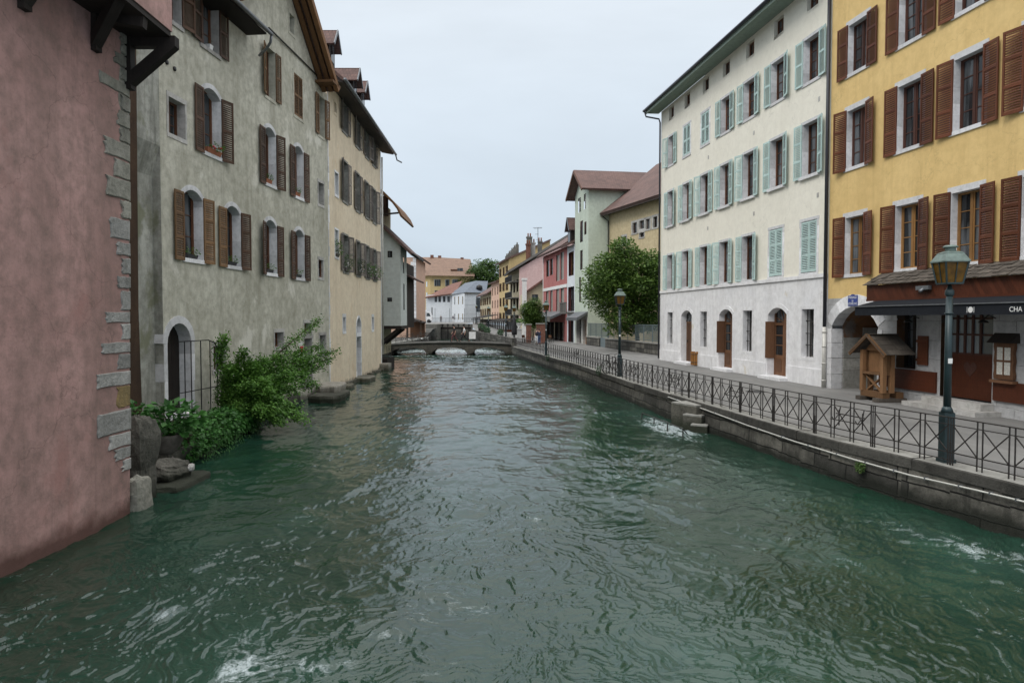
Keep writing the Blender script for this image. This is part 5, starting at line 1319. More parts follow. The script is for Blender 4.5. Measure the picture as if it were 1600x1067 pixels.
for a, b in zip(xs, xs[1:]): mb.idx([(a, BY0-.12, deck(a)-.10), (b, BY0-.12, deck(b)-.10), (b, BY0-.12, deck(b)), (a, BY0-.12, deck(a)), (a, BY1+.1, deck(a)-.10), (b, BY1+.1, deck(b)-.10), (b, BY1+.1, deck(b)), (a, BY1+.1, deck(a))], [(0, 1, 2, 3), (3, 2, 6, 7), (7, 6, 5, 4), (4, 5, 1, 0)])
part('deck', mb, 'dark_coping', fb)
for x in (-8.52, -4.32):
    mb = MB(); mb.prism([(x-.3, BY0+.05, -.8), (x+.3, BY0+.05, -.8), (x, BY0-.75, -.8)], (0, 0, 1.05)); part('cutwater', mb, 'bridge_masonry', fb)

# ================================================================== RAILINGS
def rail_section(Ln, n=3, H=.92):
    def f():
        mb = MB(); p = Ln/n
        for z, t in ((.78, .016), (.24, .02), (.09, .016)): mb.bar((0, 0, z), (Ln, 0, z), t)
        for k in range(n):
            a, b = k*p+.055, (k+1)*p-.055
            for x in (a, b): mb.bar((x, 0, -.02), (x, 0, H), .019, .019, (0, 1, 0))
            mb.bar((a, .006, .25), (b, .006, .77), .018, .018); mb.bar((a, -.006, .77), (b, -.006, .25), .018, .018)
        return mb.mesh('railing_section', ['rail_iron'])
    return cached(('rs', round(Ln, 2), n), f)
def railing(name, label, path, sec=1.86, zf=lambda p: .915, ends=True):
    cl = [0]
    for a, b in zip(path, path[1:]): cl.append(cl[-1]+(b-a).length)
    def P(s):
        s = max(0, min(cl[-1]-1e-5, s)); j = max(k for k in range(len(cl)-1) if cl[k] <= s); return path[j].lerp(path[j+1], (s-cl[j])/(cl[j+1]-cl[j]))
    n = int(cl[-1]/sec); pts = [P(i*cl[-1]/n) for i in range(n+1)]
    rt = thing(name, label, 'railing', (pts[n//2].x, pts[n//2].y, zf(pts[n//2])))
    mb = MB(); mb.box((-.013, -.013, -.03), (.013, .013, .44)); mb.box((-.008, -.008, .44), (.008, .008, .93)); pm = mb.mesh('post', ['rail_iron'])
    Ls = (pts[1]-pts[0]).length; me = rail_section(Ls)
    top = MB(); top.bar((0, 0, .92), (1, 0, .92), .04, .018); hm = top.mesh('handrail', ['rail_iron'])
    for i in range(n):
        a, b = pts[i], pts[i+1]; d = b-a; ln = d.length; dz = zf(b)-zf(a)
        M = Matrix(((d.x/ln, -d.y/ln, 0, a.x), (d.y/ln, d.x/ln, 0, a.y), (dz/ln, 0, 1, zf(a)), (0, 0, 0, 1)))
        inst('railing_section', me, rt, M @ Matrix.Diagonal((ln/Ls, 1, 1, 1))); inst('handrail', hm, rt, M @ Matrix.Diagonal((ln, 1, 1, 1))); inst('post', pm, rt, M)
    return rt
qp_ = [qat(i*.5, .16)[0] for i in range(int(4/.5), int(cum[-1]/.5)+1)]
railing('quay_railing', 'long black iron railing with crossed bars along the quay edge', qp_)
railing('footbridge_railing', 'black iron railing along the far side of the stone footbridge', [Vector((x, 73.85)) for x in np.linspace(-12.6, .1, 12)], 1.8, lambda p: deck(p.x))
railing('bank_railing', 'black iron railing beside the cream house corner on the water', [Vector((-9.05, 49.3)), Vector((-9.05, 50.9)), Vector((-9.08, 52.2))], 1.8, lambda p: .8)
mb = MB(); mb.box((-10.7, 49.25, -.6), (-9.0, 52.2, .8)); single('landing_stage', mb, 'dark_timber', 'dark landing stage under the overhanging house beside the cream house', 'landing stage', (-9.5, 51, 1.1))
# flower-box brackets hooked on the railing
def rack():
    mb = MB(); mb.bar((-.45, -.06, .62), (.45, -.06, .62), .022); mb.bar((-.45, -.22, .5), (.45, -.22, .5), .018)
    for s in (-.36, .36): mb.tube([(s, -.02, .8), (s, -.06, .62), (s, -.2, .48), (s, -.26, .56)], .014, 5); mb.bar((s, -.06, .35), (s, -.06, .72), .02, .02, (0, 1, 0))
    return mb.mesh('box_bracket', ['rail_iron'])
rk = rack()
for j, (px, lab) in enumerate(((1330, 'empty black flower-box bracket hooked on the railing nearest the wooden kiosk'), (1155, 'empty black flower-box bracket hooked on the railing near the stone steps'), (1058, 'empty black flower-box bracket hooked on the railing opposite the litter bin'), (992, 'empty black flower-box bracket hooked on the railing beside the parked bicycle'), (902, 'empty black flower-box bracket hooked on the railing below the green house'))):
    best = min((abs(800+FPX*qat(k*.25, .13)[0].x/qat(k*.25, .13)[0].y-px), k) for k in range(20, int(cum[-1]*4)))[1]; p, n = qat(best*.25, .13)
    o = bpy.data.objects.new('box_bracket', rk); o['label'] = lab; o['category'] = 'bracket'; o['group'] = 'flower-box brackets on the quay railing'
    link(o, None, Matrix(((-n.y, n.x, 0, p.x), (n.x, n.y, 0, p.y), (0, 0, 1, .915), (0, 0, 0, 1))))
# ================================================================== STREET LAMPS
def lamp(loc, H, label, grp='green street lamps along the quay'):
    t = thing('street_lamp', label, 'street lamp', loc, grp); b = MB()
    b.box((-.10, -.10, -.02), (.10, .10, .98)); b.box((-.125, -.125, -.02), (.125, .125, .06)); b.lathe([(.12, .98), (.09, 1.06), (.07, 1.1)], (0, 0, 0), 8); lpart('base', b, 'lamp_paint', t)
    b = MB(); b.lathe([(.07, 1.08), (.06, H-1.0)], (0, 0, 0), 10); b.lathe([(.08, H-1.36), (.08, H-1.33)], (0, 0, 0), 10); b.lathe([(.07, H-1.0), (.08, H-.98), (.08, H-.9), (.05, H-.86), (.03, H-.78)], (0, 0, 0), 10); lpart('post', b, 'lamp_paint', t)
    q = PI/4; zb, zt = H-.76, H-.34; rb, rt_ = .225, .32
    b = MB(); b.lathe([(rb-.01, zb+.01), (rt_-.012, zt)], (0, 0, 0), 4, q, False); ln = lpart('lantern', b, 'amber_glass', t)
    b = MB()
    for k in range(4):
        a = q+PI/2*k; c, s = math.cos(a), math.sin(a); b.bar((rb*c, rb*s, zb), (rt_*c, rt_*s, zt), .028)
        a2 = a+PI/2; b.bar((rb*c, rb*s, zb), (rb*math.cos(a2), rb*math.sin(a2), zb), .03)
        m = (Vector((c, s, 0))+Vector((math.cos(a2), math.sin(a2), 0)))/2; b.bar((m.x*rb, m.y*rb, zb), (m.x*rt_, m.y*rt_, zt), .016)
    lpart('lantern_frame', b, 'lamp_paint', ln)
    b = MB(); b.lathe([(rt_+.03, zt-.008), (rt_+.03, zt+.016), (.235, zt+.16), (.235, zt+.175), (.14, zt+.21)], (0, 0, 0), 4, q, False)
    b.lathe([(.105, zt+.19), (.09, zt+.255), (.09, zt+.27), (.135, zt+.285), (.135, zt+.3), (.10, zt+.325), (.02, zt+.335)], (0, 0, 0), 14); lpart('cap', b, 'verdigris', t)
    return t
l0 = lamp((*gp(1478, 722).xy, .915), 4.28, 'tall green street lamp with amber lantern closest to the wooden kiosk and restaurant')
mb = MB(); mb.box((-.05, -.09, 1.95), (.03, -.075, 2.05)); lpart('sticker', mb, 'white_paint', l0)
def copy_lamp(p, lab, s=1.): return copy_tree(l0, mat_tr(p) @ Matrix.Scale(s, 4), lab)
copy_lamp((*gp(968, 588.5).xy, .915), 'green street lamp with amber lantern beside the parked bicycle and big tree')
copy_lamp((2.62, 52.5, .915), 'green street lamp with amber lantern in front of the red house awning', .98)
copy_lamp((.25, 80, .95), 'green street lamp by the closed dark parasol, in front of the rose house balconies', 1.02)
copy_lamp((-.75, 84, 1.0), 'green street lamp just beyond the footbridge end, under the rose house balconies', 1.04)
copy_lamp((-4.0, 116, 1.5), 'green street lamp before the beige house with olive shutters, by the cafe', 1.0)
copy_lamp((-7.6, 146, 2.6), 'green street lamp standing in front of the white angular hall', .95)

# ================================================================== STONE STEPS, ROD, ROCKS
sm = thing('mooring_steps', 'worn stone steps leading from the quay down into the foaming water', 'stone steps', gp(1080, 660, .2))
for (a, b, c, z, w) in (((1049, 628), (1088, 635), None, .80, .7), ((1067, 647), (1096, 651), None, .50, .7), ((1079, 663), (1105, 666), None, .23, .7)):
    p, q = gp(a[0], a[1]+2, z), gp(b[0], b[1]+1, z); d = (q-p).normalized(); n = Vector((-d.y, d.x, 0)); n = n if n.x > 0 else -n
    mb = MB(); s0 = p; pts = [p, q, q+n*w*1.5, p+n*w*1.5]; mb.prism([Vector((v.x, v.y, -.7)) for v in pts], (0, 0, z+.7))
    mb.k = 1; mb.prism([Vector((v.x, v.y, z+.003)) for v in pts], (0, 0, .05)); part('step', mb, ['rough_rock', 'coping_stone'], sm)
rd_ = thing('iron_handrail', 'thin iron handrail half sunk in the water beside the stone steps', 'handrail', gp(1066, 676, 0))
mb = MB(); pts = [gp(1003, 645, .28), gp(1022, 652, .28), gp(1043, 660, .3), gp(1067, 670, .32), gp(1074, 678, .1)]; mb.tube(pts, .018, 6); part('rail', mb, 'rail_iron', rd_)
for p in pts[:4]: mb = MB(); mb.tube([p, p-Vector((0, 0, .8))], .02, 6); part('post', mb, 'rail_iron', rd_)
def rock(label, c, r, mat='rough_rock', seed=1, rough=.16, name='rock', grp=None, sq=0):
    mb = MB(); rr = random.Random(seed); mb.smooth = False; mb.blob(c, r, 30, 22, 0, rr); cc = Vector(c); nv = []
    from mathutils import noise as mn
    for v in mb.v:
        d_ = Vector(v)-cc; k_ = 1+rough*1.6*mn.fractal(Vector(v)*(1.1/max(r))+Vector((seed, seed*2, 0)), .9, 2.1, 5); nv.append(tuple(cc+d_*k_))
    mb.v = nv
    if sq:
        c = Vector(c); v2 = []
        for v in mb.v:
            d = Vector(v)-c; u = Vector((d.x/r[0], d.y/r[1], d.z/r[2])); m = max(abs(u.x), abs(u.y), abs(u.z), 1e-3); k = (1-sq)+sq*(u.length/m)
            v2.append(tuple(c+d*k))
        mb.v = v2
    return single(name, mb, mat, label, 'rock', c, grp)
rock('tall rough stone pier base between the pink house and the plants', (-7.6, 13.9, .70), (.20, .36, .95), 'rough_rock', 3, .34, 'stone_pier', None, .6)
rock('pale weathered footing stone at the waterline under the pink house corner', (-7.32, 13.25, .22), (.17, .3, .5), 'quoin_stone', 5, .12, 'footing_stone', None, .6)
rock('flat mossy slab lying at the waterline below the planter', (-7.65, 15.4, -.05), (.55, .95, .2), 'rough_rock', 8, .1, 'rock', 'rocks at the foot of the pink house', .6)
rock('grey boulder resting on the mossy slab', (-7.75, 15.3, .32), (.36, .42, .22), 'rough_rock', 9, .25, 'rock', 'rocks at the foot of the pink house', .3)
rock('small white stone at the tip of the boulder', (-7.36, 15.55, .34), (.065, .10, .09), 'pale_stone', 10, .25, 'rock', 'rocks at the foot of the pink house')
def slabstone(label, c, r, rz, mat, seed, grp):
    rr = random.Random(seed); T = mat_tr(c, rz); n = 18; lay = []
    for z, k in ((-r[2], 1.0), (r[2]*.55, 1.03), (r[2]*.9, 1.0), (r[2], .93)):
        ring = []
        for i in range(n):
            a = 2*PI*i/n; x, y = math.cos(a), math.sin(a); m = max(abs(x), abs(y))**.85
            rg = random.Random(seed*99+i); q = k*(1+rg.uniform(-.07, .06))
            ring.append(T @ Vector((x/m*r[0]*q, y/m*r[1]*q, z+rr.uniform(-.02, .02))))
        lay += ring
    mb = MB(); mb.idx(lay, [(j*n+i, j*n+(i+1) % n, (j+1)*n+(i+1) % n, (j+1)*n+i) for j in range(3) for i in range(n)]+[tuple(range(3*n, 4*n))])
    return single('ledge_stone', mb, mat, label, 'rock', c, grp)
for k, (c, r, rz, l) in enumerate((((-8.75, 33.0, .42), (.55, 1.25, .16), .1, 'upper pale ledge stone at the corner of the grey house'), ((-8.5, 31.9, .0), (.75, 1.6, .3), .06, 'lower dark ledge stone at the corner of the grey house'), ((-8.95, 36.6, .02), (.4, .8, .2), .1, 'small dark ledge stone under the near end of the cream house'), ((-8.9, 41.2, .05), (.5, 1.1, .2), 0, 'ledge stone under the arched door of the cream house'))):
    slabstone(l, c, r, rz, 'step_stone' if k != 1 else 'rough_rock', 30+k, 'ledge stones along the canal houses')
mb = MB(); rr = random.Random(6); y = 34.8
while y < 49.4:
    w = rr.uniform(.6, 1.4); mb.box((-9.6, y, -.6), (-9.08+rr.uniform(-.06, .08), y+w-.02, rr.uniform(.1, .26))); y += w
mb.box((-9.6, 48.0, -.6), (-8.7, 49.2, .55))
single('footing_ledge', mb, 'step_stone', 'wet stone footing along the waterline of the cream house', 'stone ledge', (-9.3, 42, 0))
tr = thing('garden_terrace', 'narrow dark earth terrace at the foot of the grey house', 'terrace', (-9.4, 21, 0))
mb = MB(); mb.prism([(-12, 16.4, -.8), (-8.3, 16.4, -.8), (-8.45, 19.5, -.8), (-8.85, 23.5, -.8), (-9.3, 28, -.8), (-9.6, 31, -.8), (-12, 31, -.8)], (0, 0, 1.25)); part('earth', mb, 'rough_rock', tr)

# ================================================================== PLANTS ON THE LEFT BANK
def twigs(mb, base, tips, r0, rnd, n=5, sag=.2):
    ends = []
    for t in tips:
        t = Vector(t); p = Vector(base); pts = [p]
        for i in range(1, n+1):
            f_ = i/n; q = p.lerp(t, f_)+Vector((rnd.gauss(0, .05), rnd.gauss(0, .05), sag*math.sin(PI*f_)+rnd.gauss(0, .03))); pts.append(q)
        mb.tube(pts, [r0*(1-.8*i/n) for i in range(n+1)], 6); ends.append(pts)
    return ends
sb = thing('overhanging_shrub', 'large bright green shrub leaning out over the water before the grey house', 'shrub', (-9.5, 22.8, .45))
rr = random.Random(12); mb = MB()
base = Vector((-9.55, 22.6, .4))
tipl = [at(x, y, Y) for x, y, Y in ((345, 528, 22.5), (380, 548, 22.2), (410, 560, 23), (440, 556, 24), (470, 545, 25.5), (502, 500, 27.5), (525, 545, 27), (505, 573, 26), (480, 585, 24.5), (462, 610, 23.2), (440, 625, 22), (410, 640, 21.5), (470, 640, 22.6), (440, 660, 21.6), (475, 655, 22.2), (395, 600, 21.5), (360, 575, 22), (420, 595, 22), (450, 585, 23), (495, 600, 24.2), (500, 540, 27), (485, 560, 25.5), (458, 575, 24.4), (520, 560, 27), (395, 565, 22.3), (425, 612, 21.8), (380, 635, 21.6), (405, 575, 22.6), (435, 640, 21.7))]
ends = twigs(mb, base, tipl, .045, rr, 6, .35); part('stems', mb, 'bark', sb)
mb = MB()
for pts in ends:
    for i, p in enumerate(pts[2:], 2):
        f_ = i/(len(pts)-1); nn = 250
        q = pts[i-1]
        for _ in range(nn):
            t = rr.random(); c = q.lerp(p, t)+Vector((rr.gauss(0, .155), rr.gauss(0, .155), rr.gauss(-.04, .15)))*(1.2-.55*f_)
            d = (p-q).normalized()+Vector((rr.gauss(0, .8), rr.gauss(0, .8), rr.gauss(-.45, .5)))
            mb.leaf(c, d, Vector((rr.gauss(0, .6), rr.gauss(0, .6), 1)), rr.uniform(.07, .135), rr.uniform(.04, .07), rr.random()*f_)
part('foliage', mb, 'bush_leaf', sb)
hd = thing('ivy_hedge', 'low dense ivy hedge trailing into the water beside the planter', 'hedge', (-8.6, 19.5, 0))
rr = random.Random(14); mb = MB()
for i in range(9):
    y = 17.6+i*.68; x = -8.25-.065*(y-17)-.1; 
    leaves(mb, (x-.25, y, .55), (.62+.06*math.sin(i*2.1), .55, .5+.07*math.cos(i*1.7)), 1100, .105, rr, .85, 1.25, .5, .8)
for i in range(500):
    y = rr.uniform(17.3, 23.4); x = -8.25-.065*(y-17)+rr.uniform(.1, .4); mb.leaf((x, y, rr.uniform(-.05, .5)), (rr.gauss(.3, .4), rr.gauss(0, .5), -1), (1, 0, .3), .08, .06, rr.random()*.6)
part('foliage', mb, 'ivy_leaf', hd)
mb = MB()
for i in range(9):
    y = 17.6+i*.68; x = -8.6-.065*(y-17); mb.blob((x-.15, y, .42), (.3, .42, .28), 8, 6, .2, rr)
part('stems', mb, 'bark', hd)
pl = thing('stone_planter', 'round grey stone bowl planter on a pedestal by the arched door', 'planter', (-8.35, 16.6, .15))
PLC = at(258, 690, 16.6); PLC.z = 0
mb = MB(); mb.lathe([(.16, .42), (.2, .46), (.34, .62), (.42, .86), (.44, .93), (.4, .93), (.36, .88)], PLC, 20); part('bowl', mb, 'grey_pot', pl)
mb = MB(); mb.lathe([(.3, -.2), (.3, .2), (.2, .3), (.16, .43)], PLC, 14); part('pedestal', mb, 'grey_pot', pl)
def bigleaf(name, label, c, rad, n, ln, seed, cat='plant', mat='ivy_leaf', grp=None, flowers=0):
    t = thing(name, label, cat, (c[0], c[1], c[2]-rad[2]), grp); rr = random.Random(seed); mb = MB(); leaves(mb, c, rad, n, ln, rr, .7, 1.3, .15, .55); part('foliage', mb, mat, t)
    mb = MB()
    for _ in range(7): mb.tube([(c[0], c[1], c[2]-rad[2]), (c[0]+rr.gauss(0, .5)*rad[0], c[1]+rr.gauss(0, .5)*rad[1], c[2]+rr.uniform(-.1, .5)*rad[2])], .012, 5)
    part('stems', mb, 'bark', t)
    for _ in range(flowers):
        mb = MB(); p = Vector(c)+Vector((rr.uniform(.3, .9)*rad[0], rr.uniform(-.8, .3)*rad[1], rr.uniform(-.4, .5)*rad[2])); mb.blob(p, .035, 7, 5, .2, rr); part('flower', mb, 'flower_white', t)
    return t
bigleaf('hydrangea', 'broad-leaved hydrangea growing in the stone bowl planter', (PLC.x+.12, PLC.y+.1, 1.3), (.72, .62, .42), 420, .2, 41, flowers=3)
bigleaf('climbing_plant', 'dark leafy plant behind the stone pier against the pink house', (-8.75, 15.7, 1.4), (.35, .4, .45), 260, .16, 43)
ig = thing('iron_gate', 'thin rusty iron grille with curved end before the arched door', 'iron grille', GH.P(12.9, .6, .55))
mb = MB(); d = .55
for u, z0, z1 in ((13.75, .9, 3.05), (13.4, .5, 3.05), (12.85, .5, 3.05), (12.3, .5, 3.05), (11.85, .5, 2.7), (11.6, .4, 1.9)): mb.bar(GH.P(u, z0, d), GH.P(u, z1, d), .025, .025, (0, 1, 0))
mb.bar(GH.P(14.0, 3.05, d), GH.P(12.4, 3.05, d), .03); mb.bar(GH.P(14.0, 1.5, d), GH.P(11.6, 1.5, d), .025)
mb.tube([GH.P(12.4, 3.05, d), GH.P(12.0, 2.95, d), GH.P(11.7, 2.6, d), GH.P(11.5, 2.1, d), GH.P(11.45, .4, d)], .022, 6); part('bars', mb, 'dark_iron', ig)
# pots and boxes on sills
def sillbox(F, u, z, w, label, kind='dark_pot', flower=None, h=.16, n=120, ln=.07, dd=.02, leafm='bush_leaf', grp='plant pots on the window sills', hh=.15, spread=1.):
    t = thing('plant_pot', label, 'plant pot', F.P(u, z, dd), grp); mb = MB(); M = F.M(u, z+.003, dd-.1)
    mb.idx([M @ Vector(p) for p in ((-w/2*.85, -.08, 0), (w/2*.85, -.08, 0), (w/2*.85, .06, 0), (-w/2*.85, .06, 0), (-w/2, -.1, h), (w/2, -.1, h), (w/2, .1, h), (-w/2, .1, h))], [(3, 2, 1, 0), (4, 5, 6, 7), (0, 1, 5, 4), (1, 2, 6, 5), (2, 3, 7, 6), (3, 0, 4, 7)]); part('pot', mb, kind, t)
    mb = MB(); rr = random.Random(int(u*100)+int(z*10)); leaves(mb, F.P(u, z+h+hh*.6, dd-.08), (w*.5*spread, w*.4*spread, hh), n, ln, rr, .5, 1.1, .1); part('foliage', mb, leafm, t)
    if flower:
        for _ in range(6): mb = MB(); mb.blob(F.P(u+rr.uniform(-.4, .4)*w, z+h+rr.uniform(0, hh), dd+rr.uniform(-.05, .1)), .04, 6, 5, .2, rr); part('flower', mb, flower, t)
nm = ('first', 'second', 'third', 'fourth')
for i, (u, w, z, h, s) in enumerate(g1): sillbox(GH, u-.1, z, .6, f'dark trough on {nm[i]} lower arched sill of the grey house from the arched door', 'dark_pot', None, .15, 90, .07, -.05)
sillbox(GH, 10.95, 9.35, .95, 'trough of red geraniums trailing from the upper arched window nearest the pink house', 'terracotta', 'flower_red', .16, 130, .08, .1, hh=.14)
for i, (u, w, z, h) in enumerate(g2[1:]): sillbox(GH, u, z, .5, f'terracotta pot with green plant in the {("middle", "far")[i]} upper arched window of the grey house', 'terracotta', None, .2, 90, .08, -.02)
sillbox(GH, 10.9, 12.87, .22, 'small white pot on the top sill beneath the gutter of the grey house', 'white_paint', None, .2, 20, .05, .0)
for i, (u, w) in enumerate(cu_ := [(10.72, 1.2), (7.52, 1.05), (4.78, 1.05), (2.42, 1.05)]):
    sillbox(CH, u, 6.36, .95, f'grey trough with bushy plant on {nm[i]} lower shuttered sill of the cream house', 'grey_pot', 'flower_white', .2, 300, .1, .14, ('far_leaf', 'dark_leaf', 'bush_leaf', 'bush_leaf')[i], 'flower troughs on the cream house', .5, .95)
sillbox(CH, 12.68, 7.0, .6, 'green climbing pot plant on the small corner window of the cream house', 'grey_pot', 'flower_white', .15, 260, .1, .1, 'bush_leaf', 'flower troughs on the cream house', .55, 1.)
# tufts on the quay wall
for k, (px, py, l) in enumerate(((937, 575, 'green weed clump hanging on the quay wall near the parked bicycle'), (1345, 722, 'dry green weed clump growing from the quay wall joint above the pipe'), (857, 556, 'small weed clump on the far quay wall below the red house lamp'))):
    best = min((abs(qat(q_*.25, -.06)[0].x/qat(q_*.25, -.06)[0].y-(px-800)/FPX), q_) for q_ in range(10, int(cum[-1]*4)))[1]; p, n = qat(best*.25, -.1); z = at(px, py, p.y).z
    t = thing('weed_clump', l, 'weeds', (p.x, p.y, z), 'weeds on the quay wall'); mb = MB(); rr = random.Random(50+k); s = (.8, .32, .9)[k]; leaves(mb, (p.x-.02, p.y, z-.1), (.16*s, .5*s, .38*s), 260, .07, rr, .4, .8, .6); part('foliage', mb, 'far_leaf' if k == 1 else 'dark_leaf', t)

# ================================================================== TREES
def tree(label, base, top_c, rad, nb, n, ln, seed, mat='tree_leaf', tr=.16, clump=.34, shell=.55, grp=None):
    t = thing('broadleaf_tree', label, 'tree', base, grp); rr = random.Random(seed); base = Vector(base); c = Vector(top_c)
    cl = []
    for i in range(nb):
        for _ in range(30):
            d = Vector((rr.gauss(0, 1), rr.gauss(0, 1), rr.gauss(0, 1))).normalized(); p = c+Vector((d.x*rad[0], d.y*rad[1], d.z*rad[2]))*rr.uniform(.45, .88)
            if all((p-q).length > rad[0]*.3 for q in cl): break
        cl.append(p)
    mb = MB(); fork = base.lerp(Vector((c.x, c.y, c.z)), .45); mb.tube([base, base.lerp(fork, .5)+Vector((.08, 0, 0)), fork], [tr, tr*.8, tr*.65], 9)
    for p in cl[::2]: mid = fork.lerp(p, .55)+Vector((0, 0, rad[2]*.12)); mb.tube([fork, mid, p], [tr*.5, tr*.25, tr*.06], 6)
    part('trunk', mb, 'bark', t); mb = MB()
    for p in cl:
        s = rad[0]*clump*rr.uniform(.7, 1.25); leaves(mb, p, (s*1.15, s*1.15, s*.8), n//nb, ln, rr, .6, 1.1, .15, shell)
    part('crown', mb, mat, t); return t
tree('big bushy dark green tree rising behind the garden wall', (11.3, 61, .9), (10.5, 60.5, 6.5), (3.9, 3.6, 4.6), 70, 34000, .25, 61, 'tree_leaf', .2, .30, .4)
tree('small round dark tree standing before the rose house', (2.6, 86, 1), (2.65, 86, 4.3), (1.5, 1.45, 1.8), 34, 12000, .18, 62, 'tree_leaf', .09, .42, .35)
p = at(760, 432, 216); tree('large spreading tree rising behind the white slate-roofed hall', (p.x, 216, 2.8), (p.x, 216, 16.2), (5.8, 5.2, 6.6), 40, 11000, .62, 63, 'far_leaf', .4, .36, .5, 'trees beyond the head of the canal')
p = at(737, 438, 214); tree('lower round tree in front of the yellow block, beside the spreading tree', (p.x, 214, 2.8), (p.x, 214, 13.6), (4.2, 4.2, 5.2), 28, 7500, .6, 64, 'far_leaf', .3, .38, .5, 'trees beyond the head of the canal')

# ================================================================== PEOPLE, BICYCLES, SMALL THINGS
def skinned(name, pts, edges, rad, mat, parent, M, root=0, label=None):
    me = bpy.data.meshes.new(name); me.from_pydata([tuple(M @ Vector(p)) for p in pts], edges, []); me.materials.append(MATS[mat])
    me.transform(WM[parent.name].inverted()) if parent is not None else None
    o = bpy.data.objects.new(name, me)
    sk = o.modifiers.new('Skin', 'SKIN'); sk.use_smooth_shade = True
    if not me.skin_vertices: me.attributes  # layer is created with the modifier
    for v, r in zip(me.skin_vertices[0].data, rad): v.radius = (r, r)
    me.skin_vertices[0].data[root].use_root = True
    s = o.modifiers.new('Sub', 'SUBSURF'); s.levels = 1; s.render_levels = 2
    return link(o, parent, WM[parent.name])
def person(label, loc, rz, top, legs, hair='hair_dark', stride=.28, arms='walk', H=1.7, shorts=False, grp=None):
    t = thing('person', label, 'person', loc, grp, rz); M = WM[t.name] @ Matrix.Scale(H/1.7, 4)
    s = stride                   # local: +x forward, y left
    hip = (0, 0, .9); hl, hr = (0, .09, .88), (0, -.09, .88); kl, kr = (s*.55+.04, .1, .48), (-s*.25+.04, -.1, .47); fl, fr_ = (s*.8, .1, .08), (-s*1.1, -.1, .12); tl, tr_ = (s*.8+.17, .11, .03), (-s*1.1+.14, -.11, .03)
    ch_, nk, hd_ = (.01, 0, 1.25), (.02, 0, 1.46), (.04, 0, 1.6); sl, sr = (0, .19, 1.39), (0, -.19, 1.39)
    if arms == 'walk': el, er, wl, wr2 = (-.14, .25, 1.13), (.12, -.25, 1.13), (-.08, .26, .9), (.27, -.24, .93)
    elif arms == 'photo': el, er, wl, wr2 = (.22, .3, 1.3), (.22, -.3, 1.3), (.33, .06, 1.52), (.33, -.06, 1.52)
    else: el, er, wl, wr2 = (-.03, .25, 1.12), (-.03, -.25, 1.12), (.06, .23, .88), (.06, -.23, .88)
    P = [hip, ch_, nk, hd_, (.03, 0, 1.72), sl, el, wl, sr, er, wr2, hl, kl, fl, tl, hr, kr, fr_, tr_]
    hand = []
    Rr = [.1, .12, .05, .085, .06, .05, .04, .03, .05, .04, .03, .075, .052, .036, .03, .075, .052, .036, .03]
    E = [(0, 1), (1, 2), (2, 3), (3, 4), (1, 5), (5, 6), (6, 7), (1, 8), (8, 9), (9, 10), (0, 11), (11, 12), (12, 13), (13, 14), (0, 15), (15, 16), (16, 17), (17, 18)]
    for wi, w, e_ in ((7, wl, el), (10, wr2, er)):      # palm, four fingers and a thumb
        d = (Vector(w)-Vector(e_)).normalized(); sd = Vector((0, 1, 0)).cross(d).normalized(); up_ = d.cross(sd)
        b = len(P); P.append(tuple(Vector(w)+d*.07)); Rr.append(.028); E.append((wi, b))
        for k, ln in ((-1.5, .055), (-.5, .075), (.5, .08), (1.5, .07)):
            q = Vector(w)+d*.09+sd*.014*k; P += [tuple(q), tuple(q+d*ln*.5), tuple(q+d*ln+up_*.02)]; Rr += [.009, .008, .007]; n_ = len(P); E += [(b, n_-3), (n_-3, n_-2), (n_-2, n_-1)]
        P += [tuple(Vector(w)+d*.04+sd*.04), tuple(Vector(w)+d*.075+sd*.06)]; Rr += [.009, .008]; n_ = len(P); E += [(b, n_-2), (n_-2, n_-1)]
    skinned('body', P, E, Rr, 'skin', t, M)
    skinned('shirt', [hip, ch_, (.01, 0, 1.42), sl, tuple(Vector(sl).lerp(Vector(el), .9)), sr, tuple(Vector(sr).lerp(Vector(er), .9))], [(0, 1), (1, 2), (1, 3), (3, 4), (1, 5), (5, 6)], [.135, .155, .07, .075, .055, .075, .055], top, t, M)
    k = .62 if shorts else .98
    skinned('trousers', [(0, 0, .93), hl, tuple(Vector(hl).lerp(Vector(kl), k)), tuple(Vector(kl).lerp(Vector(fl), .02 if shorts else .9)), hr, tuple(Vector(hr).lerp(Vector(kr), k)), tuple(Vector(kr).lerp(Vector(fr_), .02 if shorts else .9))], [(0, 1), (1, 2), (2, 3), (0, 4), (4, 5), (5, 6)], [.13, .1, .075, .058, .1, .075, .058], legs, t, M)
    mb = MB(); mb.blob((.015, 0, 1.665), (.1, .088, .095), 12, 8, .03); mb.v = [tuple(M @ Vector(v)) for v in mb.v]; part('hair', mb, hair, t)
    mb = MB()
    for y in (-.032, .032): mb.blob((.118, y, 1.625), (.012, .012, .01), 6, 5, 0)
    mb.v = [tuple(M @ Vector(v)) for v in mb.v]; part('eyes', mb, 'cloth_black', t)
    mb = MB(); mb.prism([(.115, -.014, 1.585), (.115, .014, 1.585), (.11, 0, 1.63)], (.024, 0, -.004)); mb.box((.1, -.028, 1.552), (.117, .028, 1.56)); mb.v = [tuple(M @ Vector(v)) for v in mb.v]; part('face', mb, 'skin', t)
    mb = MB()
    for f_, tt in ((fl, tl), (fr_, tr_)): mb.blob(((f_[0]+tt[0])/2, f_[1], .05), (.14, .05, .05), 10, 6, .02)
    mb.v = [tuple(M @ Vector(v)) for v in mb.v]; part('shoes', mb, 'cloth_black', t); return t
g_ = 'people walking on the footbridge'
person('person in black top and dark red trousers walking across the footbridge', (at(710, 530, 71.2).x, 71.2, deck(-6)), PI, 'cloth_black', 'cloth_red', 'hair_dark', .34, 'walk', 1.66, False, g_)
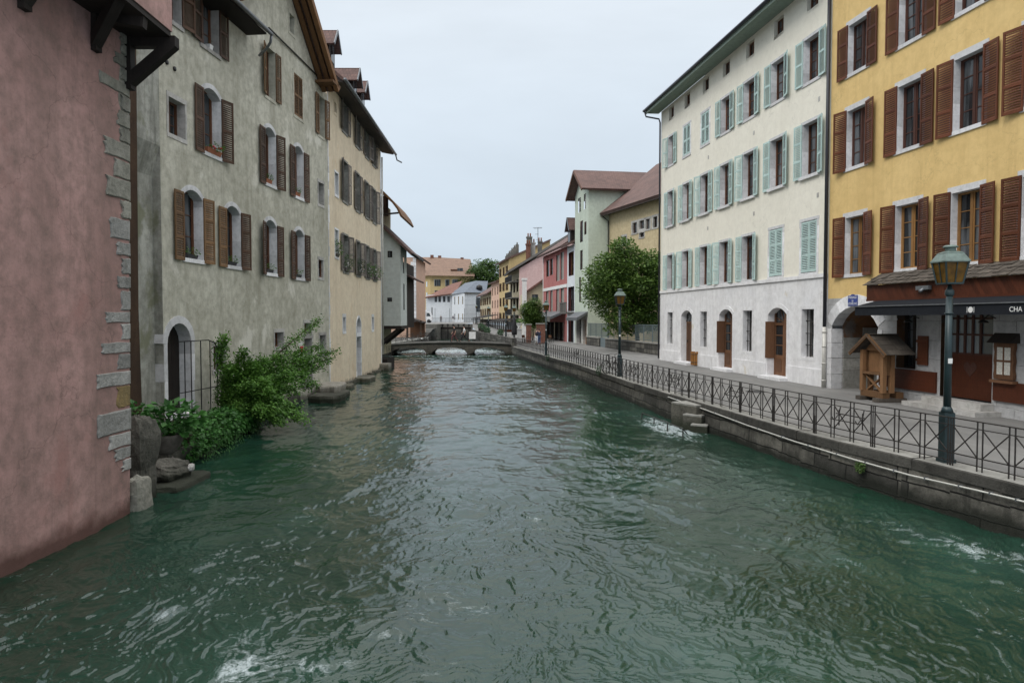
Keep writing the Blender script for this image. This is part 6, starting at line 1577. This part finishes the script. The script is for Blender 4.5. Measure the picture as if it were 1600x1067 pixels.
person('person in white t-shirt and black trousers striding along the footbridge', (at(725.5, 530, 71.4).x, 71.4, deck(-5)), PI, 'cloth_white', 'cloth_black', 'hair_dark', .5, 'walk', 1.62, False, g_)
g_ = 'people standing on the quay by the brick pillar'
p = gp(842.5, 538.5); person('person in navy top and jeans raising both arms to take a photo', p, 2.2, 'cloth_navy', 'cloth_jean', 'hair_dark', .05, 'photo', 1.68, False, g_)
p = gp(838.8, 538.0); person('person in dark top and pale trousers standing close beside the photographer', p, -2.0, 'cloth_black', 'cloth_white', 'hair_dark', .05, 'stand', 1.62, False, g_)
person('small distant person in dark top standing on the upper bank before the white hall', (at(708, 500, 165).x, 165, 2.75), 1.5, 'cloth_navy', 'cloth_white', 'hair_dark', .1, 'stand', 1.7)
person('small distant person in black by the railing before the white building', (at(689, 500, 165).x, 165, 2.75), -1.5, 'cloth_black', 'cloth_black', 'hair_dark', .1, 'stand', 1.7)

def bicycle(label, loc, rz, lean=.1, grp='parked bicycles'):
    t = thing('bicycle', label, 'bicycle', loc, grp); W = mat_tr(loc, rz) @ Matrix.Rotation(lean, 4, 'X'); t.matrix_basis = W; WM[t.name] = W
    for x in (-.52, .52):
        b = MB(); pts = [(x+.34*math.cos(a), 0, .35+.34*math.sin(a)) for a in [2*PI*i/24 for i in range(25)]]; b.tube(pts, .022, 6, False); w = lpart('wheel', b, 'rubber', t)
        b = MB(); b.lathe([(.03, -.05), (.03, .05)], (0, 0, 0), 8); b.v = [(x+px, pz, .35+py) for px, py, pz in b.v]
        for i in range(10): a = 2*PI*i/10; b.bar((x, 0, .35), (x+.33*math.cos(a), 0, .35+.33*math.sin(a)), .005)
        lpart('spokes', b, 'steel', w)
    b = MB(); bb, st, hd_ = (-.08, 0, .3), (-.22, 0, .78), (.36, 0, .8)
    for p, q in ((bb, st), (bb, (.37, 0, .68)), (st, hd_), (bb, (-.52, 0, .35)), (st, (-.52, 0, .35)), ((.34, 0, .86), (.38, 0, .64)), ((.38, 0, .66), (.52, 0, .35)), (st, (-.25, 0, .92))): b.tube([p, q], .017, 6)
    lpart('frame', b, 'dark_iron', t)
    b = MB(); b.tube([(.2, -.28, .98), (.3, -.24, 1.0), (.35, 0, .96), (.3, .24, 1.0), (.2, .28, .98)], .014, 6); b.tube([(.35, 0, .85), (.35, 0, .97)], .015, 6); lpart('handlebar', b, 'dark_iron', t)
    b = MB(); b.blob((-.27, 0, .95), (.14, .075, .035), 10, 6, .02); lpart('saddle', b, 'rubber', t)
    b = MB(); b.lathe([(.09, -.01), (.09, .01)], (0, 0, 0), 12); b.v = [(-.08+x, z-.06, .3+y) for x, y, z in b.v]; b.bar((-.08, -.1, .3), (.06, -.1, .2), .018); b.bar((-.08, .08, .3), (-.2, .08, .4), .018); lpart('crank', b, 'steel', t)
    return t
i_ = min((abs(qat(k*.25, .45)[0].x/qat(k*.25, .45)[0].y-(958-800)/FPX), k) for k in range(40, 200))[1]; p, n = qat(i_*.25, .42)
bk = bicycle('black bicycle leaning on the quay railing beside the green lamp', (p.x, p.y, .92), math.atan2(-n.x, n.y)+PI*.72, -.1)
copy_tree(bk, Matrix.Translation((-11.0, 73.3, deck(-11)+.0)) @ Matrix.Rotation(.05, 4, 'Z') @ Matrix.Rotation(-.12, 4, 'X'), 'dark bicycle parked at the far end of the footbridge against its railing')
copy_tree(bk, Matrix.Translation((-9.6, 73.25, deck(-9.6)+.0)) @ Matrix.Rotation(-.1, 4, 'Z') @ Matrix.Rotation(-.12, 4, 'X'), 'second dark bicycle on the footbridge, the one nearer the walkers')
wb = thing('notice_box', 'white information box standing on the footbridge behind the walkers', 'box', (at(738, 530, 73.4).x, 73.4, deck(-4.2)))
b = MB(); b.box((-.35, -.1, .25), (.35, .1, 1.0)); lpart('panel', b, 'white_paint', wb); b = MB(); b.box((-.3, -.05, -.02), (-.24, .05, .25)); lpart('leg', b, 'dark_iron', wb); b = MB(); b.box((.24, -.05, -.02), (.3, .05, .25)); lpart('leg', b, 'dark_iron', wb)
tk = thing('box_truck', 'white box truck parked on the upper bank by the yellow block', 'truck', (at(660, 496, 160).x, 160, 2.72), None, 0)
b = MB(); b.box((-1.9, -1.1, .7), (.9, 1.1, 3.0)); lpart('cargo_box', b, 'truck_white', tk)
b = MB(); b.prism([(.95, -1, .5), (2.3, -1, .5), (2.3, -1, 1.5), (1.9, -1, 2.5), (.95, -1, 2.6)], (0, 2, 0)); cb = lpart('cab', b, 'truck_white', tk)
b = MB(); b.prism([(1.1, -1.01, 1.5), (2.05, -1.01, 1.5), (1.75, -1.01, 2.3), (1.1, -1.01, 2.3)], (0, .02, 0)); lpart('side_window', b, 'plain_glass', cb)
for x in (-1.2, 1.6):
    for y in (-1.0, .95): b = MB(); b.lathe([(.42, -.12), (.42, .12)], (0, 0, 0), 16); b.v = [(x+px, y+pz, .42+py) for px, py, pz in b.v]; lpart('wheel', b, 'rubber', tk)
pa_ = thing('parasol', 'closed black parasol standing on the cafe terrace beyond the footbridge', 'parasol', (at(803.5, 520, 79).x, 79, .95))
b = MB(); b.lathe([(.04, 0), (.04, 3.0)], (0, 0, 0), 8); lpart('pole', b, 'grey_board', pa_)
b = MB(); b.lathe([(.3, .9), (.34, 1.3), (.26, 2.2), (.12, 2.85), (.03, 2.95)], (0, 0, 0), 9); lpart('canopy', b, 'cloth_black', pa_)
for k, (y_, l) in enumerate(((90, 'dark planter of shrubs on the far quay nearest the closed parasol'), (97, 'dark planter of shrubs on the far quay, second from the parasol'), (104, 'dark planter of shrubs on the far quay, third from the parasol'), (112, 'dark planter of shrubs on the far quay nearest the sluice gate'))):
    j_ = min(far, key=lambda v: abs(v.y-y_)); t = thing('quay_planter', l, 'planter', (j_.x+1.1, y_, zst(y_)), 'planters on the far quay'); b = MB(); b.box((-.3, -2.6, 0), (.3, 2.6, .7)); lpart('trough', b, 'dark_timber', t)
    b = MB(); leaves(b, (0, 0, .95), (.4, 2.7, .45), 500, .2, random.Random(80+k), .5); lpart('foliage', b, 'dark_leaf', t)
VF = Fac(tuple(RB.P(-6, 0, 3.3)[:2]), tuple(RB.P(21, 0, 3.3)[:2])); ve = thing('cafe_veranda', 'dark glazed cafe veranda with flat awning roof in front of the rose house', 'veranda', VF.P(12, 1.3))
b = MB(); b.prism([VF.P(0, 3.35, .5), VF.P(0, 3.75, -2.6), VF.P(0, 3.6, -2.6), VF.P(0, 3.2, .5)], VF.u*VF.L); part('roof', b, 'dark_timber', ve)
b = MB(); b.box((0, -.06, .7), (VF.L, 0, 1.9), VF.M(0, 0)); b.box((-.05, -2.8, .7), (0, .0, 1.9), VF.M(0, 0)); part('dado_panel', b, 'shop_board', ve)
b = MB(); b.box((0, -.04, 1.9), (VF.L, -.02, 3.25), VF.M(0, 0)); b.box((-.03, -2.8, 1.9), (-.01, -.04, 3.3), VF.M(0, 0)); part('pane', b, 'window_glass', ve)
for k in range(12): b = MB(); b.box((k*VF.L/11-.06, -.08, .7), (k*VF.L/11+.06, .05, 3.3), VF.M(0, 0)); part('post', b, 'dark_timber', ve)
ca = thing('cafe_canopy', 'long dark brown cafe canopy on posts by the beige house', 'canopy', (-4.2, 140, 2.3)); b = MB(); b.prism([(-1.6, -9, 1.5), (1.4, -9, 2.1), (1.4, -9, 2.2), (-1.6, -9, 1.6)], (-2.9, 19, 0)); lpart('roof', b, 'dark_timber', ca)
for k in range(5): b = MB(); b.box((-1.5-k*.7, -8.8+k*4.6, -.2), (-1.4-k*.7, -8.7+k*4.6, 1.52)); lpart('post', b, 'dark_timber', ca)
p = at(811, 530, 80); ur = thing('stone_urn', 'white stone urn with plants on a pedestal at the footbridge end', 'urn', (p.x, 80, .95))
b = MB(); b.box((-.32, -.32, 0), (.32, .32, 1.5)); b.box((-.4, -.4, 1.5), (.4, .4, 1.65)); lpart('pedestal', b, 'white_paint', ur)
b = MB(); b.lathe([(.15, 1.65), (.12, 1.8), (.4, 2.15), (.45, 2.25), (.3, 2.25)], (0, 0, 0), 14); lpart('bowl', b, 'white_paint', ur)
b = MB(); leaves(b, (0, 0, 2.45), (.5, .5, .35), 160, .16, random.Random(70), .6); lpart('foliage', b, 'bush_leaf', ur)
for k, (px, w, h, Y) in enumerate(((826, .6, 2.1, 79), (846, 1.15, 2.2, 77))):
    p = at(px, 530, Y); b = thing('brick_pillar', ('slim red brick gate pillar left of the standing couple', 'wide red brick gate pillar just behind the standing couple')[k], 'pillar', (p.x, Y, .9), 'brick gate pillars before the small tree')
    q = MB(); q.box((-w/2, -.3, 0), (w/2, .3, h)); lpart('shaft', q, 'red_brick', b); q = MB(); q.box((-w/2-.06, -.36, h), (w/2+.06, .36, h+.12)); lpart('cap', q, 'coping_stone', b)
p = at(836, 530, 78); ga_ = thing('garden_gate', 'wrought iron gate between the two red brick pillars', 'gate', (p.x, 78, .9)); b = MB()
for k in range(9): b.bar((-.75+k*.19, 0, .05), (-.75+k*.19, 0, 1.4+.2*math.sin(PI*k/8)), .025, .025, (0, 1, 0))
b.bar((-.75, 0, .2), (.75, 0, .2), .03); b.bar((-.75, 0, 1.35), (.75, 0, 1.35), .03); lpart('bars', b, 'dark_iron', ga_)
for k in range(4):
    p = Vector(((815, 820, 856, 861)[k], 536, 0)); q = gp(p.x, p.y-.5); t = thing('cafe_chair', ('dark cafe chair beside the white urn', 'dark cafe chair between the urn and the slim brick pillar', 'dark cafe chair under the awning edge of the red house', 'dark cafe chair by the shop window of the red house')[k], 'chair', q, 'cafe chairs on the quay', k*.8)
    b = MB(); b.box((-.2, -.2, .44), (.2, .2, .47)); lpart('seat', b, 'door_wood', t); b = MB(); b.box((-.2, .18, .6), (.2, .21, .9)); lpart('backrest', b, 'door_wood', t)
    for x in (-.18, .18):
        for y in (-.18, .19): b = MB(); b.box((x-.015, y-.015, 0), (x+.015, y+.015, .9 if y > 0 else .44)); lpart('leg', b, 'dark_iron', t)
ub = thing('upper_railing', 'thin grey railing along the upper bank before the white buildings', 'railing', (-15, 163, 2.72)); b = MB()
for k in range(40): b.bar((-22+k*.36, 163, 2.72), (-22+k*.36, 163, 3.8), .05, .05, (0, 1, 0))
b.bar((-22, 163, 3.8), (-7.6, 163, 3.8), .07); part('bars', b, 'zinc', ub)
for k in range(5): b = MB(); b.box((-21.9+k*3.5, 162.95, 2.72), (-21.8+k*3.5, 163.05, 6.2)); part('post', b, 'zinc', ub)

# ================================================================== WATER
def pnoise(x, y, seed=0):
    rs_ = np.random.RandomState(seed); perm = rs_.permutation(512); ang = rs_.rand(512)*2*PI; gx, gy = np.cos(ang), np.sin(ang)
    xi = np.floor(x).astype(np.int64); yi = np.floor(y).astype(np.int64); xf = x-xi; yf = y-yi
    def g(i, j, dx, dy): h = perm[(perm[(xi+i) & 511]+yi+j) & 511]; return gx[h]*dx+gy[h]*dy
    u = xf*xf*xf*(xf*(xf*6-15)+10); v = yf*yf*yf*(yf*(yf*6-15)+10)
    a = g(0, 0, xf, yf); b = g(1, 0, xf-1, yf); c = g(0, 1, xf, yf-1); d = g(1, 1, xf-1, yf-1)
    return 1.5*((a+(b-a)*u)+((c+(d-c)*u)-(a+(b-a)*u))*v)
ys = [2.5]
while ys[-1] < 128.4: ys.append(ys[-1]+min(.15, max(.0125, ys[-1]**2*.0003)))
ys = np.array(ys); ks = np.linspace(-1.18, 1.18, 1050)
Yg, Kg = np.meshgrid(ys, ks, indexing='ij'); half = np.minimum(15.5, np.maximum(Yg*1.0, 3.2)); Xg = Kg/1.18*half
def lod(lam): return np.clip(lam/(2.6*np.maximum(.014, Yg*.0026)), 0, 1)*np.clip(lam/(2.2*np.gradient(Yg, axis=0)), 0, 1)
wx = Xg+.55*pnoise(Xg*.55, Yg*.4, 1)+.22*pnoise(Xg*1.5+7, Yg*1.1, 2)+.08*pnoise(Xg*4, Yg*3.2, 21); wy = Yg+.75*pnoise(Xg*.5+3, Yg*.38+9, 3)+.25*pnoise(Xg*1.4, Yg*1.2+5, 4)+.08*pnoise(Xg*4+3, Yg*3.2+8, 22)
rough_ = np.clip(.85+1.0*pnoise(wx*.3+2, wy*.2, 5), .5, 1.35)
def ridge(n, p): return np.clip(1-np.abs(n)*1.9, 0, 1)**p
wx = wx+.16*pnoise(Xg*2.2, Yg*2, 27)+.04*pnoise(Xg*8, Yg*7, 23); wy = wy+.16*pnoise(Xg*2.2+5, Yg*2+8, 28)+.04*pnoise(Xg*8+2, Yg*7+5, 24)
h = .075*pnoise(wx*.28, wy*.22, 6)+.038*pnoise(wx*.75, wy*.6, 7)*lod(1.4)+.016*pnoise(wx*1.9, wy*1.6, 26)*lod(.5)
vx = wx+.5*pnoise(wx*.9+4, wy*.8, 31); vy = wy+.5*pnoise(wx*.9+9, wy*.8+3, 32)
fam = np.clip(.5+1.5*pnoise(Xg*.5, Yg*.32, 33), 0, 1)
s1 = .016*ridge(pnoise(vx*2.6, vy*.7, 34), 3.)*lod(.3)+.0125*ridge(pnoise(vx*5.6, vy*1.3, 35), 3.2)*lod(.15)+.0085*ridge(pnoise(vx*10.5, vy*2.6, 36), 2.8)*lod(.08)
s2 = .017*ridge(pnoise(vx*1.0, vy*2.4, 37), 3.)*lod(.3)+.0130*ridge(pnoise(vx*2.0, vy*4.8, 38), 3.2)*lod(.15)+.0085*ridge(pnoise(vx*4.0, vy*9.0, 39), 2.8)*lod(.08)
h += rough_*(.012*ridge(pnoise(wx*1.0, wy*.85, 8), 2.4)*lod(.5)+1.25*(s1*fam+s2*(1-fam))+.0075*ridge(pnoise(vx*5.0, vy*4.4, 10), 3.4)*lod(.12)+.0045*ridge(pnoise(vx*10, vy*8.5, 11), 2.6)*lod(.07)+.0028*pnoise(wx*19, wy*17, 25)*lod(.055))
h += .010*pnoise(Xg*2.2+1, Yg*2.6, 12)*lod(.4)
def spot(cx, cy, sx, sy, rot=0.):
    c, s = math.cos(rot), math.sin(rot); dx, dy = Xg-cx, Yg-cy; return np.exp(-((dx*c+dy*s)/sx)**2-((-dx*s+dy*c)/sy)**2)
foam_n = np.clip(.55*ridge(pnoise(wx*1.7+4, wy*1.4, 13), 1.6)+.55*ridge(pnoise(wx*4.1, wy*3.4, 14), 1.6)+.3*pnoise(wx*9, wy*8, 15), 0, 1.4)
q1, q2, q3, q4, q5 = gp(440, 1050, 0), gp(1540, 868, 0), gp(1040, 668, 0), gp(370, 1055, 0), gp(300, 960, 0)
fm = 1.0*spot(q1.x, q1.y, .75, .38)+1.0*spot(q4.x, q4.y, .2, .3, .5)+.6*spot(q4.x-.2, q4.y+.8, .5, .5)+.95*spot(q2.x, q2.y, .55, 1.15, .3)+2.2*spot(q3.x, q3.y, .6, 2.4, .1)+.45*spot(q5.x, q5.y, .5, 1.2, -.5)
for px, py, a, sx, sy in ((830, 812, .7, .25, .1), (845, 828, .8, .45, .1), (700, 890, .6, .35, .12), (745, 955, .75, .3, .2), (920, 925, .6, .4, .12), (480, 730, .6, .9, .25), (560, 655, .5, 1., .4), (1110, 645, .7, .4, 1.2), (1180, 860, .5, .5, .25), (620, 1000, .5, .5, .2), (1235, 845, .55, .5, .3), (1330, 880, .5, .5, .3), (380, 905, .55, .5, .2), (470, 880, .5, .5, .15), (255, 960, .5, .35, .25), (1000, 760, .45, .5, .2), (960, 840, .5, .3, .2), (420, 690, .4, .5, .5), (1060, 1020, .4, .5, .2), (160, 900, .4, .6, .3)):
    q = gp(px, py, 0); fm += a*spot(q.x, q.y, sx, sy)
fm += .62*np.clip(pnoise(Xg*.45+11, Yg*.28, 16)-.1, 0, 1)*np.clip(pnoise(wx*1.4+3, wy*1.1, 29)+.1, 0, 1)*2
fm += .85*np.exp(-((Yg-67.6)/1.3)**2)*(Xg > -12.5)+1.5*np.exp(-((Yg-78)/5.5)**2)
h += .03*np.clip(fm, 0, 1.3)*pnoise(wx*3, wy*3, 17)*lod(.3)+.05*spot(q3.x, q3.y, .6, 1.8, .1)
lines = np.maximum(ridge(pnoise(vx*2.2+5, vy*.6, 40), 9), ridge(pnoise(vx*.8+2, vy*1.9, 41), 9))*np.clip(pnoise(Xg*.4+21, Yg*.25, 42)*1.6-.05, 0, 1)
foam = np.clip(np.clip(fm*1.25*foam_n-.28, 0, 1)+.55*lines*np.clip(.4+pnoise(wx*6, wy*5, 43), 0, 1), 0, 1)
ny, nx = Xg.shape; V = np.stack([Xg, Yg, h], -1).reshape(-1, 3)
i0 = (np.arange(ny-1)[:, None]*nx+np.arange(nx-1)[None, :]).ravel(); Fq = np.stack([i0, i0+1, i0+nx+1, i0+nx], -1)
me = bpy.data.meshes.new('water'); me.vertices.add(len(V)); me.vertices.foreach_set('co', V.astype(np.float32).ravel()); me.loops.add(Fq.size); me.loops.foreach_set('vertex_index', Fq.astype(np.int32).ravel())
me.polygons.add(len(Fq)); me.polygons.foreach_set('loop_start', np.arange(0, Fq.size, 4, dtype=np.int32)); me.polygons.foreach_set('loop_total', np.full(len(Fq), 4, dtype=np.int32)); me.update(); me.validate()
me.polygons.foreach_set('use_smooth', np.ones(len(Fq), dtype=bool))
a = me.attributes.new('foam', 'FLOAT', 'POINT'); a.data.foreach_set('value', foam.astype(np.float32).ravel())
a = me.attributes.new('milky', 'FLOAT', 'POINT'); a.data.foreach_set('value', np.clip(.5*fm+.35+.5*pnoise(Xg*.3, Yg*.16, 18), 0, 1).astype(np.float32).ravel())
m, nt, b = nodes('river_water'); p = pos(nt)
fa = N(nt, 'ShaderNodeAttribute', attribute_name='foam').outputs['Fac']; mk = N(nt, 'ShaderNodeAttribute', attribute_name='milky').outputs['Fac']
c = mix(nt, mk, (.008, .030, .0165), (.021, .062, .045))
c = mix(nt, ramp(nt, noise(nt, mapping(nt, p, (1, .7, 1)), .35, 5, .6, .5), .4, .62, 0, .6), c, (.006, .022, .013))
L(nt, c, b.inputs['Base Color']); b.inputs['Roughness'].default_value = .03; b.inputs['IOR'].default_value = 1.5
n1 = noise(nt, mapping(nt, p, (1.2, 1, 1)), 14, 5, .6, 1.2); n2 = noise(nt, mapping(nt, p, (1, .8, 1)), 4.2, 4, .6, 1.6)
bm = N(nt, 'ShaderNodeBump'); bm.inputs['Strength'].default_value = .5; bm.inputs['Distance'].default_value = .012; L(nt, mth(nt, 'ADD', mth(nt, 'MULTIPLY', n1, .45), n2), bm.inputs['Height']); L(nt, bm.outputs['Normal'], b.inputs['Normal'])
fo = N(nt, 'ShaderNodeBsdfPrincipled'); fo.inputs['Base Color'].default_value = (.55, .62, .64, 1); fo.inputs['Roughness'].default_value = .7
mx = N(nt, 'ShaderNodeMixShader'); L(nt, ramp(nt, mth(nt, 'MULTIPLY', fa, ramp(nt, noise(nt, p, 34, 5, .75), .36, .62, .1, 1.4)), .1, .9, 0, .62), mx.inputs[0]); L(nt, b.outputs[0], mx.inputs[1]); L(nt, fo.outputs[0], mx.inputs[2])
L(nt, mx.outputs[0], nt.nodes['Material Output'].inputs['Surface'])
me.materials.append(m); o = bpy.data.objects.new('water', me); o['kind'] = 'structure'; COL.objects.link(o)

# ================================================================== SKY, SUN, CAMERA
w = bpy.data.worlds.new('World'); sc.world = w; w.use_nodes = True; nt = w.node_tree; bg = nt.nodes['Background']
SE, SR = math.radians(46), math.radians(232)
sky = N(nt, 'ShaderNodeTexSky', sky_type='NISHITA'); sky.sun_disc = False; sky.sun_elevation = SE; sky.sun_rotation = SR; sky.dust_density = 3; sky.air_density = 1.2
tc = N(nt, 'ShaderNodeTexCoord'); sp = N(nt, 'ShaderNodeSeparateXYZ'); L(nt, tc.outputs['Generated'], sp.inputs[0])
vr = N(nt, 'ShaderNodeValToRGB'); L(nt, sp.outputs[2], vr.inputs[0]); cr = vr.color_ramp
cr.elements[0].position = 0.; cr.elements[0].color = (.56, .655, .75, 1); cr.elements[1].position = 1.; cr.elements[1].color = (2.5, 2.5, 2.5, 1)
for ps, cl in ((.12, (.61, .705, .80, 1)), (.3, (.71, .795, .88, 1)), (.44, (.80, .87, .94, 1)), (.62, (1.4, 1.44, 1.48, 1))): e_ = cr.elements.new(ps); e_.color = cl
cn = noise(nt, mapping(nt, tc.outputs['Generated'], (1.2, 1.2, 3.0)), 1.6, 5, .55, .3)
oc = N(nt, 'ShaderNodeVectorMath', operation='SCALE'); L(nt, vr.outputs[0], oc.inputs[0]); L(nt, ramp(nt, cn, .3, .7, 9.7, 11.5), oc.inputs['Scale'])
mxr = N(nt, 'ShaderNodeMix', data_type='RGBA'); mxr.inputs[0].default_value = .93; L(nt, sky.outputs[0], mxr.inputs[6]); L(nt, oc.outputs[0], mxr.inputs[7])
L(nt, mxr.outputs[2], bg.inputs['Color']); bg.inputs['Strength'].default_value = .1
sl = bpy.data.lights.new('Sun', 'SUN'); sl.energy = 1.3; sl.angle = math.radians(24); sl.color = (1, .96, .9)
so = bpy.data.objects.new('Sun', sl); COL.objects.link(so)
d = Vector((math.sin(SR)*math.cos(SE), math.cos(SR)*math.cos(SE), math.sin(SE)))      # towards the sun
so.rotation_euler = (-d).to_track_quat('-Z', 'Y').to_euler()
cam = bpy.data.cameras.new('Camera'); co = bpy.data.objects.new('Camera', cam); COL.objects.link(co); sc.camera = co
cam.sensor_width = 36; cam.lens = 36*FPX/1600; cam.clip_end = 3000; cam.clip_start = .1
co.location = (0, 0, CZ); co.rotation_euler = (PI/2-TH, 0, 0)
vs = sc.view_settings; vs.view_transform = 'Standard'; vs.look = 'None'; vs.exposure = 0; vs.gamma = 1
sc.cycles.use_denoising = True; sc.cycles.max_bounces = 6; sc.cycles.diffuse_bounces = 3; sc.cycles.glossy_bounces = 3; sc.cycles.transmission_bounces = 4; sc.cycles.caustics_reflective = False
